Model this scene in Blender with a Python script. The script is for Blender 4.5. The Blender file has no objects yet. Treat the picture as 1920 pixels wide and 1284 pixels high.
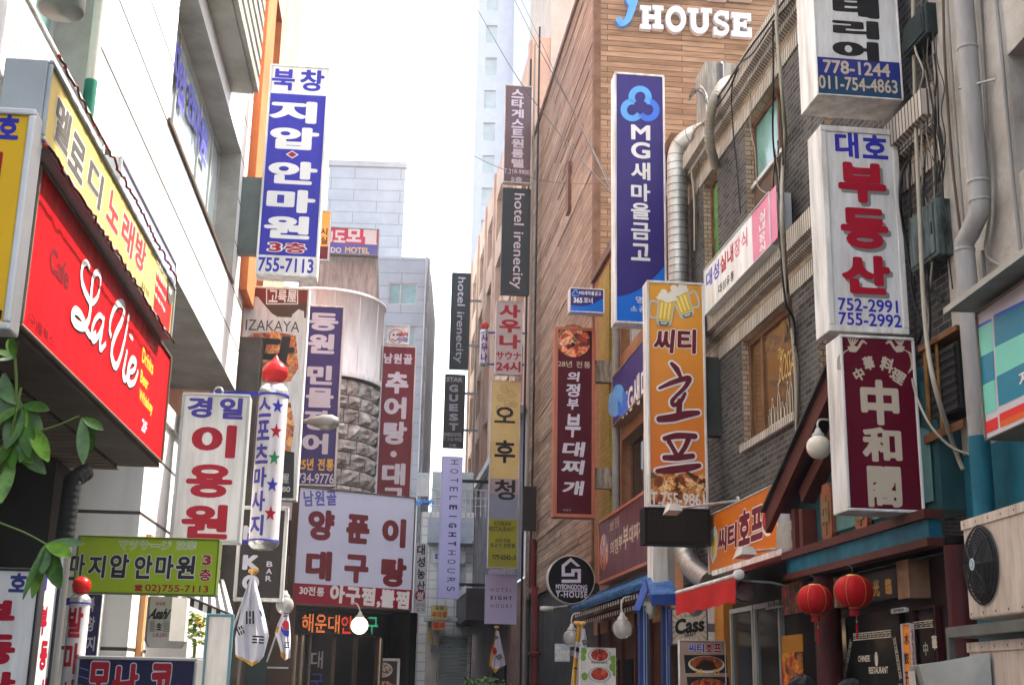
import bpy, math, random
import numpy as np
from mathutils import Vector, Matrix
from mathutils.geometry import tessellate_polygon
random.seed(7)
SC = bpy.context.scene
COL = SC.collection
# ------------------------------------------------------------------ camera
FPX, CX, CY = 2400.0, 960.0, 642.0
PITCH, ROLL = math.atan(648 / 2400.0), 0.020
CAM = Vector((0, 0, 1.6))
_f = Vector((0, math.cos(PITCH), math.sin(PITCH)))
_u0 = Vector((0, -math.sin(PITCH), math.cos(PITCH)))
_r0 = Vector((1, 0, 0))
_r = math.cos(ROLL) * _r0 + math.sin(ROLL) * _u0
_u = math.cos(ROLL) * _u0 - math.sin(ROLL) * _r0
cd = bpy.data.cameras.new('camera')
cam = bpy.data.objects.new('camera', cd)
COL.objects.link(cam)
cam.matrix_world = Matrix(((_r.x, _u.x, -_f.x, CAM.x), (_r.y, _u.y, -_f.y, CAM.y), (_r.z, _u.z, -_f.z, CAM.z), (0, 0, 0, 1)))
cd.sensor_width = 36.0
cd.lens = FPX / 1920 * 36.0
cd.clip_end = 2000
cd.clip_start = 0.05
SC.camera = cam
# ------------------------------------------------------------------ sky, sun, exposure
SUN_DIR = Vector((0.62, 0.40, 1.12)).normalized()
SUN_EL = math.asin(SUN_DIR.z)
SUN_AZ = math.atan2(SUN_DIR.x, SUN_DIR.y)
wd = bpy.data.worlds.new('World')
SC.world = wd
wd.use_nodes = True
nt = wd.node_tree
sky = nt.nodes.new('ShaderNodeTexSky')
sky.sky_type = 'NISHITA'
sky.sun_disc = False
sky.sun_elevation = SUN_EL
sky.sun_rotation = SUN_AZ
sky.air_density = 1.0
sky.dust_density = 4.0
sky.ozone_density = 0.4
hs = nt.nodes.new('ShaderNodeHueSaturation')
hs.inputs['Saturation'].default_value = 0.6
nt.links.new(sky.outputs[0], hs.inputs['Color'])
nt.links.new(hs.outputs[0], nt.nodes['Background'].inputs[0])
nt.nodes['Background'].inputs[1].default_value = 0.15
sl = bpy.data.lights.new('sun', 'SUN')
sl.energy = 3.0
sl.angle = math.radians(0.6)
sl.color = (1.0, 0.94, 0.85)
so = bpy.data.objects.new('sun', sl)
COL.objects.link(so)
so.rotation_euler = SUN_DIR.to_track_quat('Z', 'Y').to_euler()
so.location = (0, 0, 60)
SC.view_settings.view_transform = 'Standard'
SC.view_settings.look = 'None'
SC.view_settings.exposure = 2.4
SC.view_settings.gamma = 1.0
# ------------------------------------------------------------------ geometry of the photograph
def ray(x, y):
    return (_f * FPX + _r * (x - CX) - _u * (y - CY)).normalized()

class Frame:
    """a vertical plane: local x to the viewer's right, y into the wall, z up"""
    def __init__(s, o, yaw):
        s.o = Vector((o[0], o[1], 0)); s.yaw = yaw
        s.X = Vector((math.cos(yaw), math.sin(yaw), 0)); s.Y = Vector((-math.sin(yaw), math.cos(yaw), 0))
    def w(s, p):
        return s.o + s.X * p[0] + s.Y * p[1] + Vector((0, 0, p[2]))
    def px(s, x, y, off=0.0):
        d = ray(x, y)
        t = ((s.o - CAM).dot(s.Y) - off) / d.dot(s.Y)
        p = CAM + d * t
        return ((p - s.o).dot(s.X), p.z)
    def ppm(s, x, y, off=0.0):
        a = s.px(x, y, off); b = s.px(x + 4, y, off); c = s.px(x, y + 4, off)
        return 4 / math.hypot(b[0] - a[0], b[1] - a[1]), 4 / max(1e-6, abs(c[1] - a[1]))

def at_depth(x, y, Y, yaw):
    d = ray(x, y)
    t = Y / d.y
    p = CAM + d * t
    return Frame((p.x, p.y), yaw)

def line_frame(P, slope, side):
    # facade line X = P.x + slope*(Y-P.y); side L (wall on the left) or R
    n = math.hypot(slope, 1)
    dx, dy = slope / n, 1 / n
    return Frame(P, math.atan2(dy, dx) if side == 'L' else math.atan2(-dy, -dx))
SL, SR, SG = -0.0865, -0.11, -0.048
FL = line_frame((-2.55, 0), SL, 'L')
FR = line_frame((4.4, 0), SR, 'R')
FG = line_frame((4.4 + SR * 9.3 - 0.05, 9.3), SG, 'R')
YAW_L = math.atan(-SL)      # signs that stick out from the left facade
YAW_R = math.atan(-SR)
WORLD = Frame((0, 0), 0.0)
# ------------------------------------------------------------------ materials
def lin(h):
    if not isinstance(h, str):
        return tuple(h)
    c = [int(h[i:i + 2], 16) / 255 for i in (0, 2, 4)]
    return tuple(x / 12.92 if x <= 0.04045 else ((x + 0.055) / 1.055) ** 2.4 for x in c)
_mats = {}
def mat(name, col, rough=0.55, metal=0.0, grime=0.12, gscale=1.3, streak=0.0, emit=0.0, spec=0.14, bump=0.0, bscale=40, alpha=1.0, trans=0.0):
    if name in _mats:
        return _mats[name]
    m = bpy.data.materials.new(name); _mats[name] = m
    m.use_nodes = True
    N = m.node_tree.nodes; L = m.node_tree.links
    b = N['Principled BSDF']
    c = lin(col)
    b.inputs['Roughness'].default_value = rough
    b.inputs['Metallic'].default_value = metal
    b.inputs['Specular IOR Level'].default_value = spec
    b.inputs['Base Color'].default_value = (*c, 1)
    if trans:
        b.inputs['Transmission Weight'].default_value = trans
        b.inputs['IOR'].default_value = 1.2
    if alpha < 1:
        b.inputs['Alpha'].default_value = alpha
    if emit:
        b.inputs['Emission Color'].default_value = (*c, 1)
        b.inputs['Emission Strength'].default_value = emit
    if grime or bump:
        tc = N.new('ShaderNodeTexCoord'); mp = N.new('ShaderNodeMapping')
        mp.inputs['Scale'].default_value = (1, 1, 0.16 if streak else 1)
        L.new(tc.outputs['Object'], mp.inputs[0])
    if grime:
        n = N.new('ShaderNodeTexNoise'); n.inputs['Scale'].default_value = gscale * (6 if streak else 1)
        n.inputs['Detail'].default_value = 7; n.inputs['Roughness'].default_value = 0.65
        L.new(mp.outputs[0], n.inputs['Vector'])
        r = N.new('ShaderNodeMapRange')
        r.inputs['From Min'].default_value = 0.32; r.inputs['From Max'].default_value = 0.62
        r.inputs['To Min'].default_value = 0; r.inputs['To Max'].default_value = 1
        L.new(n.outputs[0], r.inputs[0])
        mx = N.new('ShaderNodeMix'); mx.data_type = 'RGBA'
        g_ = 1 - grime * 1.25
        mx.inputs[6].default_value = (c[0] * g_, c[1] * g_ * (1 - grime * .15), c[2] * g_ * (1 - grime * .3), 1); mx.inputs[7].default_value = (*[min(1, q * 1.03) for q in c], 1)
        L.new(r.outputs[0], mx.inputs[0])
        L.new(mx.outputs[2], b.inputs['Base Color'])
        rr = N.new('ShaderNodeMapRange')
        rr.inputs['To Min'].default_value = min(1, rough + 0.12); rr.inputs['To Max'].default_value = max(0.03, rough - 0.08)
        L.new(n.outputs[0], rr.inputs[0]); L.new(rr.outputs[0], b.inputs['Roughness'])
    if bump:
        n2 = N.new('ShaderNodeTexNoise'); n2.inputs['Scale'].default_value = bscale; n2.inputs['Detail'].default_value = 4
        L.new(tc.outputs['Object'], n2.inputs['Vector'])
        bp = N.new('ShaderNodeBump'); bp.inputs['Strength'].default_value = bump; bp.inputs['Distance'].default_value = 0.02
        L.new(n2.outputs[0], bp.inputs['Height']); L.new(bp.outputs[0], b.inputs['Normal'])
    return m

def _wallvec(N, L):
    tc = N.new('ShaderNodeTexCoord'); sp = N.new('ShaderNodeSeparateXYZ'); cb = N.new('ShaderNodeCombineXYZ'); ad = N.new('ShaderNodeMath')
    L.new(tc.outputs['Object'], sp.inputs[0])
    L.new(sp.outputs[0], ad.inputs[0]); L.new(sp.outputs[1], ad.inputs[1])
    L.new(ad.outputs[0], cb.inputs[0]); L.new(sp.outputs[2], cb.inputs[1])
    return cb.outputs[0], tc.outputs['Object'], sp

def brickmat(name, c1, c2, cm, bw, bh, mortar, rough=0.8, offset=0.5, grime=0.35, bump=0.6, gscale=0.9, sm=0.1, nstretch=None, bias=0.0):
    m = bpy.data.materials.new(name); m.use_nodes = True
    N = m.node_tree.nodes; L = m.node_tree.links
    b = N['Principled BSDF']; b.inputs['Roughness'].default_value = rough
    b.inputs['Specular IOR Level'].default_value = 0.1
    vec, obj, sp = _wallvec(N, L)
    t = N.new('ShaderNodeTexBrick')
    t.offset = offset
    t.inputs['Color1'].default_value = (*lin(c1), 1); t.inputs['Color2'].default_value = (*lin(c2), 1); t.inputs['Mortar'].default_value = (*lin(cm), 1)
    t.inputs['Scale'].default_value = 1.0; t.inputs['Mortar Size'].default_value = mortar; t.inputs['Mortar Smooth'].default_value = sm
    t.inputs['Brick Width'].default_value = bw; t.inputs['Row Height'].default_value = bh; t.inputs['Bias'].default_value = bias
    L.new(vec, t.inputs['Vector'])
    n = N.new('ShaderNodeTexNoise'); n.inputs['Scale'].default_value = gscale; n.inputs['Detail'].default_value = 8; n.inputs['Roughness'].default_value = 0.7
    if nstretch:
        mp = N.new('ShaderNodeMapping'); mp.inputs['Scale'].default_value = nstretch
        L.new(vec, mp.inputs[0]); L.new(mp.outputs[0], n.inputs['Vector'])
    else:
        L.new(obj, n.inputs['Vector'])
    r = N.new('ShaderNodeMapRange'); r.inputs['From Min'].default_value = 0.3; r.inputs['From Max'].default_value = 0.68
    r.inputs['To Min'].default_value = 1 - grime; r.inputs['To Max'].default_value = 1.12
    L.new(n.outputs[0], r.inputs[0])
    s = N.new('ShaderNodeVectorMath'); s.operation = 'SCALE'
    L.new(t.outputs['Color'], s.inputs[0]); L.new(r.outputs[0], s.inputs['Scale']); L.new(s.outputs[0], b.inputs['Base Color'])
    if bump:
        iv = N.new('ShaderNodeMath'); iv.operation = 'SUBTRACT'; iv.inputs[0].default_value = 1.0
        L.new(t.outputs['Fac'], iv.inputs[1])
        n3 = N.new('ShaderNodeTexNoise'); n3.inputs['Scale'].default_value = 60
        L.new(obj, n3.inputs['Vector'])
        a2 = N.new('ShaderNodeMath'); a2.operation = 'MULTIPLY_ADD'; a2.inputs[1].default_value = 0.25
        L.new(n3.outputs[0], a2.inputs[0]); L.new(iv.outputs[0], a2.inputs[2])
        bp = N.new('ShaderNodeBump'); bp.inputs['Strength'].default_value = bump; bp.inputs['Distance'].default_value = 0.012
        L.new(a2.outputs[0], bp.inputs['Height']); L.new(bp.outputs[0], b.inputs['Normal'])
    return m

def foodmat(name, cols, scale=14.0, rough=0.35):
    """printed photograph of food: mottled patches of the dish's colours"""
    m = bpy.data.materials.new(name); m.use_nodes = True
    N = m.node_tree.nodes; L = m.node_tree.links
    b = N['Principled BSDF']; b.inputs['Roughness'].default_value = rough
    tc = N.new('ShaderNodeTexCoord')
    n = N.new('ShaderNodeTexNoise'); n.inputs['Scale'].default_value = scale * 0.45; n.inputs['Detail'].default_value = 3
    L.new(tc.outputs['Object'], n.inputs['Vector'])
    ad = N.new('ShaderNodeVectorMath'); ad.operation = 'MULTIPLY_ADD'; ad.inputs[1].default_value = (0.25, 0.25, 0.25)
    L.new(n.outputs['Color'], ad.inputs[0]); L.new(tc.outputs['Object'], ad.inputs[2])
    v = N.new('ShaderNodeTexVoronoi'); v.inputs['Scale'].default_value = scale; v.feature = 'SMOOTH_F1'; v.inputs['Smoothness'].default_value = 0.35
    L.new(ad.outputs[0], v.inputs['Vector'])
    cr = N.new('ShaderNodeValToRGB'); e = cr.color_ramp.elements
    sp = N.new('ShaderNodeSeparateColor'); L.new(v.outputs['Color'], sp.inputs[0]); L.new(sp.outputs[0], cr.inputs[0])
    while len(e) < len(cols): e.new(0.5)
    for i, c in enumerate(cols):
        e[i].position = 0.12 + 0.76 * i / (len(cols) - 1); e[i].color = (*lin(c), 1)
    n2 = N.new('ShaderNodeTexNoise'); n2.inputs['Scale'].default_value = scale * 3; n2.inputs['Detail'].default_value = 6
    L.new(tc.outputs['Object'], n2.inputs['Vector'])
    r = N.new('ShaderNodeMapRange'); r.inputs['From Min'].default_value = 0.3; r.inputs['From Max'].default_value = 0.7; r.inputs['To Min'].default_value = 0.45; r.inputs['To Max'].default_value = 1.4
    L.new(n2.outputs[0], r.inputs[0])
    s = N.new('ShaderNodeVectorMath'); s.operation = 'SCALE'; L.new(cr.outputs[0], s.inputs[0]); L.new(r.outputs[0], s.inputs['Scale'])
    L.new(s.outputs[0], b.inputs['Base Color'])
    return m
# ------------------------------------------------------------------ mesh builder
def _inside(p, l):
    r = False; n = len(l); j = n - 1
    for i in range(n):
        (xi, yi), (xj, yj) = l[i], l[j]
        if (yi > p[1]) != (yj > p[1]) and p[0] < (xj - xi) * (p[1] - yi) / (yj - yi) + xi: r = not r
        j = i
    return r
def _nest(loops):
    """groups of one outer loop and its holes"""
    if len(loops) == 1: return [loops]
    ar = [abs(sum(l[i - 1][0] * l[i][1] - l[i][0] * l[i - 1][1] for i in range(len(l)))) for l in loops]
    inn = [[j for j in range(len(loops)) if j != i and ar[j] > ar[i] and _inside(loops[i][0], loops[j])] for i in range(len(loops))]
    out = {i: [loops[i]] for i in range(len(loops)) if len(inn[i]) % 2 == 0}
    for i in range(len(loops)):
        if len(inn[i]) % 2: out[min((j for j in inn[i] if j in out), key=lambda j: ar[j])].append(loops[i])
    return list(out.values())
class MB:
    def __init__(s):
        s.v = []; s.f = []; s.m = []; s.mats = []; s.cur = 0; s.smooth = set()
    def use(s, m):
        if m not in s.mats: s.mats.append(m)
        s.cur = s.mats.index(m); return s
    def add(s, vs, fs, smooth=False):
        b = len(s.v)
        s.v += [tuple(p) for p in vs]
        for f in fs:
            if smooth: s.smooth.add(len(s.f))
            s.f.append(tuple(b + i for i in f)); s.m.append(s.cur)
        return s
    def quad(s, a, b, c, d):
        return s.add([a, b, c, d], [(0, 1, 2, 3)])
    def box(s, x0, x1, y0, y1, z0, z1):
        if x0 > x1: x0, x1 = x1, x0
        if y0 > y1: y0, y1 = y1, y0
        if z0 > z1: z0, z1 = z1, z0
        return s.add([(x0, y0, z0), (x1, y0, z0), (x1, y1, z0), (x0, y1, z0), (x0, y0, z1), (x1, y0, z1), (x1, y1, z1), (x0, y1, z1)],
                     [(0, 1, 5, 4), (1, 2, 6, 5), (2, 3, 7, 6), (3, 0, 4, 7), (4, 5, 6, 7), (3, 2, 1, 0)])
    def bar(s, a, b, w, h=None):
        """square bar from a to b"""
        h = h or w
        a = Vector(a); b = Vector(b); d = (b - a).normalized()
        up = Vector((0, 0, 1)) if abs(d.z) < 0.9 else Vector((1, 0, 0))
        p = d.cross(up).normalized() * (w / 2); q = p.cross(d).normalized() * (h / 2)
        vs = []
        for c in (a, b):
            vs += [c - p - q, c + p - q, c + p + q, c - p + q]
        return s.add(vs, [(0, 1, 5, 4), (1, 2, 6, 5), (2, 3, 7, 6), (3, 0, 4, 7), (3, 2, 1, 0), (4, 5, 6, 7)])
    def tube(s, pts, r, n=8, cap=True):
        pts = [Vector(p) for p in pts]
        k = len(pts)
        rs = r if isinstance(r, (list, tuple)) else [r] * k
        vs = []; fs = []
        d0 = (pts[1] - pts[0]).normalized()
        nrm = d0.orthogonal().normalized()
        for i, p in enumerate(pts):
            if i == 0: d = d0
            elif i == k - 1: d = (pts[i] - pts[i - 1]).normalized()
            else: d = ((pts[i + 1] - p).normalized() + (p - pts[i - 1]).normalized()).normalized()
            nrm = (nrm - d * nrm.dot(d)).normalized()
            bi = d.cross(nrm)
            for j in range(n):
                a = 2 * math.pi * j / n
                vs.append(p + (nrm * math.cos(a) + bi * math.sin(a)) * rs[i])
        for i in range(k - 1):
            for j in range(n):
                fs.append((i * n + j, i * n + (j + 1) % n, (i + 1) * n + (j + 1) % n, (i + 1) * n + j))
        s.add(vs, fs, True)
        if cap:
            s.add(vs[:n], [tuple(range(n))[::-1]]); s.add(vs[-n:], [tuple(range(n))])
        return s
    def lathe(s, c, prof, n=24, axis='z'):
        vs = []; fs = []
        for (r, h) in prof:
            for j in range(n):
                a = 2 * math.pi * j / n
                if axis == 'z': vs.append((c[0] + r * math.cos(a), c[1] + r * math.sin(a), c[2] + h))
                elif axis == 'y': vs.append((c[0] + r * math.cos(a), c[1] + h, c[2] + r * math.sin(a)))
                else: vs.append((c[0] + h, c[1] + r * math.cos(a), c[2] + r * math.sin(a)))
        for i in range(len(prof) - 1):
            for j in range(n):
                q = (i * n + j, i * n + (j + 1) % n, (i + 1) * n + (j + 1) % n, (i + 1) * n + j)
                fs.append(q if axis != 'y' else q[::-1])
        return s.add(vs, fs, True)
    def sphere(s, c, r, n=20, sz=1.0):
        return s.lathe(c, [(max(1e-4, r * math.sin(math.pi * i / 12)), -r * sz * math.cos(math.pi * i / 12)) for i in range(13)], n)
    def poly(s, loops, y0, y1=None):
        """flat shape in the x-z plane facing -y; loops: outer and hole loops; y1 gives it thickness"""
        loops = [l for l in loops if len(l) > 2]
        if not loops: return s
        for grp in _nest(loops):
            flat = [p for l in grp for p in l]
            tris = tessellate_polygon([[Vector((p[0], p[1], 0)) for p in l] for l in grp])
            fs = []
            for a, b, c in tris:
                A, B, Cc = flat[a], flat[b], flat[c]
                ar = (B[0] - A[0]) * (Cc[1] - A[1]) - (B[1] - A[1]) * (Cc[0] - A[0])
                if abs(ar) < 1e-12: continue
                fs.append((a, b, c) if ar > 0 else (c, b, a))
            s.add([(p[0], y0, p[1]) for p in flat], fs)
        if y1 is not None:
            for l in loops:
                k = len(l)
                vs = [(p[0], y0, p[1]) for p in l] + [(p[0], y1, p[1]) for p in l]
                s.add(vs, [(i, (i + 1) % k, k + (i + 1) % k, k + i) for i in range(k)])
        return s
    def disc(s, cx, cz, r, y0, y1=None, rz=None, n=32, a0=0, a1=2 * math.pi):
        rz = rz or r
        return s.poly([[(cx + r * math.cos(a0 + (a1 - a0) * i / n), cz + rz * math.sin(a0 + (a1 - a0) * i / n)) for i in range(n + (0 if a1 - a0 > 6.28 else 1))]], y0, y1)
    def ribbon(s, pts, w, y0, y1=None, ws=None):
        """brush stroke of varying width drawn in the x-z plane; pieces step 0.2 mm apart so that none are coplanar"""
        k = len(pts); Lft = []; Rgt = []
        for i, p in enumerate(pts):
            a = pts[max(0, i - 1)]; b = pts[min(k - 1, i + 1)]
            d = Vector((b[0] - a[0], b[1] - a[1])); d.normalize()
            hw = (ws[i] if ws else w) / 2
            Lft.append((p[0] - d.y * hw, p[1] + d.x * hw)); Rgt.append((p[0] + d.y * hw, p[1] - d.x * hw))
        for i in range(k - 1):
            yy = y0 - 0.0002 * (i % 7)
            s.add([(Rgt[i][0], yy, Rgt[i][1]), (Rgt[i + 1][0], yy, Rgt[i + 1][1]), (Lft[i + 1][0], yy, Lft[i + 1][1]), (Lft[i][0], yy, Lft[i][1])], [(0, 1, 2, 3)])
        return s

def make(name, mb, piv=(0, 0, 0), parent=None, bevel=0.0):
    me = bpy.data.meshes.new(name)
    me.from_pydata([(a - piv[0], b - piv[1], c - piv[2]) for a, b, c in mb.v], [], mb.f)
    for m in mb.mats: me.materials.append(m)
    me.polygons.foreach_set('material_index', mb.m)
    if mb.smooth:
        me.polygons.foreach_set('use_smooth', [i in mb.smooth for i in range(len(mb.f))])
    me.update()
    o = bpy.data.objects.new(name, me)
    COL.objects.link(o)
    if parent: o.parent = parent
    if bevel:
        b = o.modifiers.new('bevel', 'BEVEL'); b.width = bevel; b.segments = 2; b.limit_method = 'ANGLE'
    return o

class Thing:
    """an Empty at the thing's base that parents its parts"""
    def __init__(s, name, label, cat, fr=WORLD, piv=(0, 0, 0), group=None, kind=None):
        o = bpy.data.objects.new(name, None); COL.objects.link(o)
        o.empty_display_size = 0.2
        o.location = fr.w(piv); o.rotation_euler = (0, 0, fr.yaw)
        o['label'] = label; o['category'] = cat
        if group: o['group'] = group
        if kind: o['kind'] = kind
        s.o = o; s.fr = fr; s.piv = piv
    def add(s, name, mb, parent=None, bevel=0.0, label=None):
        o = make(name, mb, s.piv, parent or s.o, bevel)
        if label: o['label'] = label
        return o

def solo(name, label, cat, mb, fr=WORLD, piv=(0, 0, 0), group=None, kind=None, bevel=0.0):
    o = make(name, mb, piv, None, bevel)
    o.location = fr.w(piv); o.rotation_euler = (0, 0, fr.yaw)
    if label: o['label'] = label
    if cat: o['category'] = cat
    if group: o['group'] = group
    if kind: o['kind'] = kind
    return o
# ------------------------------------------------------------------ lettering: outlines of the built-in font, thickened through a distance field
_seg = {}; _adv = {}; _glyph = {}
def _mesh_of(body):
    c = bpy.data.curves.new('t', 'FONT'); c.body = body; c.size = 1.0; c.resolution_u = 4
    o = bpy.data.objects.new('t', c)
    me = o.to_mesh()
    vs = np.array([tuple(v.co)[:2] for v in me.vertices], dtype=np.float64).reshape(-1, 2)
    fs = [tuple(p.vertices) for p in me.polygons]
    o.to_mesh_clear()
    bpy.data.objects.remove(o); bpy.data.curves.remove(c)
    return vs, fs
def _segs(ch):
    if ch not in _seg:
        vs, fs = _mesh_of(ch)
        if len(vs):
            key = {}; ix = []
            for p in vs:
                k = (round(p[0], 5), round(p[1], 5)); ix.append(key.setdefault(k, len(key)))
            P = np.array(list(key.keys()))
            cnt = {}
            for f in fs:
                g = [ix[i] for i in f]
                for i in range(len(g)):
                    a, b = g[i], g[(i + 1) % len(g)]
                    if a != b: cnt[(min(a, b), max(a, b))] = cnt.get((min(a, b), max(a, b)), 0) + 1
            E = [e for e, n in cnt.items() if n == 1]
            _seg[ch] = np.array([[*P[a], *P[b]] for a, b in E]) if E else np.zeros((0, 4))
        else:
            _seg[ch] = np.zeros((0, 4))
    return _seg[ch]
def _advance(ch):
    if ch not in _adv:
        if ord(ch) > 0x2e00: _adv[ch] = 1.0
        elif ch == ' ': _adv[ch] = 0.32
        else:
            a, _ = _mesh_of('H' + ch + 'H'); b, _ = _mesh_of('HH')
            _adv[ch] = float(np.ptp(a[:, 0]) - np.ptp(b[:, 0]))
    return _adv[ch]
def glyph(ch, w=0.0, ax=1.0):
    """closed loops of one character, made bolder by w em (ax: how much of that goes sideways)"""
    k = (ch, round(w, 4), ax)
    if k in _glyph: return _glyph[k]
    S = _segs(ch).copy()
    if not len(S):
        _glyph[k] = []; return []
    S[:, 0::2] /= ax
    R = 72
    x0, x1 = S[:, 0::2].min() - w - 0.04, S[:, 0::2].max() + w + 0.04
    y0, y1 = S[:, 1::2].min() - w - 0.04, S[:, 1::2].max() + w + 0.04
    nx, ny = max(6, int((x1 - x0) * R)), max(6, int((y1 - y0) * R))
    gx = np.linspace(x0, x1, nx); gy = np.linspace(y0, y1, ny)
    GX, GY = np.meshgrid(gx, gy)
    px = GX.ravel()[:, None].astype(np.float32); py = GY.ravel()[:, None].astype(np.float32)
    A = S.astype(np.float32)
    ax_, ay, bx, by = A[:, 0], A[:, 1], A[:, 2], A[:, 3]
    dx, dy = bx - ax_, by - ay
    t = np.clip(((px - ax_) * dx + (py - ay) * dy) / (dx * dx + dy * dy + 1e-12), 0, 1)
    D = np.sqrt(((px - ax_ - t * dx) ** 2 + (py - ay - t * dy) ** 2).min(axis=1))
    cr = ((ay > py) != (by > py)) & (px < (bx - ax_) * (py - ay) / (by - ay + 1e-12) + ax_)
    ins = cr.sum(axis=1) % 2 == 1
    F = (np.where(ins, -D, D) - w).reshape(ny, nx)
    F[np.abs(F) < 1e-6] = 1e-6
    # marching squares
    nxt = {}
    def P(i0, j0, i1, j1):
        a, b = F[i0, j0], F[i1, j1]; t = a / (a - b)
        return (gx[j0] + (gx[j1] - gx[j0]) * t, gy[i0] + (gy[i1] - gy[i0]) * t)
    sg = F < 0
    c = sg[:-1, :-1].astype(int) + sg[:-1, 1:] * 2 + sg[1:, 1:] * 4 + sg[1:, :-1] * 8
    T = {1: [(3, 0)], 2: [(0, 1)], 3: [(3, 1)], 4: [(1, 2)], 5: [(3, 2), (1, 0)], 6: [(0, 2)], 7: [(3, 2)], 8: [(2, 3)], 9: [(2, 0)], 10: [(0, 3), (2, 1)], 11: [(2, 1)], 12: [(1, 3)], 13: [(1, 0)], 14: [(0, 3)]}
    def ek(i, j, e):
        return [('h', i, j), ('v', i, j + 1), ('h', i + 1, j), ('v', i, j)][e]
    for i, j in zip(*np.nonzero((c > 0) & (c < 15))):
        for a, b in T[int(c[i, j])]:
            nxt[ek(i, j, a)] = ek(i, j, b)
    def pt(e):
        _, i, j = e
        return P(i, j, i, j + 1) if e[0] == 'h' else P(i, j, i + 1, j)
    loops = []; todo = set(nxt)
    while todo:
        s0 = todo.pop(); l = [s0]; e = nxt[s0]
        while e != s0 and e in todo:
            todo.discard(e); l.append(e); e = nxt[e]
        if len(l) < 6: continue
        pts = [pt(e) for e in l]
        # drop nearly collinear points
        ch_ = True
        tol = 0.0045
        keep = _dp(pts, tol)
        if len(keep) >= 3: loops.append([(p[0] * ax, p[1]) for p in keep])
    _glyph[k] = loops
    return loops
def _dp(pts, tol):
    n = len(pts); A = np.array(pts)
    i0 = 0; i1 = int(((A - A[0]) ** 2).sum(1).argmax())
    keep = {i0, i1}; st = [(i0, i1), (i1, n)]
    B = np.vstack([A, A[:1]])
    while st:
        a, b = st.pop()
        if b - a < 2: continue
        p, q = B[a], B[b]; d = q - p; L = math.hypot(*d) + 1e-12
        r = B[a + 1:b] - p
        ds = np.abs(r[:, 0] * d[1] - r[:, 1] * d[0]) / L
        m = int(ds.argmax())
        if ds[m] > tol:
            k = a + 1 + m; keep.add(k % n); st += [(a, k), (k, b)]
    return [pts[i] for i in sorted(keep)]
def layout(s, w=0.0, track=0.0, ax=1.0):
    """list of loops-groups of a line of text, and its ink box without the thickening"""
    x = 0.0; out = []
    for ch in s:
        g = glyph(ch, w, ax)
        if g: out.append([[(p[0] + x, p[1]) for p in l] for l in g])
        x += _advance(ch) + track
    base = []
    x = 0.0
    for ch in s:
        S = _segs(ch)
        if len(S): base += [(S[:, 0::2].min() + x, S[:, 1::2].min()), (S[:, 0::2].max() + x, S[:, 1::2].max())]
        x += _advance(ch) + track
    b = (min(p[0] for p in base), min(p[1] for p in base), max(p[0] for p in base), max(p[1] for p in base))
    return out, b
def write(mb, s, box, w=0.02, y=0.0, y1=None, track=0.0, shear=0.0, rot=0, extra=0.0, ang=0.0, warp=None, ax=1.0):
    """lettering filling box (x0,z0,x1,z1) at depth y. w: weight in em; extra: further thickening for an outline behind it; rot=90 turns the line clockwise"""
    gl, b = layout(s, w + extra, track, ax)
    bx0, by0, bx1, by1 = b[0] - w, b[1] - w, b[2] + w, b[3] + w
    x0, z0, x1, z1 = box
    cx, cz = (x0 + x1) / 2, (z0 + z1) / 2
    ca, sa = math.cos(ang), math.sin(ang)
    for i, g in enumerate(gl):
        L = []
        for l in g:
            q = []
            for px, py in l:
                a = (px - bx0) / (bx1 - bx0); c = (py - by0) / (by1 - by0)
                if warp: a, c = warp(a, c)
                a += shear * (c - 0.5)
                if rot == 90: X, Z = x0 + (x1 - x0) * c, z1 - (z1 - z0) * a
                else: X, Z = x0 + (x1 - x0) * a, z0 + (z1 - z0) * c
                if ang: X, Z = cx + (X - cx) * ca - (Z - cz) * sa, cz + (X - cx) * sa + (Z - cz) * ca
                q.append((X, Z))
            L.append(q)
        mb.poly(L, y - 0.0003 * (i % 3), y1)
    return mb
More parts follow.
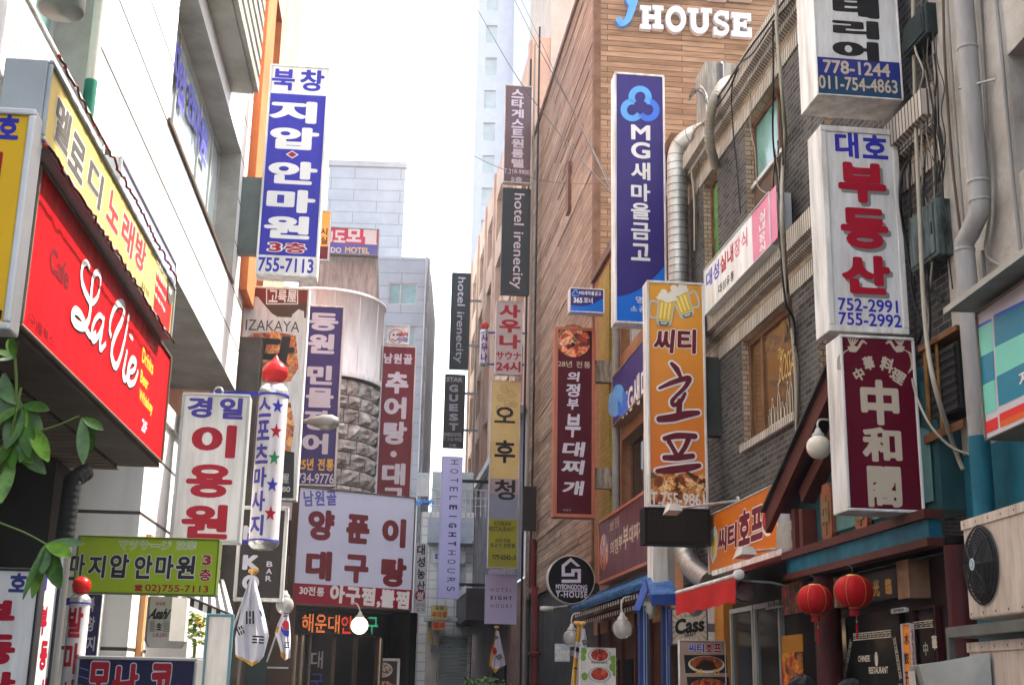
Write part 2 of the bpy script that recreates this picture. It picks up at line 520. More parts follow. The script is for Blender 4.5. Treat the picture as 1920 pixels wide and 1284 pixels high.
# ------------------------------------------------------------------ signs
WHITE_PAINT = mat('white_enamel', (0.66, 0.65, 0.625), 0.45, grime=0.36, streak=1, gscale=1.1)
STEEL = mat('grey_steel', (0.30, 0.31, 0.32), 0.45, 0.6, grime=0.3, streak=1)
DARKMETAL = mat('dark_metal', (0.035, 0.036, 0.038), 0.5, 0.3, grime=0.3)
RUST = mat('rusty_iron', (0.16, 0.07, 0.03), 0.85, 0.0, grime=0.5, gscale=5)
class Sign:
    """a lit-box or panel sign standing in frame fr, all places given in the photograph's pixels"""
    def __init__(s, name, label, cat, fr, tl, br, depth=0.22, casing=None, face=None, group=None, border=0.03, off=0.0, vbot=None):
        s.fr = fr; s.off = off
        u0, v1 = fr.px(tl[0], tl[1], off); u1, v0 = fr.px(br[0], br[1], off)
        if vbot is not None: v0 = vbot
        s.u0, s.u1, s.v0, s.v1 = u0, u1, v0, v1
        s.t = Thing(name, label, cat, fr, ((u0 + u1) / 2, -off, v0), group)
        c = MB().use(casing or WHITE_PAINT)
        b = border
        s.depth = depth
        # body behind the face, with a thin raised frame all round
        c.box(u0, u1, -off, depth - off, v0, v1)
        if b:
            for (a0, a1, c0, c1) in ((u0, u1, v1 - b, v1 + 0.003), (u0, u1, v0 - 0.003, v0 + b), (u0 - 0.003, u0 + b, v0 + b, v1 - b), (u1 - b, u1 + 0.003, v0 + b, v1 - b)):
                c.box(a0, a1, -off - 0.022, -off - 0.0005, c0, c1)
        s.t.add('casing', c, bevel=0.008)
        s.b = b
        s.f = MB(); s.n = 0
        if face:
            s.f.use(face); s.f.quad((u0 + b, -off - 0.006, v0 + b), (u1 - b, -off - 0.006, v0 + b), (u1 - b, -off - 0.006, v1 - b), (u0 + b, -off - 0.006, v1 - b))
        s.l = MB()
        s.lev = 0.008
    def y(s, k=0): return -s.off - s.lev - 0.0015 * k
    def rect(s, x0, y0, x1, y1):
        """pixel rectangle -> local box, keeping its centre"""
        cx, cy = (x0 + x1) / 2, (y0 + y1) / 2
        u, v = s.fr.px(cx, cy, s.off)
        a, b = s.fr.ppm(cx, cy, s.off)
        # size along the sign's own axes
        hu = (x1 - x0) / 2 / s.hppm(cx, cy); hv = (y1 - y0) / 2 / b
        return (u - hu, v - hv, u + hu, v + hv)
    def hppm(s, x, y):
        a = s.fr.px(x - 3, y, s.off); b = s.fr.px(x + 3, y, s.off)
        return 6 / abs(b[0] - a[0])
    def band(s, ya, yb, m, k=0, xa=None, xb=None):
        """a panel of another colour across the face between pixel rows ya and yb (at the sign's middle)"""
        mx = None
        za = s.zat(ya); zb = s.zat(yb)
        u0 = s.u0 + s.b if xa is None else s.fr.px(xa, (ya + yb) / 2, s.off)[0]
        u1 = s.u1 - s.b if xb is None else s.fr.px(xb, (ya + yb) / 2, s.off)[0]
        za = min(za, s.v1 - s.b); zb = max(zb, s.v0 + s.b)
        yy = -s.off - 0.0065 - 0.0012 * (k + 1)
        s.f.use(m); s.f.quad((u0, yy, zb), (u1, yy, zb), (u1, yy, za), (u0, yy, za))
    def zat(s, y):
        uc = (s.u0 + s.u1) / 2
        lo, hi = s.v0 - 3, s.v1 + 3
        # solve for the height whose picture row at the middle is y
        for _ in range(40):
            mid = (lo + hi) / 2
            if row(s.fr.w((uc, -s.off, mid)))[1] > y: lo = mid
            else: hi = mid
        return (lo + hi) / 2
    def text(s, t, x0, y0, x1, y1, m, w=0.02, out=None, ow=0.03, k=0, **kw):
        r = s.rect(x0, y0, x1, y1)
        if out:
            s.l.use(out); write(s.l, t, r, w, s.y(k), extra=ow, **kw)
            k += 1
        s.l.use(m); write(s.l, t, r, w, s.y(k), **kw)
    def shape(s, pts, m, k=0):
        s.l.use(m); s.l.poly([[s.fr.px(a, b, s.off) for a, b in pts]], s.y(k))
    def disc(s, x, y, r, m, k=0, ry=None):
        u, v = s.fr.px(x, y, s.off); h = s.hppm(x, y)
        vp = s.fr.ppm(x, y, s.off)[1]
        s.l.use(m); s.l.disc(u, v, r / h, s.y(k), rz=ry / vp if ry else r / h)
    def stroke(s, pts, width, m, k=0, ws=None):
        h = s.hppm(*pts[0])
        s.l.use(m); s.l.ribbon([s.fr.px(a, b, s.off) for a, b in pts], width / h, s.y(k), ws=[q / h for q in ws] if ws else None)
    def done(s, arm=None, armmat=None):
        if s.f.f: s.t.add('face_panel', s.f)
        if s.l.f: s.t.add('lettering', s.l)
        for a in (arm or []):
            mb = MB().use(armmat or STEEL); mb.box(*a); s.t.add('bracket', mb)
        return s.t
def row(p):
    d = p - CAM
    z = d.dot(_f)
    return (CX + FPX * d.dot(_r) / z, CY - FPX * d.dot(_u) / z)
def curve(pts, n=10):
    """smooth line through points (Catmull-Rom), any dimension"""
    P = [pts[0]] + list(pts) + [pts[-1]]
    out = []
    for i in range(1, len(P) - 2):
        for j in range(n):
            t = j / n
            out.append(tuple(0.5 * ((2 * b) + (c - a) * t + (2 * a - 5 * b + 4 * c - d) * t * t + (3 * b - a - 3 * c + d) * t ** 3) for a, b, c, d in zip(P[i - 1], P[i], P[i + 1], P[i + 2])))
    out.append(tuple(pts[-1]))
    return out
def grid_wall(mb, u0, u1, z0, z1, holes=(), reveal=0.2, y=0.0, mrev=None):
    """front skin of a wall with openings and their reveals"""
    us = sorted({u0, u1, *[h[i] for h in holes for i in (0, 1)]}); zs = sorted({z0, z1, *[h[i] for h in holes for i in (2, 3)]})
    us = [u for u in us if u0 <= u <= u1]; zs = [z for z in zs if z0 <= z <= z1]
    for a, b in zip(us, us[1:]):
        for c, d in zip(zs, zs[1:]):
            mu, mz = (a + b) / 2, (c + d) / 2
            if any(h[0] < mu < h[1] and h[2] < mz < h[3] for h in holes): continue
            mb.quad((a, y, c), (b, y, c), (b, y, d), (a, y, d))
    cur = mb.cur
    if mrev: mb.use(mrev)
    for h in holes:
        a, b, c, d = h[:4]; r = y + reveal
        mb.quad((a, y, c), (a, y, d), (a, r, d), (a, r, c)); mb.quad((b, y, d), (b, y, c), (b, r, c), (b, r, d))
        mb.quad((a, y, d), (b, y, d), (b, r, d), (a, r, d)); mb.quad((b, y, c), (a, y, c), (a, r, c), (b, r, c))
    mb.cur = cur
    return mb
def shell(mb, u0, u1, z0, z1, D, top=True, y=0.0):
    """side, back and roof of a building behind its front skin"""
    mb.quad((u0, D, z0), (u0, y, z0), (u0, y, z1), (u0, D, z1)); mb.quad((u1, y, z0), (u1, D, z0), (u1, D, z1), (u1, y, z1))
    mb.quad((u1, D, z0), (u0, D, z0), (u0, D, z1), (u1, D, z1))
    if top: mb.quad((u0, y, z1), (u1, y, z1), (u1, D, z1), (u0, D, z1))
    return mb
def window(t, u0, u1, z0, z1, y, frame, glass, fw=0.05, mull=(), trans=(), name='window', depth=0.06):
    """a window part (frame) with its pane as a sub-part"""
    f = MB().use(frame)
    f.box(u0, u0 + fw, y, y + depth, z0, z1); f.box(u1 - fw, u1, y, y + depth, z0, z1)
    f.box(u0 + fw, u1 - fw, y, y + depth, z0, z0 + fw); f.box(u0 + fw, u1 - fw, y, y + depth, z1 - fw, z1)
    for a in mull:
        x = u0 + (u1 - u0) * a; f.box(x - fw / 2, x + fw / 2, y + 0.004, y + depth - 0.004, z0 + fw, z1 - fw)
    for a in trans:
        x = z0 + (z1 - z0) * a; f.box(u0 + fw, u1 - fw, y + 0.006, y + depth - 0.006, x - fw / 2, x + fw / 2)
    o = t.add(name, f)
    g = MB().use(glass); g.box(u0 + fw * 0.5, u1 - fw * 0.5, y + depth * 0.5, y + depth * 0.5 + 0.01, z0 + fw * 0.5, z1 - fw * 0.5)
    t.add('pane', g, parent=o)
    return o
# ================================================================== SETTING
def uR(Y): return -Y * math.hypot(SR, 1)
def uL(Y): return Y * math.hypot(SL, 1)
M_ASPH = mat('asphalt', (0.06, 0.06, 0.062), 0.9, grime=0.35, gscale=3, bump=0.4, bscale=120)
M_PAVE = brickmat('paving', (0.17, 0.165, 0.16), (0.22, 0.21, 0.2), (0.07, 0.07, 0.07), 0.4, 0.2, 0.008, grime=0.3)
def flatmat_vec():
    pass
g = MB().use(mat('bare_ground', (0.14, 0.135, 0.13), 0.95, grime=0.3, gscale=0.4)); g.quad((-140, -60, 0), (140, -60, 0), (140, 200, 0), (-140, 200, 0))
solo('ground', 'grey city ground under the street', None, g, kind='structure')
g = MB().use(M_ASPH); g.quad((-2.6, -20, 0.004), (4.4 + 2.2, -20, 0.004), (4.4 + SR * 62, 62, 0.004), (-2.6 + SL * 62, 62, 0.004))
solo('road', 'narrow grey street between the shop fronts', None, g, kind='structure')
for sgn, fr, nm in ((1, FL, 'left'), (-1, FR, 'right')):
    g = MB().use(mat('kerb_stone', (0.28, 0.28, 0.27), 0.85, grime=0.25))
    a, b = (-10, 60) if fr is FL else (-60, 10)
    g.box(a, b, -0.9, -0.75, 0.004, 0.12); g.use(mat('pavement_slab', (0.24, 0.235, 0.225), 0.9, grime=0.3)); g.quad((a, -0.75, 0.12), (b, -0.75, 0.12), (b, 0, 0.12), (a, 0, 0.12))
    solo('pavement', 'grey pavement strip with stone kerb', None, g, fr, (0, 0, 0), kind='structure')

# ------------------------------------------------------------------ materials of the buildings
def panelmat():
    m = bpy.data.materials.new('white_wall_panels'); m.use_nodes = True
    N = m.node_tree.nodes; L = m.node_tree.links; b = N['Principled BSDF']
    b.inputs['Roughness'].default_value = 0.4
    vec, obj, sp = _wallvec(N, L)
    def line(src, period, wd, off=0.0):
        a = N.new('ShaderNodeMath'); a.operation = 'MULTIPLY_ADD'; a.inputs[1].default_value = 1 / period; a.inputs[2].default_value = off
        L.new(src, a.inputs[0])
        f = N.new('ShaderNodeMath'); f.operation = 'FRACT'; L.new(a.outputs[0], f.inputs[0])
        l = N.new('ShaderNodeMath'); l.operation = 'LESS_THAN'; l.inputs[1].default_value = wd / period; L.new(f.outputs[0], l.inputs[0])
        return l.outputs[0]
    h = line(sp.outputs[2], 0.66, 0.034, 0.15); v = line(sp.outputs[0], 0.46, 0.01, 0.2)
    n = N.new('ShaderNodeTexNoise'); n.inputs['Scale'].default_value = 0.7; n.inputs['Detail'].default_value = 8
    mp = N.new('ShaderNodeMapping'); mp.inputs['Scale'].default_value = (2.5, 2.5, 0.4); L.new(obj, mp.inputs[0]); L.new(mp.outputs[0], n.inputs['Vector'])
    r = N.new('ShaderNodeValToRGB'); r.color_ramp.elements[0].position = 0.3; r.color_ramp.elements[0].color = (0.5, 0.47, 0.43, 1)
    r.color_ramp.elements[1].position = 0.5; r.color_ramp.elements[1].color = (0.72, 0.71, 0.7, 1)
    L.new(n.outputs[0], r.inputs[0])
    m1 = N.new('ShaderNodeMix'); m1.data_type = 'RGBA'; L.new(v, m1.inputs[0]); L.new(r.outputs[0], m1.inputs[6]); m1.inputs[7].default_value = (0.33, 0.30, 0.27, 1)
    m2 = N.new('ShaderNodeMix'); m2.data_type = 'RGBA'; L.new(h, m2.inputs[0]); L.new(m1.outputs[2], m2.inputs[6]); m2.inputs[7].default_value = (0.03, 0.022, 0.016, 1)
    L.new(m2.outputs[2], b.inputs['Base Color'])
    return m
M_PANEL = panelmat()
M_GLASSDK = mat('dark_window_glass', (0.014, 0.016, 0.017), 0.08, grime=0.3, spec=0.35)
M_GLASSTEAL = mat('teal_window_glass', (0.16, 0.34, 0.31), 0.12, grime=0.35, gscale=0.8, spec=0.6)
M_GLASSGREEN = mat('green_window_glass', (0.10, 0.26, 0.07), 0.12, grime=0.45, gscale=1.2, spec=0.6)
M_GLASSPALE = mat('pale_window_glass', (0.42, 0.5, 0.49), 0.1, grime=0.15, spec=0.6)
M_ALU = mat('aluminium_frame', (0.5, 0.5, 0.48), 0.4, 0.5, grime=0.2)
M_BROWNFR = mat('brown_window_frame', (0.16, 0.075, 0.045), 0.55, grime=0.35, gscale=4)
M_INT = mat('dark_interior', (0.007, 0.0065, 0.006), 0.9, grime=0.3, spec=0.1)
M_CONC = mat('weathered_concrete', (0.33, 0.31, 0.275), 0.9, grime=0.45, gscale=2.2, streak=1, bump=0.3)
M_BRICK = brickmat('grey_brick', (0.042, 0.039, 0.038), (0.105, 0.096, 0.088), (0.17, 0.158, 0.145), 0.20, 0.062, 0.007, grime=0.6, bump=0.9, gscale=0.7)
M_BRICKTAN = brickmat('tan_brick', (0.34, 0.245, 0.165), (0.46, 0.36, 0.26), (0.12, 0.10, 0.085), 0.20, 0.062, 0.006, grime=0.4, bump=0.8)
M_SOLDIER = brickmat('upright_tan_brick', (0.42, 0.37, 0.31), (0.52, 0.47, 0.41), (0.07, 0.065, 0.06), 0.062, 3.0, 0.009, offset=0.0, grime=0.35, bump=0.8)
M_ORBRICK = brickmat('orange_brick', (0.30, 0.125, 0.055), (0.38, 0.175, 0.085), (0.24, 0.17, 0.12), 0.2, 0.06, 0.006, grime=0.3, bump=0.5)
M_WOOD = brickmat('wooden_boards', (0.27, 0.15, 0.078), (0.45, 0.27, 0.155), (0.05, 0.03, 0.02), 2.6, 0.125, 0.006, offset=0.37, grime=0.55, nstretch=(1.2, 14, 1), gscale=1.0, bump=0.7, rough=0.65)
M_WOODSIDE = brickmat('weathered_wooden_boards', (0.28, 0.175, 0.105), (0.50, 0.345, 0.225), (0.08, 0.05, 0.035), 3.4, 0.16, 0.007, offset=0.41, grime=0.65, nstretch=(0.9, 12, 1), gscale=1.1, bump=0.9, rough=0.7)
M_WOODTRIM = mat('wooden_trim', (0.19, 0.095, 0.05), 0.65, grime=0.4, gscale=3)

# ------------------------------------------------------------------ white panelled building on the left
t = Thing('white_building', 'white panelled building with a long recessed window and a ribbed hood, lit by the sun', 'building', FL, (14, 0, 0))
zt0 = FL.px(385, 625)[1]
wz0, wz1 = FL.px(309.9, 207.7)[1], FL.px(447, 268)[1]
wu0, wu1 = FL.px(318, 205)[0], FL.px(444, 400)[0]
u_end = FL.px(466, 420)[0]
nu0, nu1 = FL.px(60, 60)[0], FL.px(168, 150)[0]
ww = MB().use(M_PANEL)
M_SOFF = mat('grey_reveal', (0.36, 0.35, 0.32), 0.7, grime=0.3)
nz0 = FL.px(160, 215)[1]
grid_wall(ww, 1.0, u_end, zt0, 21.0, [(wu0, wu1, wz0, wz1), (nu0, nu1, nz0, nz0 + 2.6)], 0.36, mrev=M_SOFF)
shell(ww, 1.0, u_end, zt0, 21.0, 9)
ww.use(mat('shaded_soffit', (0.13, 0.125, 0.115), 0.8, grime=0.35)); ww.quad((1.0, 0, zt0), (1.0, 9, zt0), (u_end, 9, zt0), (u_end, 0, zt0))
t.add('wall', ww)
o = window(t, wu0, wu1, wz0, wz1, 0.30, M_ALU, M_GLASSPALE, 0.07, mull=(0.33, 0.66, 0.86))
lt = MB().use(mat('blue_letters', (0.10, 0.10, 0.42), 0.5))
def gtext(mb, fr, off, s, x0, y0, x1, y1, w=0.03, **kw):
    a = fr.px(x0, (y0 + y1) / 2, off); b = fr.px(x1, (y0 + y1) / 2, off)
    cx = (x0 + x1) / 2
    lo, hi = fr.px(cx, y1, off), fr.px(cx, y0, off)
    write(mb, s, (a[0], lo[1], b[0], hi[1]), w, -off, **kw)
for ch, x0, x1, y0, y1 in (('지', 323, 338, 65, 165), ('압', 334, 350, 110, 215), ('안', 352, 366, 152, 235), ('마', 362, 378, 185, 278), ('원', 374, 390, 215, 310)):
    gtext(lt, FL, -0.29, ch, x0, y0, x1, y1, 0.045)
t.add('window_lettering', lt, parent=o)
window(t, nu0, nu1, nz0, nz0 + 2.6, 0.3, M_ALU, M_GLASSTEAL, 0.07, mull=(0.5,))
sl_ = MB().use(mat('brown_sill', (0.10, 0.07, 0.05), 0.6, grime=0.3)); sl_.box(wu0 - 0.05, wu1 + 0.05, -0.03, 0.0, wz0 - 0.05, wz0 - 0.004); t.add('window_sill', sl_)
# recessed upper storey with dark glass below the panels, shop floor below that
rz = 3.55
rec = MB().use(mat('charcoal_wall', (0.045, 0.043, 0.04), 0.7, grime=0.3)); rec.quad((1.0, 1.1, 0), (u_end, 1.1, 0), (u_end, 1.1, zt0), (1.0, 1.1, zt0))
rec.use(M_PANEL); rec.box(FL.px(300, 830)[0] - 0.6, u_end, 0.02, 0.9, 0.12, 4.3)
t.add('recess_wall', rec)
for k in range(6):
    a = FL.px(318, 700)[0] + k * 1.02
    if a + 1 < u_end: window(t, a, a + 0.98, rz + 0.8, zt0 - 0.1, 0.98, DARKMETAL, M_GLASSDK, 0.05)
slab = MB().use(WHITE_PAINT); slab.box(1.0, u_end, -0.02, 1.08, 4.3, 4.5)
t.add('floor_slab', slab)
# ribbed parapet hood at the top right corner
hb = MB().use(mat('grey_ribbed_metal', (0.34, 0.33, 0.29), 0.5, 0.3, grime=0.25))
hz = FL.px(478, 160, 0.35)[1]; hu0 = FL.px(420, 30, 0.35)[0]; hu1 = FL.px(484, 150, 0.35)[0]
hb.box(hu0 - 3, hu1, -0.30, 0.0, hz, hz + 1.5)
for k in range(6): hb.box(hu0 - 3, hu1 + 0.01, -0.37, -0.301, hz + 0.03 + k * 0.25, hz + 0.17 + k * 0.25)
t.add('ribbed_hood', hb)
# drainpipe near the left corner
def pipe_path(fr, off, pts): return [(lambda q: (q[0], -off, q[1]))(fr.px(x, y, off)) for x, y in pts]
pp = MB().use(mat('cream_pipe', (0.55, 0.53, 0.46), 0.5, grime=0.25)); P0 = pipe_path(FL, 0.12, [(190, -20), (171, 152)])
x_ = FL.px(171, 152, 0.12); pp.tube([(x_[0], -0.12, x_[1] + 6), (x_[0], -0.12, x_[1])], 0.042, 12)
pp.use(mat('green_pipe', (0.01, 0.16, 0.10), 0.45, grime=0.25)); pp.tube([(x_[0], -0.12, x_[1]), (x_[0], -0.12, x_[1] - 1.3)], 0.046, 12)
solo('drainpipe', 'cream drainpipe with green lower end on the white building', 'pipe', pp, FL, (x_[0], -0.12, x_[1] - 1.3))
# ------------------------------------------------------------------ orange building
t = Thing('orange_building', 'peach and orange rendered building beyond the white panelled one', 'building', FL, (28, 0, 0))
M_PEACH = mat('peach_render', (0.60, 0.30, 0.20), 0.8, grime=0.18, gscale=1.2)
M_ORANGE = mat('orange_render', (0.50, 0.14, 0.045), 0.8, grime=0.2)
ou0, ou1 = u_end + 0.02, FL.px(567, 100)[0]
ow0, ow1 = FL.px(497, 110)[0], FL.px(529, 115)[0]
ob = MB().use(M_PEACH); oz = FL.px(513, 115)[1]
grid_wall(ob, ou0, ou1, 0, 27, [(ow0, ow1, oz - 6, oz + 1.5)], 0.3, y=0.05, mrev=M_ORANGE); shell(ob, ou0, ou1, 0, 27, 8, y=0.05)
t.add('wall', ob)
pl = MB().use(M_ORANGE); pu = FL.px(470, 300)[0]; pl.box(pu - 0.2, pu + 0.9, -0.12, 0.04, FL.px(470, 600)[1], 27); t.add('pilaster', pl)
window(t, ow0, ow1, oz - 6, oz + 1.5, 0.2, M_ALU, M_GLASSDK, 0.08, mull=(0.4, 0.7), trans=(0.5,))
# brown pier between the buildings
pz = FL.px(440, 605)[1]
pb = MB().use(mat('brown_stone_pier', (0.055, 0.045, 0.038), 0.6, grime=0.4, gscale=3)); pb.box(u_end + 0.1, u_end + 1.3, -0.32, -0.22 + 0.25, 0, pz)
solo('stone_pier', 'dark brown stone pier beside the white building', 'pier', pb, FL, (u_end + 0.6, 0, 0))
# ------------------------------------------------------------------ round cornered corner house
FD = at_depth(665, 1030, 24.9, math.radians(30))
t = Thing('corner_building', 'round cornered house with rough stone drum and metal band above', 'building', FD, (0, 0, 0))
cw = MB().use(mat('dark_shopfront', (0.05, 0.038, 0.03), 0.6, grime=0.3))
XR = FD.px(770, 1150, -0.12)[0]
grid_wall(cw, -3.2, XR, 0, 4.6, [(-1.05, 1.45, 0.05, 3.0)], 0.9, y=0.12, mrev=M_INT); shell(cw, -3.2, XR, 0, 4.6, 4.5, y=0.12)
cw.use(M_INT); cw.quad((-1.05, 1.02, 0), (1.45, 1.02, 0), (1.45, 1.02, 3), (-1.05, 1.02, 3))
t.add('wall', cw)
# stone drum: courses of rough blocks
dd = ray(596, 800); tt_ = 27.6 / dd.y
dc = CAM + dd * tt_; dl = Vector(((dc - FD.o).dot(FD.X), (dc - FD.o).dot(FD.Y)))
RD = 1.28; zst = 1.6 + (1290 - 712) / 2486 * 27.2; zmt = 1.6 + (1290 - 545) / 2486 * 27.2
st = MB().use(mat('rough_stone', (0.56, 0.54, 0.50), 0.9, grime=0.5, gscale=5, bump=0.8, bscale=25))
rs = random.Random(3)
z = 3.2; rowi = 0
st.use(mat('stone_mortar', (0.12, 0.11, 0.10), 0.9)); st.lathe((dl.x, dl.y, 0), [(RD - 0.05, 3.0), (RD - 0.05, zst)], 40); st.use(_mats['rough_stone'])
while z < zst - 0.05:
    h = min(rs.uniform(0.26, 0.36), zst - z)
    a = -math.pi + rs.uniform(0, 0.3)
    while a < 0.6:
        wd_ = rs.uniform(0.24, 0.52) / RD
        K = 5; vs = []; fs = []
        for i in range(K):
            for j in range(K):
                aa = a + wd_ * 0.96 * i / (K - 1); zz = z + (h - 0.02) * j / (K - 1)
                e = 0 if i in (0, K - 1) or j in (0, K - 1) else 1
                r = RD - 0.03 + e * rs.uniform(0.02, 0.13)
                vs.append((dl.x + r * math.cos(aa), dl.y + r * math.sin(aa), zz))
        for i in range(K - 1):
            for j in range(K - 1):
                fs.append((i * K + j, (i + 1) * K + j, (i + 1) * K + j + 1, i * K + j + 1))
        st.add(vs, fs); a += wd_
    z += h
t.add('stone_drum', st)
mb = MB().use(mat('pale_metal_band', (0.76, 0.76, 0.75), 0.55, 0.0, grime=0.14, streak=1))
mb.lathe((dl.x, dl.y, 0), [(RD + 0.09, zst), (RD + 0.09, zst + 0.12), (RD + 0.05, zst + 0.14), (RD + 0.05, zmt), (RD + 0.09, zmt + 0.01), (RD + 0.09, zmt + 0.08), (0.01, zmt + 0.1)], 48)
for k in range(9):
    a = -math.pi + k * 0.45
    x, y = dl.x + (RD + 0.055) * math.cos(a), dl.y + (RD + 0.055) * math.sin(a)
    mb.bar((x, y, zst + 0.15), (x, y, zmt), 0.015)
t.add('metal_band', mb)
uw = MB().use(mat('pale_metal_wall', (0.62, 0.62, 0.6), 0.5, 0.0, grime=0.14)); uw.box(dl.x - 4, dl.x, dl.y - RD * 0.9, dl.y + 2, 3.5, zmt); t.add('upper_wall', uw)
# stucco roof block that carries the motel sign
FS = at_depth(655, 520, 33, YAW_L)
a, b = FS.px(560, 520)[0], FS.px(707, 520)[0]
sb = MB().use(mat('stained_stucco', (0.48, 0.42, 0.39), 0.9, grime=0.4, gscale=1.6, streak=1, bump=0.4)); sb.box(a, b, 0, 4, 0, FS.px(655, 478)[1])
solo('stucco_building', 'stained pinkish stucco building with the motel board on its roof', 'building', sb, FS, ((a + b) / 2, 0, 0))
# ------------------------------------------------------------------ pale grey buildings far off on the left
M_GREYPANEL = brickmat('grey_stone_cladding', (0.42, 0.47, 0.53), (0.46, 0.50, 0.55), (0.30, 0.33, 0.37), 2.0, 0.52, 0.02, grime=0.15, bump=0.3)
FT = at_depth(700, 500, 52, 0.03)
t = Thing('grey_tower', 'pale grey clad tower rising behind the motel board', 'building', FT, (0, 0, 0))
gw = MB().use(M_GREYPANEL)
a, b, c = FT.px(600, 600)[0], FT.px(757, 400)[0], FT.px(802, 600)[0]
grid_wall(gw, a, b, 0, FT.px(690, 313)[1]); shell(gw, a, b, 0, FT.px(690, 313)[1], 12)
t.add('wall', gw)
cp = MB().use(mat('pale_coping', (0.45, 0.47, 0.5), 0.6)); z1 = FT.px(690, 313)[1]; cp.box(a - 0.05, b + 0.06, -0.06, 0.3, z1 + 0.002, z1 + 0.25); t.add('coping', cp)
rl = MB().use(M_ALU)
zr = z1
for i in range(7):
    x = a + (b - a) * (0.5 + 0.08 * i); rl.tube([(x, 0.6, zr), (x, 0.6, zr + 0.9)], 0.025, 5)
t.add('railing', rl)
FT2 = at_depth(750, 600, 46, 0.03)
t = Thing('grey_house', 'lower pale grey clad house with one blue sash window', 'building', FT2, (0, 0, 0))
a, c = FT2.px(700, 600)[0], FT2.px(802, 600)[0]
h0, h1, k0, k1 = FT2.px(728, 550)[0], FT2.px(782, 550)[0], FT2.px(755, 571)[1], FT2.px(755, 531)[1]
k2, k3 = FT2.px(755, 660)[1], FT2.px(755, 612)[1]
gw = MB().use(M_GREYPANEL); zt = FT2.px(750, 482)[1]
grid_wall(gw, a, c, 0, zt, [(h0, h1, k0, k1), (h0, h1, k2, k3)], 0.12); shell(gw, a, c, 0, zt, 9)
t.add('wall', gw)
M_GLASSAQ = mat('aqua_window_glass', (0.25, 0.47, 0.50), 0.1, grime=0.2, spec=0.5)
window(t, h0, h1, k0, k1, 0.04, M_ALU, M_GLASSAQ, 0.05, mull=(0.42,))
window(t, h0, h1, k2, k3, 0.04, M_ALU, M_GLASSAQ, 0.05, mull=(0.42,))
dp = MB().use(M_ALU); dp.tube([(c - 0.12, -0.08, 0), (c - 0.12, -0.08, zt)], 0.05, 6); t.add('downpipe', dp)
# ------------------------------------------------------------------ grey brick building on the right
M_TRIMB = M_BRICKTAN
Yb0, Yb1 = 9.32, 17.9
ub0, ub1 = uR(Yb1), uR(Yb0)
zc1 = FR.px(1361.7, 206.7, 0.14)[1]      # underside of upper cornice
zc0 = FR.px(1410, 554, 0.14)[1]          # underside of lower cornice
ztop = FR.px(1400, 92, 0.1)[1]
t = Thing('brick_building', 'grey brick building with tan brick bands, cornices and a ribbed duct', 'building', FR, (-14, 0, 0))
def hole(x0, x1, y0, y1):
    u0 = FR.px(x0, (y0 + y1) / 2)[0]; u1 = FR.px(x1, (y0 + y1) / 2)[0]
    return u0, u1
w1u = (FR.px(1398, 290)[0], FR.px(1466, 215)[0]); w1z = (FR.px(1400, 418)[1], FR.px(1397.6, 232)[1])
w2u = (FR.px(1320, 420)[0], FR.px(1346, 400)[0])
w3u = (FR.px(1393, 730)[0], FR.px(1490, 660)[0]); w3z = (FR.px(1398, 833)[1], FR.px(1391, 640)[1])
w4u = (FR.px(1534, 600)[0], FR.px(1600, 560)[0])
w5u = (FR.px(1545, 220)[0], FR.px(1602, 210)[0])
holes = [(*w1u, *w1z), (*w2u, *w1z), (*w3u, *w3z), (*w4u, *w3z), (*w5u, *w1z)]
bw = MB().use(M_BRICK)
shopz = FR.px(1475, 1040)[1]
grid_wall(bw, ub0, ub1, shopz, ztop - 0.05, holes, 0.16, mrev=M_BRICKTAN); shell(bw, ub0, ub1, shopz, ztop - 0.05, 8)
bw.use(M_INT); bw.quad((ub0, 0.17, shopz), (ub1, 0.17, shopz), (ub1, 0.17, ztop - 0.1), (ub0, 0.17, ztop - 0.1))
t.add('wall', bw)
bd = MB().use(M_BRICKTAN)
def segs_between(z0, z1, y0):
    bd.box(ub0 - 0.002, ub1, y0, 0.003, z0, z1)
bd.box(ub0 - 0.002, ub1 - 0.01, -0.004, 0.002, w1z[1] + 0.19, zc1 + 0.02)
bd.box(ub0 - 0.002, ub1 - 0.01, -0.004, 0.002, w3z[1] + 0.19, zc0 + 0.02)
t.add('tan_band', bd)
so_ = MB().use(M_SOLDIER)
for (z0) in (w1z[1] + 0.01, w3z[1] + 0.01):
    so_.box(ub0, ub1, -0.02, 0.002, z0, z0 + 0.178)
t.add('lintel_course', so_)
cn = MB().use(M_SOLDIER)
for z0 in (zc1, zc0):
    cn.box(ub0 - 0.02, ub1 + 0.02, -0.17, 0.002, z0 + 0.07, z0 + 0.29); 
    cn.box(ub0 - 0.01, ub1 + 0.01, -0.09, 0.002, z0, z0 + 0.068)
cn.use(M_BRICKTAN)
cn.box(ub0 - 0.01, ub1 + 0.01, -0.10, 0.3, zc1 + 0.292, ztop)
cn.box(ub0 - 0.01, ub1 + 0.01, -0.07, 0.002, zc0 + 0.292, zc0 + 0.36)
t.add('cornice', cn)
M_W1 = M_GLASSTEAL
h = w1z
zz = FR.px(1398, 352)[1]
window(t, w1u[0], w1u[1], zz, h[1], 0.10, M_BROWNFR, M_GLASSTEAL, 0.05, mull=(0.68,))
f = MB().use(mat('brown_panel', (0.12, 0.08, 0.055), 0.7, grime=0.35)); f.box(w1u[0], w1u[1], 0.09, 0.13, h[0], zz - 0.002); f.use(M_ALU); f.box(w1u[0] - 0.03, w1u[1] + 0.03, 0.05, 0.088, zz - 0.05, zz); t.add('window_apron', f)
window(t, w2u[0], w2u[1], h[0], h[1], 0.10, M_BROWNFR, M_GLASSGREEN, 0.05, mull=(0.6,))
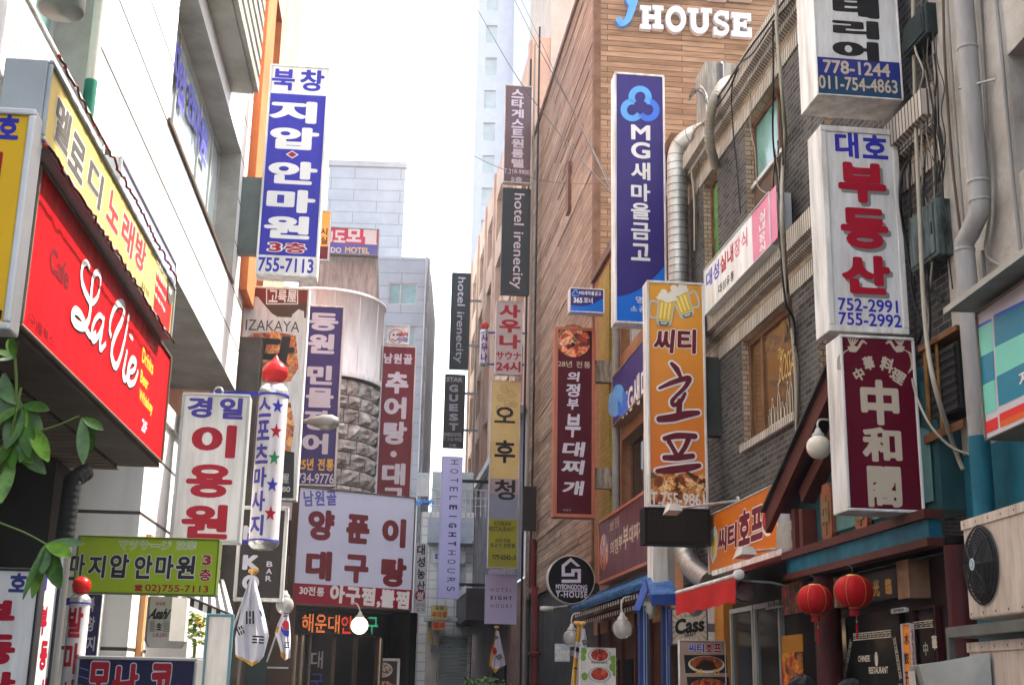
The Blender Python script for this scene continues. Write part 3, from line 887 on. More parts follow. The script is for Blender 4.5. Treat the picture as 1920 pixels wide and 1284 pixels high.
window(t, w5u[0], w5u[1], h[0], h[1], 0.10, M_BROWNFR, M_GLASSPALE, 0.05, mull=(0.5,))
M_AMBER = mat('amber_lit_glass', (0.16, 0.085, 0.03), 0.12, grime=0.5, gscale=2.0, spec=0.5)
o = window(t, w3u[0], w3u[1], w3z[0], w3z[1], 0.08, M_BROWNFR, M_AMBER, 0.07, mull=(0.27,))
# glass decoration: outlined letters, script and a row of bottles
dec = MB().use(mat('pale_glass_print', (0.42, 0.41, 0.36), 0.6, grime=0))
for i, (bx, hgt, wd2) in enumerate(((0.36, .16, .05), (0.42, .24, .06), (0.48, .14, .05), (0.535, .34, .05), (0.60, .15, .07), (0.66, .12, .05), (0.70, .30, .045), (0.76, .36, .05), (0.83, .40, .05), (0.90, .46, .055))):
    cu = w3u[0] + (w3u[1] - w3u[0]) * bx; bz = w3z[0] + 0.09; hh = hgt * (w3z[1] - w3z[0]); q = wd2 * (w3u[1] - w3u[0]) / 2
    outer = [(cu - q, bz), (cu + q, bz), (cu + q, bz + hh * .6), (cu + q * .35, bz + hh * .78), (cu + q * .35, bz + hh), (cu - q * .35, bz + hh), (cu - q * .35, bz + hh * .78), (cu - q, bz + hh * .6)]
    inner = [(cu + (a - cu) * .62, bz + .012 + (b - bz) * .9) for a, b in outer]
    dec.poly([outer, inner], 0.10 - 0.001 * (i % 3))
W3 = lambda a, b: (w3u[0] + (w3u[1] - w3u[0]) * a, w3z[0] + (w3z[1] - w3z[0]) * b)
dec.use(mat('dark_glass_print', (0.05, 0.025, 0.02), 0.5)); p, q = W3(.66, .70), W3(.95, .92); write(dec, 'ㅅ스', (*p, *q), 0.03, 0.10)
dec.use(mat('yellow_glass_print', (0.45, 0.30, 0.10), 0.5)); p, q = W3(.55, .62), W3(.66, .71); write(dec, 'The', (*p, *q), 0.0, 0.10, shear=.2)
p, q = W3(.57, .40), W3(.84, .63); write(dec, 'BOSSA', (*p, *q), 0.0, 0.10, shear=.2)
t.add('glass_print', dec, parent=o)
window(t, w4u[0], w4u[1], w3z[0], w3z[1], 0.08, M_BROWNFR, M_GLASSDK, 0.07, mull=(0.5,))
si = MB().use(M_SOLDIER)
for w_, z_ in ((w3u, w3z), (w4u, w3z)): si.box(w_[0] - 0.05, w_[1] + 0.05, -0.05, 0.08, z_[0] - 0.09, z_[0] - 0.002)
t.add('window_sill', si)
# stair head on the roof beside the duct
stt = MB().use(M_CONC); stt.box(ub0 - 0.02, ub0 + 0.55, 0.32, 1.3, ztop - 0.6, FR.px(1285, 178, -0.3)[1]); t.add('roof_hut', stt)
# ------------------------------------------------------------------ bank building
Ym0, Ym1 = 17.92, 24.9
um0, um1 = uR(Ym1), uR(Ym0)
t = Thing('bank_building', 'orange brick bank building between the wooden house and the grey brick one', 'building', FR, (-21, 0, 0))
mz = 9.6
mw = MB().use(M_ORBRICK)
b0, b1, b2, b3 = FR.px(1166, 860)[0], FR.px(1222, 860)[0], FR.px(1195, 950)[1], FR.px(1195, 800)[1]
grid_wall(mw, um0, um1, 2.6, mz, [(b0, b1, b2, b3), (b0, b1, 7.4, 8.8)], 0.25); shell(mw, um0, um1, 2.6, mz, 7)
t.add('wall', mw)
window(t, b0, b1, b2, b3, 0.15, M_BROWNFR, M_GLASSDK, 0.06, mull=(0.45,))
window(t, b0, b1, 7.4, 8.8, 0.15, M_ALU, M_GLASSPALE, 0.06, mull=(0.5,))
yl = MB().use(brickmat('yellow_tile', (0.30, 0.215, 0.03), (0.35, 0.26, 0.05), (0.2, 0.16, 0.05), 0.2, 0.1, 0.006, grime=0.3, bump=0.3)); c0, c1 = FR.px(1129, 600)[0], FR.px(1148, 600)[0]
yl.box(c0, c1, -0.06, -0.001, 4.2, mz - 0.2); t.add('yellow_tile_strip', yl)
cp = MB().use(M_WOODTRIM); cp.box(um0, um1, -0.08, 0.2, mz + 0.002, mz + 0.18); t.add('coping', cp)
gp = MB().use(mat('grey_plastic_pipe', (0.23, 0.225, 0.215), 0.5, grime=0.3)); x0 = FR.px(1155, 700, 0.12)[0]; gp.tube([(x0, -0.12, 3.6), (x0, -0.12, 9.4)], 0.07, 10)
solo('bank_downpipe', 'grey downpipe on the bank building beside the yellow tile strip', 'pipe', gp, FR, (x0, -0.12, 3.6))
# ------------------------------------------------------------------ wooden building
Yw0, Yw1 = 24.92, 35.6
uw0, uw1 = uR(Yw1), uR(Yw0)
zw0, zw1 = FR.px(994, 1115)[1], FR.px(1048, 118)[1]
t = Thing('wooden_building', 'tall building clad in brown wooden boards behind the bank', 'building', FR, (-30, 0, 0))
zw1 = max(zw1, 15.6)
w = MB().use(M_WOODSIDE); w.quad((uw0, 0, zw0), (uw1, 0, zw0), (uw1, 0, zw1), (uw0, 0, zw1))
rs = random.Random(5)
for k in range(46):
    z = zw0 + 0.1 + rs.random() * (zw1 - zw0 - 0.3); a = uw0 + rs.random() * (uw1 - uw0) * 0.7; b = min(uw1 - 0.05, a + rs.uniform(1.5, 6))
    w.box(a, b, -rs.uniform(0.008, 0.022), 0.001, z, z + rs.uniform(0.03, 0.12))
w.use(M_WOOD); w.quad((uw1, 0, zw0), (uw1, 8, zw0), (uw1, 8, zw1), (uw1, 0, zw1))
w.quad((uw0, 8, zw0), (uw0, 0, zw0), (uw0, 0, zw1), (uw0, 8, zw1)); w.quad((uw0, 0, zw1), (uw1, 0, zw1), (uw1, 8, zw1), (uw0, 8, zw1)); w.quad((uw1, 8, zw0), (uw0, 8, zw0), (uw0, 8, zw1), (uw1, 8, zw1))
w.use(M_INT); w.quad((uw0, 8, zw0), (uw1, 8, zw0), (uw1, 0, zw0), (uw0, 0, zw0))
t.add('wall', w)
tr = MB().use(M_WOODTRIM); tr.box(uw1 - 0.14, uw1 + 0.03, -0.03, 0.12, zw0, zw1 + 0.02); tr.box(uw0, uw1 + 0.04, -0.05, 0.3, zw1 + 0.021, zw1 + 0.16); tr.box(uw1 - 0.02, uw1 + 0.05, 0.32, 8, zw1 + 0.002, zw1 + 0.16)
tr.box(uw0, uw1 + 0.02, -0.06, 0.02, zw0 - 0.12, zw0 - 0.001); c0 = FR.px(1068, 390)[0]; tr.box(c0 - 0.12, c0 + 0.25, -0.08, 0.0, FR.px(1068, 402)[1], FR.px(1068, 312)[1])
t.add('trim', tr)
gwall = MB().use(mat('grey_shop_wall', (0.06, 0.06, 0.053), 0.7, grime=0.35, gscale=1.5)); gwall.quad((uw0, 0.05, 0), (uw1, 0.05, 0), (uw1, 0.05, zw0), (uw0, 0.05, zw0)); gwall.quad((uw1, 0.05, 0), (uw1, 8, 0), (uw1, 8, zw0), (uw1, 0.05, zw0)); t.add('ground_floor_wall', gwall)
# ------------------------------------------------------------------ beige tall building beyond
FB = Frame((4.4 + SR * 35.7, 35.7), YAW_R)
t = Thing('beige_building', 'tall cream rendered building rising behind the wooden one', 'building', FB, (0, 0, 0))
bb = MB().use(mat('cream_render', (0.62, 0.55, 0.46), 0.85, grime=0.12)); bb.box(0.55, 9, 0, 5.5, 12.2, 40)
t.add('wall', bb)
bx = MB().use(mat('tan_render', (0.55, 0.46, 0.36), 0.85, grime=0.2))
for k in range(2):
    z = 25.6 + k * 3.2; bx.box(0.2, 0.548, 0.2, 4.6, z, z + 0.25); bx.box(0.2, 0.28, 0.2, 4.6, z + 0.252, z + 1.0)
t.add('balcony', bx)
# ------------------------------------------------------------------ peach building with windows
up0, up1 = uR(58), uR(35.75)
t = Thing('peach_building', 'far peach rendered building with deep set windows behind the column of signs', 'building', FR, (-46, 0, 0))
pz0, pz1 = FR.px(935, 850)[1], FR.px(915, 385)[1]
pk = MB().use(mat('peach_wall', (0.66, 0.46, 0.34), 0.85, grime=0.15))
hs_ = []
for r in range(4):
    for c in range(6):
        a = up0 + 1.0 + c * 3.6; z = pz0 + 0.4 + r * 2.75
        if a + 2.4 < up1 - 0.4 and z + 1.8 < pz1 - 0.3: hs_.append((a, a + 2.5, z, z + 1.75))
grid_wall(pk, up0, up1, pz0, pz1, hs_, 0.45); shell(pk, up0, up1, pz0, pz1, 9)
t.add('wall', pk)
rb = MB().use(mat('pale_peach_trim', (0.62, 0.46, 0.36), 0.85, grime=0.15))
for c in range(7):
    a = up0 + 0.35 + c * 3.6
    if a + 0.4 < up1: rb.box(a - 0.1, a + 0.2, -0.08, -0.001, pz0, pz1)
t.add('pilasters', rb)
for (a, b, c, d) in hs_:
    window(t, a, b, c, d, 0.3, M_BROWNFR, M_GLASSDK, 0.08, mull=(0.5,))
lw = MB().use(mat('grey_metal_panels', (0.42, 0.42, 0.46), 0.5, 0.1, grime=0.35, streak=1)); lw.quad((up0, 0.0, 4.6), (up1, 0.0, 4.6), (up1, 0, pz0 - 0.002), (up0, 0, pz0 - 0.002))
k = up0
while k < up1 - 0.3:
    lw.box(k, k + 0.06, -0.07, -0.001, 4.6, pz0 - 0.1); k += 0.55
lw.use(M_ALU); lw.box(up0, up1, -0.25, -0.072, pz0 - 0.2, pz0 + 0.05)
t.add('metal_facade', lw)
gf = MB().use(mat('brown_stucco', (0.26, 0.155, 0.11), 0.9, grime=0.35)); gf.quad((up0, 0.1, 0), (up1, 0.1, 0), (up1, 0.1, 4.6), (up0, 0.1, 4.6)); gf.use(M_INT); gf.box(uR(44), uR(40.5), 0.02, 0.098, 0.2, 2.3); t.add('ground_floor_wall', gf)
ca = MB().use(mat('dark_brown_canopy', (0.055, 0.045, 0.04), 0.6, grime=0.3)); e0, e1 = uR(52), uR(40); ca.box(e0, e1, -1.25, 0.0, 3.6, 4.55); ca.use(M_ALU); ca.box(e0, e1, -1.3, -1.252, 4.4, 4.62); t.add('shop_canopy', ca)
# ------------------------------------------------------------------ far white tower
FW = at_depth(930, 300, 100, 0.02)
t = Thing('far_tower', 'hazy white tower block with a column of small windows', 'building', FW, (0, 0, 0))
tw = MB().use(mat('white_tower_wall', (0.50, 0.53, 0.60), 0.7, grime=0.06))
a, b = FW.px(888, 300)[0], FW.px(1000, 300)[0]
hh_ = []
for y in range(-14, 700, 61):
    hh_.append((FW.px(905, y)[0] + (y - 300) * -0.0004, FW.px(927, y)[0] + (y - 300) * -0.0004, FW.px(916, y + 34)[1], FW.px(916, y)[1]))
hh_ = [(hh_[5][0], hh_[5][1], c, d) for (_, _, c, d) in hh_]
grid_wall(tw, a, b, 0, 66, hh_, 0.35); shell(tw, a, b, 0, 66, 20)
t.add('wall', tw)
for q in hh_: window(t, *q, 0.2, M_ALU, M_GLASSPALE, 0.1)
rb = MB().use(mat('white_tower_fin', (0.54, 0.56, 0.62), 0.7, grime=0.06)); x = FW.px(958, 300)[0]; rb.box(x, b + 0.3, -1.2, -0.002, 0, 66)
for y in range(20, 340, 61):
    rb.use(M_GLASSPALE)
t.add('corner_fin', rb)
# ------------------------------------------------------------------ house with the roller shutter at the end of the street
FE = at_depth(850, 1200, 44, 0.0)
ex = lambda x: FE.px(x, 1150)[0]
ez = lambda y: FE.px(845, y)[1]
t = Thing('shutter_house', 'small cream house with a grey roller shutter closing the end of the street', 'building', FE, (0, 0, 0))
M_TILEW = brickmat('white_wall_tile', (0.72, 0.70, 0.63), (0.78, 0.76, 0.69), (0.5, 0.48, 0.43), 0.3, 0.3, 0.02, offset=0, grime=0.2, bump=0.2)
ew = MB().use(M_TILEW); s0, s1, sz = ex(826), ex(878), ez(1192)
grid_wall(ew, ex(783), ex(884), 0, ez(960), [(s0, s1, 0.02, sz), (ex(842), ex(872), ez(1110), ez(1060))], 0.2, mrev=M_CONC); shell(ew, ex(783), ex(884), 0, ez(960), 1.6)
t.add('wall', ew)
sh = MB().use(mat('grey_shutter', (0.52, 0.57, 0.54), 0.55, 0.0, grime=0.2))
z = 0.03
while z < sz - 0.05:
    sh.add([(s0, 0.16, z), (s1, 0.16, z), (s1, 0.12, z + 0.045), (s0, 0.12, z + 0.045), (s1, 0.16, z + 0.09), (s0, 0.16, z + 0.09)], [(0, 1, 2, 3), (3, 2, 4, 5)]); z += 0.09
t.add('roller_shutter', sh)
window(t, ex(842), ex(872), ez(1110), ez(1060), 0.05, M_ALU, M_GLASSPALE, 0.06, mull=(0.3, 0.6), trans=(0.3, 0.6))
col_ = MB().use(mat('cream_plaster', (0.72, 0.64, 0.52), 0.85, grime=0.25)); col_.box(ex(804), ex(823), -0.35, -0.001, 0, ez(1165)); t.add('pier', col_)
bal = MB().use(mat('pale_blue_grey_parapet', (0.5, 0.53, 0.57), 0.8, grime=0.25)); bal.box(ex(800), ex(884), -1.2, -1.0, ez(1016), ez(980)); bal.box(ex(800), ex(884), -1.19, -0.002, ez(1016) - 0.15, ez(1016) - 0.002); t.add('balcony', bal)
can = MB().use(M_ALU); can.box(ex(798), ex(884), -0.9, -0.352, ez(1167), ez(1160)); t.add('canopy', can)
up_ = MB().use(mat('grey_green_wall', (0.45, 0.49, 0.47), 0.85, grime=0.3)); up_.box(ex(800), ex(880), 0.5, 1.6, ez(958), ez(880)); t.add('upper_storey', up_)
rl = MB().use(M_ALU)
for i in range(12):
    x = ex(803) + i * 0.17; rl.tube([(x, -0.9, ez(975)), (x, -0.9, ez(925))], 0.018, 5)
for y in (925, 940, 955): rl.tube([(ex(803), -0.9, ez(y)), (ex(803) + 1.9, -0.9, ez(y))], 0.02, 5)
t.add('balcony_rail', rl)
tp = MB().use(mat('blue_tarpaulin', (0.06, 0.24, 0.55), 0.5, grime=0.2))
rs = random.Random(9)
n_ = 12; vs = []
for i in range(n_):
    for j in range(4): vs.append((ex(780) + (ex(812) - ex(780)) * i / (n_ - 1), -1.3 - 0.3 * j + rs.uniform(-.1, .1), ez(948) - 0.09 * j + rs.uniform(-.06, .06)))
tp.add(vs, [(i * 4 + j, i * 4 + j + 1, (i + 1) * 4 + j + 1, (i + 1) * 4 + j) for i in range(n_ - 1) for j in range(3)])
solo('tarpaulin', 'crumpled blue tarpaulin over the balcony at the street end', 'tarpaulin', tp, FE, (ex(796), -1.3, ez(950)))
# dark glass shop front on the left beyond the corner house
FX = Frame((-4.02, 27.6), math.atan2(1, -0.02))
t = Thing('dark_shop', 'dark glass shop front beyond the round cornered house', 'building', FX, (8, 0, 0))
dk = MB().use(mat('dark_teal_wall', (0.03, 0.04, 0.04), 0.5, grime=0.3)); dk.box(0, 16, 0.02, 4, 0, 5.2); t.add('wall', dk)
for k in range(4): window(t, 0.4 + k * 3.9, 4.0 + k * 3.9, 0.3, 3.9, -0.05, M_ALU, mat('teal_shop_glass', (0.02, 0.035, 0.034), 0.06, grime=0.3, spec=0.8), 0.06, mull=(0.5,))
# ================================================================== SIGNS ON THE LEFT
def ink(name, h, rough=0.5, **k): return mat(name, h, rough, grime=k.pop('grime', 0.1), **k)
I_BLUE = ink('blue_ink', (0.035, 0.04, 0.30)); I_RED = ink('red_ink', (0.33, 0.006, 0.022)); I_BLACK = ink('black_ink', (0.018, 0.017, 0.018)); I_WHITE = ink('white_ink', (0.68, 0.67, 0.66))
I_YEL = ink('yellow_ink', (0.72, 0.42, 0.05)); I_NAVY = ink('navy_ink', (0.03, 0.03, 0.11)); I_SHADOW = ink('grey_drop_print', (0.20, 0.19, 0.18)); I_MAROON = ink('maroon_ink', (0.13, 0.008, 0.018))
F_WHITE = mat('white_sign_face', (0.68, 0.665, 0.64), 0.4, grime=0.24, streak=1, gscale=0.9)
F_GREYW = mat('grey_white_sign_face', (0.60, 0.595, 0.59), 0.4, grime=0.24, streak=1)
F_BLUE = mat('royal_blue_sign_face', (0.03, 0.03, 0.33), 0.4, grime=0.15, streak=1)
GROUP_L = 'shop signs along the left side'; GROUP_R = 'shop signs along the right side'
def wall_u(fr, u, y, wall):
    p = fr.w((u, y, 0)); d = (p - wall.o).dot(wall.Y)
    return u - d / fr.X.dot(wall.Y)
def psign(name, label, tl, br, Y, side='R', depth=0.22, arms=(0.2, 0.8), yaw=None, off=0.0, **k):
    """a sign that sticks out from the wall, with arms back to the wall"""
    cx, cy = (tl[0] + br[0]) / 2, (tl[1] + br[1]) / 2
    fr = at_depth(cx, cy, Y, yaw if yaw is not None else (YAW_R if side == 'R' else YAW_L))
    s = Sign(name, label, 'sign', fr, tl, br, depth=depth, group=GROUP_R if side == 'R' else GROUP_L, **k)
    s.arms = []
    w = FR if side == 'R' else FL
    e = s.u1 if side == 'R' else s.u0
    uw = wall_u(fr, e, depth / 2, w)
    for a in arms:
        z = s.v0 + (s.v1 - s.v0) * a
        if side == 'R' and uw > e + 0.02: s.arms.append((e + 0.004, uw, depth * 0.35, depth * 0.65, z - 0.05, z + 0.05))
        if side == 'L' and uw < e - 0.02: s.arms.append((uw, e - 0.004, depth * 0.35, depth * 0.65, z - 0.05, z + 0.05))
    return s
# ---- tall blue and white massage sign
s = psign('projecting_sign', 'tall blue and white sign with a small red diamond, high on the white building', (508, 121), (594, 520), 18.0, 'L', depth=0.3, face=F_WHITE)
s.band(178, 480, F_BLUE)
for ch, a, b, c, d in (('북', 510, 130, 553, 170), ('창', 563, 132, 608, 172)): s.text(ch, a, b, c, d, F_BLUE, 0.032, ax=1.2)
for ch, a, b, c, d in (('지', 507, 190, 593, 231), ('압', 507, 239, 597, 281), ('안', 504, 303, 594, 346), ('마', 501, 356, 590, 399), ('원', 496, 405, 580, 448)): s.text(ch, a, b, c, d, I_WHITE, 0.045, ax=1.3, k=1)
s.shape([(548, 283), (560, 291), (548, 298), (536, 290)], I_WHITE, 1); s.shape([(548, 285), (557, 291), (548, 296), (539, 290)], I_RED, 2)
s.text('3', 504, 455, 527, 472, I_RED, 0.03, out=I_WHITE, ow=0.05, k=1, ax=1.3); s.text('층', 534, 456, 573, 475, I_RED, 0.03, out=I_WHITE, ow=0.04, k=1, ax=1.4)
s.text('755-7113', 484, 484, 588, 511, F_BLUE, 0.025)
s.done([(s.u0 - 0.75, s.u0 - 0.004, 0.05, 0.25, s.v0 + 0.35, s.v0 + 1.55)], mat('grey_green_steel', (0.12, 0.15, 0.14), 0.5, grime=0.3))
# ---- orange sign and red motel sign far behind
s = psign('projecting_sign', 'narrow orange sign with maroon foot peeping out behind the blue one', (596, 394), (616, 489), 30, 'L', face=mat('orange_yellow_face', (0.72, 0.42, 0.07), 0.4), arms=())
s.band(462, 500, I_MAROON); s.text('시', 601, 428, 614, 441, I_MAROON, 0.03, k=1); s.text('실', 601, 444, 614, 458, I_MAROON, 0.03, k=1); s.done()
s = psign('roof_sign', 'pink and blue motel sign board on the stucco roof', (612, 425), (709, 480), 32.6, 'L', face=mat('pink_red_face', (0.55, 0.05, 0.11), 0.4), arms=(), casing=STEEL)
s.band(457, 482, mat('blue_violet_face', (0.12, 0.12, 0.42), 0.4)); s.text('영', 606, 433, 624, 455, I_WHITE, 0.04, k=1); s.text('도', 626, 432, 648, 455, I_WHITE, 0.04, k=1); s.text('모텔', 650, 427, 707, 458, I_WHITE, 0.045, k=1, ax=1.2)
s.text('DO', 620, 464, 640, 474, I_WHITE, 0.03, k=2); s.text('MOTEL', 647, 464, 693, 475, ink('pale_yellow_ink', (0.7, 0.55, 0.2)), 0.03, k=2); s.done()
# ---- izakaya sign
s = psign('projecting_sign', 'tall food sign with a brown brush top and fried chicken photo behind the barber pole', (462, 536), (556, 938), 19.6, 'L', depth=0.25, face=F_GREYW, casing=WHITE_PAINT)
F_BR = mat('red_brown_face', (0.17, 0.03, 0.02), 0.5)
s.band(536, 566, F_BR); F_BR2 = mat('dark_brown_face', (0.075, 0.045, 0.03), 0.5)
s.band(566, 594, F_BR2, 0)
s.shape([(462, 566), (474, 555), (484, 557), (496, 572), (510, 588), (520, 594), (566, 597), (566, 612), (458, 612)], F_GREYW, 0)
s.shape([(548, 590), (560, 580), (570, 584), (570, 600), (546, 600)], F_GREYW, 0)
for a in ((499, 541, 559, 543), (499, 569, 559, 571), (499, 543, 501, 569), (557, 543, 559, 569)): s.shape([(a[0], a[1]), (a[2], a[1]), (a[2], a[3]), (a[0], a[3])], I_WHITE, 1)
s.text('고', 504, 544, 521, 567, I_WHITE, 0.02, k=2); s.text('륙', 521, 544, 538, 567, I_WHITE, 0.02, k=2); s.text('屋', 539, 544, 556, 567, I_WHITE, 0.02, k=2)
s.text('IZAKAYA', 461, 601, 562, 621, ink('brown_ink', (0.06, 0.045, 0.04)), 0.0, k=1)
FOOD1 = foodmat('fried_chicken_print', ['6a2408', 'b4521a', 'd07a2c', '8a3a10', 'e0a055'], 9)
s.shape([(452, 640), (475, 625), (520, 622), (555, 630), (560, 690), (545, 715), (510, 720), (480, 712), (468, 722), (450, 700)], FOOD1, 1)
s.text('다', 480, 630, 552, 688, I_BLACK, 0.07, k=3, shear=.1)
s.shape([(440, 765), (470, 750), (545, 755), (552, 800), (545, 850), (500, 860), (438, 850)], FOOD1, 1)
s.shape([(445, 812), (470, 800), (480, 850), (460, 862), (440, 850)], I_BLACK, 2)
s.shape([(436, 872), (470, 850), (500, 866), (520, 842), (552, 848), (550, 936), (434, 936)], I_BLACK, 2)
s.text('屋', 530, 888, 542, 906, F_GREYW, 0.0, k=3); s.text('80', 529, 912, 544, 922, F_GREYW, 0.01, k=3)
s.done()
# ---- purple eel sign
F_PUR = mat('deep_purple_face', (0.05, 0.035, 0.15), 0.4, grime=0.12)
s = psign('projecting_sign', 'tall purple sign with large pale letters behind the street lamp head', (579, 572), (628, 912), 23.9, 'L', face=F_PUR, arms=())
for ch, a, b, c, d in (('동', 579, 587, 634, 620), ('원', 577, 626, 627, 663), ('민', 576, 685, 623, 721), ('물', 574, 727, 625, 764), ('장', 570, 769, 620, 806), ('어', 567, 812, 615, 851)): s.text(ch, a, b, c, d, ink('pale_lilac_ink', (0.55, 0.53, 0.60)), 0.045, ax=1.2)
s.text('25년 전통', 558, 859, 626, 882, I_YEL, 0.03); s.text('734-9776', 557, 887, 626, 906, ink('pale_lilac_ink', (0.55, 0.53, 0.60)), 0.02)
s.done()
# ---- maroon loach soup sign
F_MAR = mat('maroon_face', (0.15, 0.010, 0.022), 0.42, grime=0.15, streak=1)
PALE = ink('pale_lilac_ink', (0.55, 0.53, 0.60))
s = psign('projecting_sign', 'maroon sign with rounded white letters standing above the big pale square sign', (717, 647), (770, 935), 27.5, 'L', face=F_MAR, arms=())
s.text('남원골', 720, 663, 773, 682, PALE, 0.035)
for ch, a, b, c, d in (('추', 723, 697, 766, 738), ('어', 720, 744, 762, 785), ('탕', 719, 790, 763, 833), ('대', 716, 868, 760, 909), ('구', 716, 914, 758, 950)): s.text(ch, a, b, c, d, PALE, 0.05)
s.disc(738, 851, 6, PALE); s.done()
s = psign('projecting_sign', 'small white round headed sign sitting on top of the maroon one', (724, 609), (767, 647), 27.8, 'L', face=F_WHITE, arms=(), depth=0.1)
s.disc(743, 631, 14, I_RED); s.disc(743, 631, 12.5, F_WHITE, 1); s.text('얼라', 746, 623, 766, 631, I_RED, 0.04, k=2); s.text('주꿈', 744, 633, 765, 641, ink('mid_blue_ink', (0.05, 0.12, 0.45)), 0.04, k=2)
s.disc(738, 628, 2, I_BLACK, 3); s.disc(745, 628, 2, I_BLACK, 3); s.stroke(curve([(734, 635), (740, 639), (747, 636)], 4), 2, I_RED, 3); s.done()
# ---- big pale square sign over the corner restaurant
F_LAV = mat('pale_lavender_face', (0.52, 0.56, 0.70), 0.38, grime=0.05)
F_CRIM = mat('crimson_face', (0.26, 0.003, 0.024), 0.4)
s = Sign('fascia_sign', 'big square pale lavender sign with maroon letters above the glowing globe lamp', 'sign', at_depth(665, 1026, 23.9, math.radians(30)), (561, 911), (771, 1144), depth=0.3, face=F_LAV, group=GROUP_L, casing=mat('brown_sign_casing', (0.10, 0.07, 0.05), 0.6), border=0.02)
s.band(1099, 1150, F_CRIM)
s.text('남원골', 569, 919, 631, 948, mat('blue_violet_face', (0.12, 0.12, 0.42), 0.4), 0.03, ang=.12)
I_MAR2 = ink('maroon_letter', (0.15, 0.012, 0.02))
for ch, a, b, c, d in (('양', 577, 955, 627, 1013), ('푼', 649, 964, 693, 1019), ('이', 716, 971, 761, 1026), ('대', 573, 1032, 622, 1088), ('구', 645, 1039, 691, 1093), ('탕', 714, 1045, 762, 1100)): s.text(ch, a, b, c, d, I_MAR2, 0.06)
s.text('30전통', 561, 1099, 608, 1116, I_WHITE, 0.03, k=1, ang=-.03)
s.text('아구찜,뽈찜', 619, 1101, 768, 1137, I_WHITE, 0.055, k=1, ang=-.035)
s.done()
# blue side board left of it
s = psign('blue_board', 'narrow bright blue board beside the big pale sign', (541, 1042), (556, 1120), 24.2, 'L', depth=0.05, arms=(), face=mat('bright_blue_face', (0.02, 0.04, 0.35), 0.4), border=0.005); s.done()
# ---- KO bar sign
s = psign('projecting_sign', 'black bar sign in a white frame hanging behind the flag', (450, 948), (530, 1128), 18.9, 'L', depth=0.15, arms=(), face=mat('brown_black_face', (0.032, 0.026, 0.022), 0.4), casing=WHITE_PAINT, border=0.05)
s.text('N', 456, 985, 486, 1012, PALE, 0.06, k=0); s.text('K', 455, 1040, 486, 1068, PALE, 0.06); s.text('O', 454, 1077, 486, 1106, PALE, 0.06)
for i, ch in enumerate('BAR'): s.text(ch, 500 - i * 1, 1052 + i * 13.5, 511 - i, 1062 + i * 13.5, PALE, 0.02)
s.done()
# ---- barber shop sign
s = psign('projecting_sign', 'white barber sign with three large red letters in front of the dark recess', (343, 736), (449, 1018), 14.2, 'L', depth=0.22, face=F_WHITE, casing=mat('galvanised_casing', (0.42, 0.43, 0.42), 0.4, 0.4))
s.text('경', 352, 744, 398, 783, mat('violet_blue_ink', (0.06, 0.045, 0.28), 0.5), 0.04, ax=1.15); s.text('일', 412, 746, 456, 786, _mats['violet_blue_ink'], 0.04, ax=1.15)
for ch, a, b, c, d in (('이', 360, 796, 442, 858), ('용', 350, 870, 435, 933), ('원', 341, 945, 427, 1010)): s.text(ch, a, b, c, d, I_RED, 0.042, ax=1.25)
rg = MB().use(STEEL); zz = s.v1; uc = (s.u0 + s.u1) / 2
rg.tube([(uc + 0.05 * math.cos(q * .524), 0.1, zz + 0.05 + 0.05 * math.sin(q * .524)) for q in range(13)], 0.012, 6); s.t.add('hanging_ring', rg); s.done()
# ---- green massage sign
F_GREEN = mat('lime_green_face', (0.34, 0.50, 0.012), 0.38, grime=0.12)
s = psign('projecting_sign', 'lime green sign with black brush letters below the barber sign', (148, 1003), (404, 1117), 11.6, 'L', depth=0.16, face=F_GREEN, casing=mat('dark_green_casing', (0.10, 0.13, 0.03), 0.5), border=0.012, arms=(0.5,))
for ch, a, b in (('マ', 223, 240), ('ッ', 243, 258), ('サ', 262, 280), ('ー', 283, 300), ('ジ', 303, 321), ('按', 331, 348), ('摩', 350, 368)):
    s.text(ch, a, 1014 if ch != 'ー' else 1021, b, 1030 if ch != 'ー' else 1024, F_GREEN, 0.0, out=I_WHITE, ow=0.05)
for ch, a, b, c, d in (('마', 132, 1038, 160, 1080), ('지', 166, 1040, 198, 1083), ('압', 206, 1038, 242, 1083), ('안', 252, 1040, 286, 1085), ('마', 292, 1040, 326, 1085), ('원', 330, 1041, 366, 1085)): s.text(ch, a, b, c, d, I_BLACK, 0.035, out=I_WHITE, ow=0.035, shear=.03)
s.text('3', 380, 1040, 396, 1059, I_RED, 0.04, out=I_WHITE, ow=.03, ax=1.3); s.text('층', 374, 1066, 396, 1089, I_RED, 0.03, out=I_WHITE, ow=.03)
s.text('02)755-7113', 272, 1096, 391, 1113, I_RED, 0.02)
s.shape([(252, 1099), (254, 1096), (266, 1096), (269, 1100), (265, 1102), (268, 1108), (252, 1107), (255, 1101)], I_RED)
s.done()
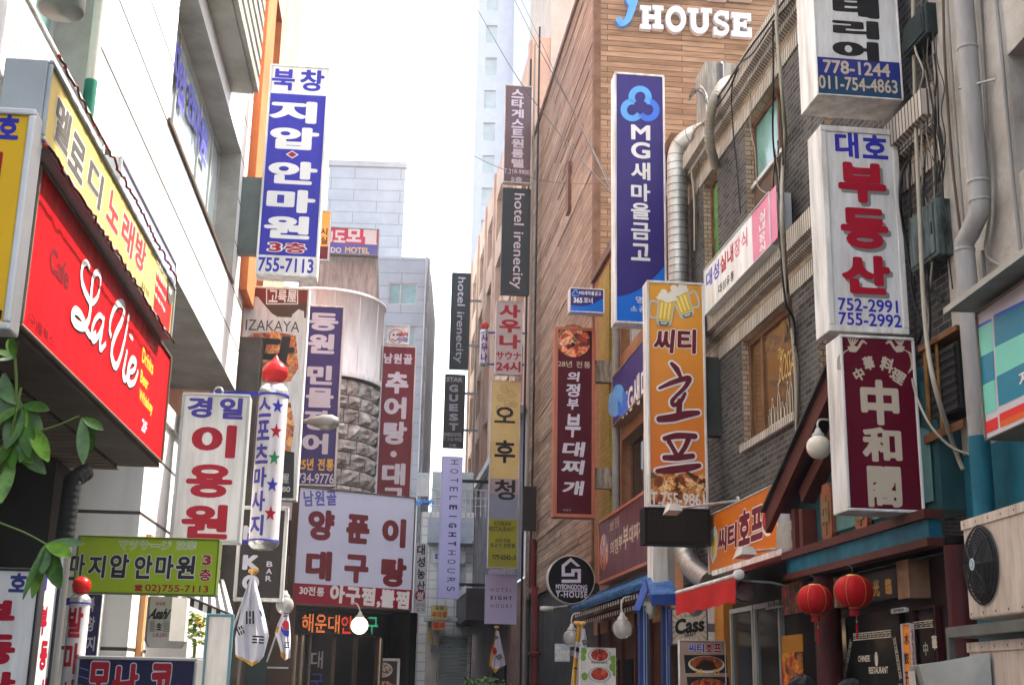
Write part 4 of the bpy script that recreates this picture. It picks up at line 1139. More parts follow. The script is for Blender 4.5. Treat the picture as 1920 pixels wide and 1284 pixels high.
# ---- La Vie sign on the left front
t_off = 0.75
s = Sign('fascia_sign', 'long red cafe sign with white script under the cream karaoke sign', 'sign', FL, (72, 303), (300, 868), depth=0.3, off=t_off, face=mat('red_cafe_face', (0.55, 0.004, 0.010), 0.33, grime=0.3, streak=1, gscale=1.6), group=GROUP_L, casing=mat('beige_aluminium', (0.20, 0.165, 0.125), 0.5, 0.2, grime=0.2), border=0.014)
LV = s
C2 = lambda pts: [(p[0] / 2.985, 430 + p[1] / 2.985) for p in pts]
STR = [([(552, 300), (550, 262), (535, 240), (512, 262), (502, 330), (496, 420), (486, 500), (458, 545), (412, 525), (392, 480), (412, 452), (448, 490), (476, 568), (500, 598), (525, 575)], 6),
       ([(492, 222), (474, 186), (450, 205), (446, 280), (466, 350), (500, 408), (534, 378), (552, 300)], 5.5),
       ([(566, 500), (545, 480), (515, 520), (503, 580), (512, 618), (538, 596), (562, 540), (572, 490)], 5), ([(572, 485), (560, 570), (548, 640), (556, 668), (582, 636)], 5),
       ([(612, 600), (603, 560), (612, 490), (640, 425), (672, 412), (686, 450), (668, 520), (640, 580), (618, 650), (616, 715), (636, 765), (658, 730), (682, 640), (700, 550), (712, 470)], 6),
       ([(702, 676), (690, 740), (680, 800), (690, 838), (716, 810)], 5), ([(708, 800), (738, 788), (750, 750), (732, 726), (712, 762), (704, 820), (716, 862), (744, 850), (764, 790)], 5)]
for dx, m, k in ((7, I_BLACK, 0), (0, I_WHITE, 2)):
    for pts, w in STR:
        pts = curve(C2([(a + dx * .4, b + dx * 1.6) for a, b in pts]), 9); n = len(pts)
        s.stroke(pts, w, m, k, ws=[w * 0.62 * (0.65 + 0.5 * math.sin(math.pi * i / n) ** 1.0) for i in range(n)])
s.disc(*C2([(724, 603)])[0], 4, I_WHITE, 3, 4.5)
I_DRED = ink('faded_dark_letter', (0.13, 0.008, 0.012))
def ltext(s, t, xl, xr, yt, yb, m, w=0.02, **k):
    a = s.fr.px(xl, yt, s.off); b = s.fr.px(xl, yb, s.off); c = s.fr.px(xr, yt, s.off)
    s.l.use(m); write(s.l, t, (a[0], b[1], c[0], a[1]), w, s.y(k.pop('k', 0)), **k)
ltext(s, 'Cafe', 94, 134, 458, 510, I_DRED, 0.03); ltext(s, '(구)필렉스', 51, 104, 582, 612, I_DRED, 0.01)
ltext(s, 'Drinks', 266, 289, 650, 681, I_YEL, 0.03); ltext(s, 'Beer', 262.5, 279, 691, 718, I_YEL, 0.03); ltext(s, 'Whiskey', 260, 288, 727, 757, I_YEL, 0.03); ltext(s, '2F', 265, 275, 783, 808, PALE, 0.03)
s.done()
# ---- melody karaoke sign above it
M_CREAM = mat('cream_yellow_face', (0.66, 0.50, 0.16), 0.4, grime=0.15)
s = Sign('fascia_sign', 'long cream sign with outlined karaoke letters above the red cafe sign', 'sign', FL, (92, 112), (317, 632), depth=0.2, off=0.82, vbot=LV.v1 + 0.006, face=M_CREAM, group=GROUP_L, casing=mat('grey_blue_casing', (0.34, 0.37, 0.38), 0.5, 0.1, grime=0.15), border=0.02)
MEL = s
s.band(400, 700, mat('karaoke_red_face', (0.50, 0.02, 0.02), 0.4), 0, xa=288, xb=322)
IG = ink('dark_grey_letter', (0.10, 0.09, 0.08)); IR = ink('coral_letter', (0.58, 0.05, 0.04))
for ch, a, b, c, d, m in (('멜', 98, 190, 131, 284, IG), ('로', 126, 252, 158, 338, IG), ('디', 161, 305, 191, 385, IG), ('노', 198, 360, 223, 433, IR), ('래', 225, 402, 250, 478, IR), ('방', 250, 440, 272, 510, IR)):
    s.text(ch, a, b, c, d, m, 0.035, out=I_WHITE, ow=0.035, shear=.08)
ltext(s, '음주가무', 264, 280, 525, 542, IG, 0.02)
for i, tx in enumerate(('대형룸완비', '최신반주기', '무선마이크', '주차가능')):
    ltext(s, tx, 292 - i * 1.5, 313 - i, 483 + i * 21, 494 + i * 21, I_WHITE, 0.02, k=3)
u, v = s.fr.px(317, 545, s.off); s.l.use(IG); s.l.disc(u, v, 0.12, s.y(3), rz=0.1); ltext(s, '3F', 313.5, 320, 536, 548, I_WHITE, 0.04, k=4)
s.done()
# string of little red lights round its edge
sw = MB().use(mat('dark_red_wire', (0.06, 0.01, 0.008), 0.6, grime=0)); rs = random.Random(4)
for zz, dn in ((MEL.v1 + 0.03, 1), (MEL.v0 - 0.02, -1)):
    pts = []
    n = 70
    for i in range(n + 1):
        u = MEL.u0 + (MEL.u1 - MEL.u0) * i / n; pts.append((u, -0.86 + rs.uniform(-.008, .008), zz + rs.uniform(-.012, .012)))
    sw.tube(pts, 0.007, 5)
    for i in range(0, n, 3 if dn > 0 else 5):
        sw.use(mat('red_bulb', (0.45, 0.04, 0.02), 0.3, grime=0)); sw.sphere(pts[i], rs.uniform(0.006, 0.012), 6); sw.use(_mats['dark_red_wire'])
solo('string_lights', 'string of little red lights strung round the cream karaoke sign', 'lights', sw, FL, (MEL.u0, -0.86, MEL.v0))
# ---- lavender sign on the white wall behind it
s = Sign('fascia_sign', 'lavender sign with white lettering on the white wall above the karaoke sign', 'sign', FL, (225, 292), (322, 560), depth=0.3, off=0.35, face=mat('lavender_face', (0.42, 0.43, 0.66), 0.4), group=GROUP_L, casing=mat('pale_grey_casing', (0.5, 0.51, 0.5), 0.5), border=0.02)
ltext(s, 'Beauty salon', 240, 300, 338, 356, I_WHITE, 0.03); s.done()
# ---- big white board with faded red letters at the top left
s = Sign('fascia_sign', 'large white board with faded pink letters above the karaoke sign', 'sign', FL, (2, -96), (176, 420), depth=0.12, off=0.2, face=mat('chalk_white_face', (0.72, 0.715, 0.71), 0.4, grime=0.06), group=GROUP_L, border=0.03)
IP = ink('faded_pink_letter', (0.72, 0.34, 0.33)); ltext(s, '까페', 18, 66, 15, 115, IP, 0.06, k=0); ltext(s, '카', 66, 100, 110, 180, IP, 0.06, k=0); s.done()
# drum shaped fitting above the board
dm = MB().use(mat('grey_green_drum', (0.20, 0.215, 0.19), 0.4, 0.2, grime=0.2)); p = FL.px(113, 28, 0.5)
dm.lathe((p[0], -0.5, p[1]), [(0.001, 0.0), (0.115, 0.01), (0.13, 0.03), (0.13, 0.4), (0.11, 0.43), (0.001, 0.44)], 28)
solo('drum_lamp', 'grey drum shaped fitting hanging above the white board', 'lamp', dm, FL, (p[0], -0.5, p[1]))
# ---- yellow sign at the left edge
s = psign('projecting_sign', 'bright yellow sign in a white frame beside the red cafe sign', (-85, 200), (18, 618), 5.35, 'L', depth=0.14, face=mat('bright_yellow_face', (0.72, 0.43, 0.015), 0.38, grime=0.1), casing=mat('white_metal_frame', (0.6, 0.6, 0.59), 0.4, 0.2), border=0.03, arms=(0.3, 0.7))
s.text('호', -4, 217, 37, 263, F_BLUE, 0.045, ax=1.1); s.text('대', -60, 215, -14, 262, F_BLUE, 0.045); s.text('역', -50, 285, 4, 338, I_RED, 0.05); s.text('1', -4, 582, 4, 600, I_BLACK, 0.05); s.done()
# ---- white estate sign at the bottom left with its angled side
s = psign('projecting_sign', 'white sign with red letters in a dark frame below the leafy plant', (-100, 1062), (52, 1310), 6.6, 'L', depth=0.1, face=F_WHITE, casing=DARKMETAL, border=0.012, arms=())
s.text('호', 18, 1074, 52, 1110, ink('slate_blue_ink', (0.03, 0.04, 0.16)), 0.04); s.text('대', -40, 1074, -2, 1110, _mats['slate_blue_ink'], 0.04)
for ch, b, d in (('부', 1124, 1180), ('동', 1188, 1246), ('산', 1258, 1310)): s.text(ch, -45, b, 28, d, I_RED, 0.055, ax=1.3)
s.done()
fr = at_depth(80, 1170, 6.75, FL.yaw - math.radians(22))
s = Sign('angled_sign', 'narrow white side panel with red letters beside the dark framed sign', 'sign', fr, (72, 1064), (84, 1310), depth=0.05, face=F_WHITE, casing=DARKMETAL, border=0.008, group=GROUP_L)
for ch, b, d, m in (('대', 1078, 1106, F_BLUE), ('부', 1135, 1190, I_RED), ('동', 1200, 1255, I_RED), ('산', 1270, 1310, I_RED)): s.text(ch, 73, b, 86, d, m, 0.05)
s.done()
# ---- navy sign at the bottom
s = psign('projecting_sign', 'navy sign with outlined maroon letters below the lime green sign', (146, 1229), (362, 1340), 9.4, 'L', depth=0.3, face=mat('night_navy_face', (0.012, 0.012, 0.055), 0.3), casing=mat('silver_clip_frame', (0.4, 0.4, 0.4), 0.35, 0.6), border=0.02, arms=())
for ch, a, b, c, d in (('모', 165, 1240, 208, 1300), ('나', 217, 1243, 260, 1300), ('코', 281, 1243, 325, 1302)): s.text(ch, a, b, c, d, I_RED, 0.06, out=PALE, ow=0.035, k=1)
s.disc(216, 1279, 6, I_RED, 3); s.disc(334, 1288, 6, I_RED, 3)
s.l.use(mat('pale_blue_line', (0.25, 0.3, 0.55), 0.5))
for q in range(5): s.stroke([(148, 1250 + q * 16), (166, 1256 + q * 16)], 1, _mats['pale_blue_line'], 0)
s.done()
# ---- little navy strip
s = psign('projecting_sign', 'thin navy strip sign with pale letters under the green sign', (163, 1112), (181, 1240), 12.6, 'L', depth=0.1, arms=(), face=mat('navy_purple_face', (0.035, 0.03, 0.13), 0.4), border=0.01)
for i, ch in enumerate('북창지'): s.text(ch, 163, 1118 + i * 37, 178, 1146 + i * 37, PALE, 0.03)
s.done()
# ---- far signs in the gap of the street
s = Sign('banner_sign', 'narrow white rice shop sign with a red disc beside the big pale sign', 'sign', at_depth(788, 1080, 30, 0.02), (781, 1018), (797, 1149), depth=0.1, face=F_WHITE, group=GROUP_L, border=0.015)
for i, ch in enumerate('대성농산'): s.text(ch, 782, 1021 + i * 22.5, 797, 1040 + i * 22.5, I_NAVY, 0.035)
s.disc(788, 1116, 10, I_RED); s.text('쌀', 781, 1109, 795, 1124, I_WHITE, 0.03, k=1); s.text('고추가루', 779, 1130, 797, 1137, I_BLACK, 0.0); s.text('김 치', 781, 1139, 795, 1146, I_BLACK, 0.0); s.done()
s = Sign('parking_sign', 'pale yellow paid parking sign above an orange key sign', 'sign', at_depth(823, 1147, 43.0, 0.0), (808, 1134), (839, 1161), depth=0.1, face=mat('pale_yellow_face', (0.72, 0.58, 0.16), 0.4), group=GROUP_R, border=0.01)
s.text('유료', 816, 1136, 832, 1143, I_BLACK, 0.02); s.text('주차장', 810, 1146, 838, 1158, ink('orange_red_ink', (0.60, 0.05, 0.01)), 0.05); s.done()
s = Sign('key_sign', 'orange key cutting sign just under the yellow parking sign', 'sign', at_depth(823, 1170, 43.0, 0.0), (810, 1164), (835, 1180), depth=0.08, face=mat('vivid_orange_face', (0.75, 0.22, 0.02), 0.4), group=GROUP_R, border=0.01)
s.text('열쇠', 812, 1166, 834, 1178, ink('orange_red_ink', (0.60, 0.05, 0.01)), 0.05); s.done()
s = Sign('banner_sign', 'plain white rooftop banner with faint green letters at the street end', 'sign', at_depth(793, 910, 43.4, 0.0), (782, 886), (803, 930), depth=0.05, face=F_WHITE, group=GROUP_R, border=0.0)
s.text('은하', 784, 889, 800, 897, ink('faint_green_ink', (0.3, 0.5, 0.45)), 0.02); s.done()
s = Sign('shop_sign', 'white sign with one blue letter half hidden by the lavender banner', 'sign', at_depth(820, 1037, 43.7, 0.0), (807, 1030), (872, 1056), depth=0.1, face=F_WHITE, group=GROUP_R, border=0.01)
s.text('대', 816, 1037, 832, 1050, F_BLUE, 0.03); s.text('성', 834, 1037, 850, 1050, F_BLUE, 0.03); s.done()
for (tl, br, nm, tx) in (((764, 1150), (782, 1188), 'dark red panel standing in for a sign reflected in the shop glass, upper one', '대구탕'), ((742, 1188), (773, 1210), 'dim red panel standing in for a sign reflected in the shop front, lower one', '칼국수')):
    s = Sign('window_sign', nm, 'sign', at_depth(760, 1190, 31 if tl[0] > 750 else 29.5, 0.3), tl, br, depth=0.06, face=mat('reflected_red_face', (0.17, 0.02, 0.02), 0.4), group=GROUP_L, border=0.005)  # reflections in the dark glass, put in as dimly coloured panels
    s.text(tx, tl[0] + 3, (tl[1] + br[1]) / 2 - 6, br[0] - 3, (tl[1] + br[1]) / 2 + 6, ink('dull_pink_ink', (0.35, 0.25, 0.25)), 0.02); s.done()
# ================================================================== SIGNS ON THE RIGHT
def gradmat(name, c0, c1, z0, z1, rough=0.4):
    """printed two tone sheet: colour runs from foot to top of the print"""
    m = bpy.data.materials.new(name); m.use_nodes = True
    N = m.node_tree.nodes; L = m.node_tree.links; b = N['Principled BSDF']; b.inputs['Roughness'].default_value = rough
    tc = N.new('ShaderNodeTexCoord'); sp = N.new('ShaderNodeSeparateXYZ'); L.new(tc.outputs['Object'], sp.inputs[0])
    r = N.new('ShaderNodeMapRange'); r.inputs['From Min'].default_value = z0; r.inputs['From Max'].default_value = z1
    mx = N.new('ShaderNodeMix'); mx.data_type = 'RGBA'; L.new(sp.outputs[2], r.inputs[0]); L.new(r.outputs[0], mx.inputs[0])
    mx.inputs[6].default_value = (*lin(c0), 1); mx.inputs[7].default_value = (*lin(c1), 1); L.new(mx.outputs[2], b.inputs['Base Color'])
    return m
# ---- bank sign
F_BANK = mat('indigo_bank_face', (0.036, 0.025, 0.155), 0.38, grime=0.1)
F_SWOOSH = mat('azure_swoosh', (0.01, 0.13, 0.55), 0.38, grime=0.05)
I_TRE = ink('sky_blue_mark', (0.10, 0.33, 0.68)); I_TRE2 = ink('deep_blue_mark', (0.05, 0.16, 0.62))
def trefoil(s, cx, cy, r, k=0):
    w = r * 0.36
    for (a, b, a0, a1, m) in ((0, -.42, 222, -42, I_TRE), (-.45, .30, 75, 330, I_TRE), (.45, .30, 105, -150, I_TRE2)):
        pts = []
        for i in range(19):
            q = math.radians(a0 + (a1 - a0) * i / 18); pts.append((cx + r * (a + .48 * math.cos(q)), cy + r * (b - .48 * math.sin(q))))
        s.stroke(pts, w, m, k)
s = psign('projecting_sign', 'tall indigo bank sign with a blue trefoil mark in front of the wooden building', (1152, 136), (1251, 610), 18.3, 'R', depth=0.3, face=F_BANK)
s.band(560, 615, F_SWOOSH)
s.shape([(1155, 560)] + [(1155 + 93 * i / 10, 556 - 60 * (i / 10) ** 2.0) for i in range(11)] + [(1248, 560)], F_SWOOSH, 0)
trefoil(s, 1200, 197, 33, 1)
for ch, b, d in (('M', 235, 263), ('G', 267, 298), ('새', 305, 338), ('마', 345, 378), ('을', 381, 412), ('금', 418, 450), ('고', 457, 489)): s.text(ch, 1183, b, 1219, d, I_WHITE, 0.03, k=1)
s.text('명', 1192, 556, 1207, 569, PALE, 0.02, k=2); s.text('소공', 1182, 574, 1210, 585, PALE, 0.02, k=2); s.done()
# ---- hof sign
s = psign('projecting_sign', 'tall orange pub sign with two beer mugs and fried chicken photo', (1212, 526), (1328, 954), 15.7, 'R', depth=0.24, arms=(), casing=WHITE_PAINT)
F_HOF = gradmat('orange_print', (0.60, 0.11, 0.008), (0.62, 0.29, 0.02), 0, s.v1 - s.v0)
s.f.use(F_HOF); b = s.b; s.f.quad((s.u0 + b, -0.006, s.v0 + b), (s.u1 - b, -0.006, s.v0 + b), (s.u1 - b, -0.006, s.v1 - b), (s.u0 + b, -0.006, s.v1 - b))
I_FOAM = ink('foam_white', (0.66, 0.62, 0.53)); I_BEER = ink('beer_gold', (0.62, 0.40, 0.04)); I_GLASSL = ink('glass_grey_blue', (0.42, 0.47, 0.44)); I_BEER2 = ink('beer_highlight', (0.75, 0.62, 0.22))
def mug(cx, cy, a, sc, hx, k):
    ca, sa = math.cos(a), math.sin(a)
    R = lambda pts: [(cx + (x * ca - y * sa) * sc, cy + (x * sa + y * ca) * sc) for x, y in pts]
    s.stroke(curve(R([(hx * 18, -14), (hx * 34, -16), (hx * 36, 6), (hx * 30, 20), (hx * 17, 18)]), 6), 4.5 * sc, I_GLASSL, k)
    s.shape(R([(-20, -26), (20, -26), (17, 30), (10, 36), (-10, 36), (-17, 30)]), I_GLASSL, k + 1)
    s.shape(R([(-17, -22), (17, -22), (14, 24), (-14, 24)]), I_BEER, k + 2)
    for q in (-10, -1, 8): s.shape(R([(q - 2, -16), (q + 3, -16), (q + 2, 20), (q - 1.5, 20)]), I_BEER2, k + 3)
    fo = []
    for i in range(22):
        q = 2 * math.pi * i / 22; rr = 1 + 0.13 * math.sin(5 * q + a * 4); fo.append((23 * rr * math.cos(q), -28 + 10 * rr * math.sin(q)))
    s.shape(R(fo), I_FOAM, k + 4); s.disc(*R([(-8, -38)])[0], 8 * sc, I_FOAM, k + 3); s.disc(*R([(9, -36)])[0], 7 * sc, I_FOAM, k + 3)
    s.shape(R([(-12, 27), (12, 27), (8, 35), (-8, 35)]), I_BLACK, k + 4); s.shape(R([(-9, 28), (9, 28), (6, 33), (-6, 33)]), I_GLASSL, k + 5)
mug(1280, 568, -0.35, 0.82, 1, 0); mug(1247, 582, 0.12, 0.84, -1, 6)
I_WINE = ink('wine_letter', (0.125, 0.012, 0.022)); 
for ch, a, b, c, d, sh in (('씨', 1226, 617, 1264, 662, .12), ('티', 1270, 617, 1305, 663, .05)): s.text(ch, a, b, c, d, I_WINE, 0.04, out=I_WHITE, ow=0.035, shear=sh)
BRUSH = [([(1259, 682), (1268, 692), (1276, 708)], [7, 11, 6]), ([(1236, 728), (1258, 718), (1280, 711), (1292, 710), (1284, 726), (1268, 742)], [5, 9, 10, 10, 8, 6]), ([(1268, 742), (1260, 752), (1263, 760), (1276, 752), (1284, 738)], [6, 8, 8, 8, 6]), ([(1274, 752), (1272, 778)], [10, 11]), ([(1236, 786), (1262, 783), (1286, 777), (1308, 774)], [12, 15, 14, 9])]
BRUSH += [([(1246, 822), (1270, 817), (1302, 818)], [9, 12, 11]), ([(1254, 828), (1260, 838), (1268, 853)], [9, 8, 9]), ([(1290, 824), (1284, 838), (1274, 853)], [10, 9, 8]), ([(1246, 858), (1270, 858), (1298, 855)], [10, 12, 10]), ([(1232, 883), (1258, 881), (1290, 877), (1310, 873)], [8, 14, 14, 9])]
for m, ex_, k in ((I_WHITE, 7, 1), (I_WINE, 0, 4)):
    for pts, ws in BRUSH:
        n0 = len(pts); cpts = curve(pts, 6); n = len(cpts)
        w_ = [float(np.interp(i / (n - 1) * (n0 - 1), range(n0), ws)) + ex_ for i in range(n)]
        s.stroke(cpts, 8, m, k, ws=w_)
        s.disc(*cpts[0], w_[0] / 2, m, k + 1); s.disc(*cpts[-1], w_[-1] / 2, m, k + 1)
FOODC = foodmat('crisp_chicken_print', ['3a1606', '8a4416', 'c88840', 'e2c08a', 'b06a28'], 13)
s.shape([(1214, 952), (1214, 895), (1222, 886), (1240, 888), (1252, 880), (1268, 890), (1290, 884), (1305, 892), (1318, 888), (1326, 900), (1326, 952)], FOODC, 2)
s.shape([(1214, 900), (1214, 890), (1222, 884), (1226, 896)], ink('parsley_print', (0.08, 0.13, 0.03)), 3)
s.text('T.755-9861', 1219, 924, 1321, 947, I_WHITE, 0.015, k=5)
s.done([(s.u1 + 0.004, s.u1 + 0.28, 0.05, 0.2, s.v0 + 0.93, s.v0 + 1.95)], mat('dark_olive_steel', (0.045, 0.05, 0.045), 0.6, grime=0.3))
HOF = s
# black dot matrix board below it
bm = MB().use(mat('black_board', (0.006, 0.0055, 0.005), 0.6, grime=0.2, spec=0.15)); fr = HOF.fr; a = fr.px(1208, 990)[0]; b_ = fr.px(1331, 990)[0]; z1 = HOF.v0 - 0.005; z0 = fr.px(1268, 1021)[1]
bm.box(a, b_, -0.03, 0.25, z0, z1)
lb = Thing('led_board', 'black dot matrix board hanging under the orange pub sign', 'sign board', fr, ((a + b_) / 2, 0, z0), GROUP_R); lb.add('casing', bm)
dm = MB().use(mat('dull_led_dot', (0.05, 0.035, 0.022), 0.5, grime=0))
n = 26
for i in range(n):
    for j in range(12):
        x = a + 0.05 + (b_ - a - 0.1) * i / (n - 1); z = z0 + 0.05 + (z1 - z0 - 0.1) * j / 11; dm.quad((x - .007, -0.033, z - .007), (x + .007, -0.033, z - .007), (x + .007, -0.033, z + .007), (x - .007, -0.033, z + .007))
lb.add('dot_print', dm)
# ---- real estate signs
s = psign('projecting_sign', 'white estate agent sign with shadowed red letters, the tallest beside the grey wall', (1536, 236), (1704, 628), 9.9, 'R', depth=0.3, face=F_GREYW, border=0.05)
s.text('대', 1565, 248, 1609, 297, F_BLUE, 0.035); s.text('호', 1616, 254, 1664, 299, F_BLUE, 0.035)
for ch, a, b, c, d in (('부', 1571, 306, 1660, 381), ('동', 1576, 391, 1664, 467), ('산', 1578, 479, 1668, 552)):
    s.text(ch, a + 6, b + 7, c + 6, d + 7, I_SHADOW, 0.05, ax=1.1); s.text(ch, a, b, c, d, I_RED, 0.05, k=2, ax=1.1)
s.text('752-2991', 1571, 561, 1683, 585, F_BLUE, 0.02); s.text('755-2992', 1572, 588, 1690, 612, F_BLUE, 0.02); s.done()
EST = s
# ---- Chinese restaurant sign
F_WINE = mat('wine_red_face', (0.10, 0.002, 0.014), 0.38, grime=0.12)
I_CREAM = ink('cream_letter', (0.48, 0.40, 0.31))
s = psign('projecting_sign', 'dark red Chinese restaurant sign with two phoenixes under the estate agent sign', (1573, 628), (1733, 962), 9.5, 'R', depth=0.3, face=F_WINE, border=0.02)
for ch, a, b, c, d, an in (('中', 1600, 690, 1620, 714, .5), ('華', 1618, 668, 1638, 694, .25), ('料', 1650, 670, 1675, 698, -.3), ('理', 1669, 694, 1697, 718, -.55)): s.text(ch, a, b, c, d, I_CREAM, 0.04, ang=an)
for ch, a, b, c, d in (('中', 1613, 712, 1685, 797), ('和', 1616, 801, 1690, 866), ('閣', 1626, 874, 1690, 951)): s.text(ch, a, b, c, d, I_CREAM, 0.045)
def phoenix(cx, m):
    X = lambda pts: [(cx + m * a, b) for a, b in pts]
    s.stroke(curve(X([(24, 642), (20, 640), (16, 646), (12, 652), (4, 656)]), 5), 5, I_CREAM, 0, )
    s.shape(X([(-8, 650), (6, 648), (14, 654), (8, 661), (-4, 660)]), I_CREAM, 1)
    for i in range(5): s.stroke(curve(X([(0, 650), (-4 + i * 3, 642), (-8 + i * 5, 632 + i)]), 4), 2.2, I_CREAM, 2)
    for i in range(5): s.stroke(curve(X([(-6, 656), (-16 - i * 2, 664 + i), (-20 - i * 1.5, 685 + i * 2), (-14 - i * 2.2, 700 - i * 3)]), 6), 2.2, I_CREAM, 1)
    s.stroke(curve(X([(24, 642), (28, 645)]), 3), 3, I_CREAM, 2)
phoenix(1596, 1); phoenix(1688, -1)
s.done(); CHI = s
# ---- interior sign at the top
s = psign('projecting_sign', 'grey white sign with black letters above a navy and teal phone number band', (1516, -160), (1693, 190), 9.7, 'R', depth=0.4, face=F_GREYW, border=0.012)
for ch, b, d in (('테', -8, 34), ('리', 39, 73), ('어', 78, 115)): s.text(ch, 1563, b, 1645, d, I_BLACK, 0.05, ax=1.5)
s.text('인', 1560, -52, 1640, -14, I_BLACK, 0.05, ax=1.5)
s.band(113, 147, mat('navy_phone_band', (0.025, 0.035, 0.20), 0.4)); s.band(147, 190, mat('teal_phone_band', (0.018, 0.055, 0.12), 0.4))
s.text('778-1244', 1543, 117, 1668, 142, I_CREAM, 0.025, k=1); s.text('011-754-4863', 1535, 147, 1682, 172, I_CREAM, 0.02, k=1); s.done()
# ---- budae stew sign
s = psign('projecting_sign', 'tall dark red stew sign with an orange border and a bowl of stew on top', (1041, 612), (1115, 971), 22.7, 'R', depth=0.28, face=mat('dark_wine_face', (0.075, 0.005, 0.014), 0.38), border=0.06, casing=mat('salmon_frame', (0.40, 0.14, 0.08), 0.45))
FOODS = foodmat('stew_print', ['20140c', 'a03010', 'd85a20', 'e8b890', '38501c', 'c84818'], 8)
s.disc(1075, 640, 33, I_BLACK, 0, 31); s.disc(1075, 640, 31.5, FOODS, 1, 29.5); s.disc(1074, 646, 4, I_BLACK, 2)
s.text('28년 전통', 1046, 677, 1107, 689, I_CREAM, 0.015)
for ch, a, b, c, d in (('의', 1064, 697, 1086, 715), ('정', 1061, 719, 1087, 744), ('부', 1063, 747, 1085, 768), ('부', 1060, 776, 1089, 820), ('대', 1055, 828, 1096, 856), ('찌', 1053, 862, 1095, 889), ('개', 1055, 901, 1094, 928)): s.text(ch, a, b, c, d, PALE, 0.035, shear=.1)
s.text('의정부', 1055, 954, 1070, 958, I_CREAM, 0.0); uw_ = wall_u(s.fr, s.u1, .1, FR)
s.done([(s.u1 + .004, uw_, .06, .22, s.zat(y1_), s.zat(y0_)) for y0_, y1_ in ((672, 712), (874, 912))], mat('rust_streaked_box', (0.34, 0.30, 0.24), 0.6, grime=0.6, gscale=3, streak=1))
# ---- small bank sign
s = psign('projecting_sign', 'small square indigo bank corner sign on the wooden building edge', (1068, 539), (1133, 588), 22.3, 'R', depth=0.22, face=F_BANK, border=0.02)
s.shape([(1070, 588), (1070, 571)] + [(1070 + 62 * i / 8, 572 + 8 * math.sin(i / 8 * 3.1) - 14 * (i / 8)) for i in range(9)] + [(1132, 588)], F_SWOOSH, 0)
trefoil(s, 1079, 550, 6.5, 1); s.text('MG새마을금고', 1086, 546, 1127, 554, I_WHITE, 0.03, k=1); s.text('365', 1075, 558, 1092, 568, I_WHITE, 0.04, k=1); s.text('코너', 1094, 558, 1111, 569, I_WHITE, 0.03, k=1); s.done()
# ---- round guest house sign
fr = at_depth(1071, 1086, 24.2, YAW_R); u, v = fr.px(1071, 1086); R_ = 45 / 2486 * 24.2 * 1.03
rt = Thing('round_sign', 'black disc sign with a white house mark below the wooden boards', 'sign', fr, (u, 0, v - R_), GROUP_R)
cs = MB().use(WHITE_PAINT); cs.lathe((u, 0.001, v), [(0.001, 0.22), (R_, 0.22), (R_, 0.0), (R_ * .97, -0.012), (R_ * .96, 0.0), (0.001, 0.0)], 48, 'y'); rt.add('casing', cs)
fc = MB().use(mat('gloss_black_face', (0.006, 0.006, 0.007), 0.25, grime=0)); fc.disc(u, v, R_ * .955, -0.006, n=48); rt.add('face_panel', fc)
lt = MB().use(ink('bluish_white_mark', (0.62, 0.60, 0.74)))
P = lambda x, y: fr.px(x, y)
def pl(pts): lt.poly([[P(*p) for p in pts]], -0.010)
pl([(1053, 1059), (1070, 1045), (1088, 1061), (1081, 1061), (1070, 1052), (1059, 1062), (1059, 1074), (1071, 1074), (1071, 1066), (1089, 1066), (1089, 1092), (1053, 1092), (1053, 1086), (1083, 1086), (1083, 1072), (1077, 1072), (1077, 1080), (1053, 1080)])
def dtext(tx, x0, y0, x1, y1, w=.03, **k):
    a = P(x0, y1); b = P(x1, y0); write(lt, tx, (a[0], a[1], b[0], b[1]), w, -0.010, **k)
dtext('MYEONGDONG', 1042, 1096, 1101, 1104, .03); pl([(1042, 1106.3), (1101, 1106.3), (1101, 1108), (1042, 1108)]); dtext('Y-HOUSE', 1042, 1109, 1101, 1119, .03, track=.12)
rt.add('lettering', lt)
br_ = MB().use(DARKMETAL); uw = wall_u(fr, u, 0.1, FR); br_.box(u + R_ * .9, uw, 0.06, 0.16, v - 0.25, v - 0.05); rt.add('bracket', br_)
# ---- the column of signs further on
s = psign('projecting_sign', 'brown mauve guest room sign, topmost of the far column', (947, 159), (996, 345), 34.2, 'R', depth=0.2, face=mat('mauve_brown_face', (0.125, 0.085, 0.095), 0.4))
for i, ch in enumerate('스타게스트원룸텔'): s.text(ch, 959, 168 + i * 18.6, 982, 184.5 + i * 18.6, PALE, 0.035)
s.text('T.318-9900', 945, 318, 993, 327, PALE, 0.01); s.text('5층', 958, 332, 979, 341, PALE, 0.02); s.done()
F_SLATE = mat('slate_black_face', (0.022, 0.032, 0.038), 0.4, grime=0.15)
s = psign('projecting_sign', 'dark slate hotel sign with thin sideways letters directly under the mauve sign', (943, 352), (992, 553), 34.2, 'R', depth=0.2, face=F_SLATE, border=0.01, casing=DARKMETAL)
s.text('hotel irenecity', 957, 362, 982, 541, PALE, 0.008, rot=90); s.done()
s = psign('projecting_sign', 'dark slate hotel sign with thin sideways letters standing out against the sky', (848, 511), (878, 692), 52, 'R', depth=0.25, face=F_SLATE, border=0.01, casing=DARKMETAL, arms=(0.25, 0.72))
s.text('hotel irenecity', 852, 519, 871, 680, PALE, 0.008, rot=90); s.done(s.arms)
s = psign('projecting_sign', 'narrow black guest house sign under the hotel sign against the sky', (835, 701), (869, 840), 52, 'R', depth=0.22, face=mat('dark_brown_black_face', (0.03, 0.024, 0.024), 0.4), border=0.01, casing=DARKMETAL, arms=(0.25, 0.75))
s.text('STAR', 837, 707, 867, 716, PALE, 0.05); 
for i, ch in enumerate('GUEST'): s.text(ch, 842, 721 + i * 18, 859, 735 + i * 18, PALE, 0.06)
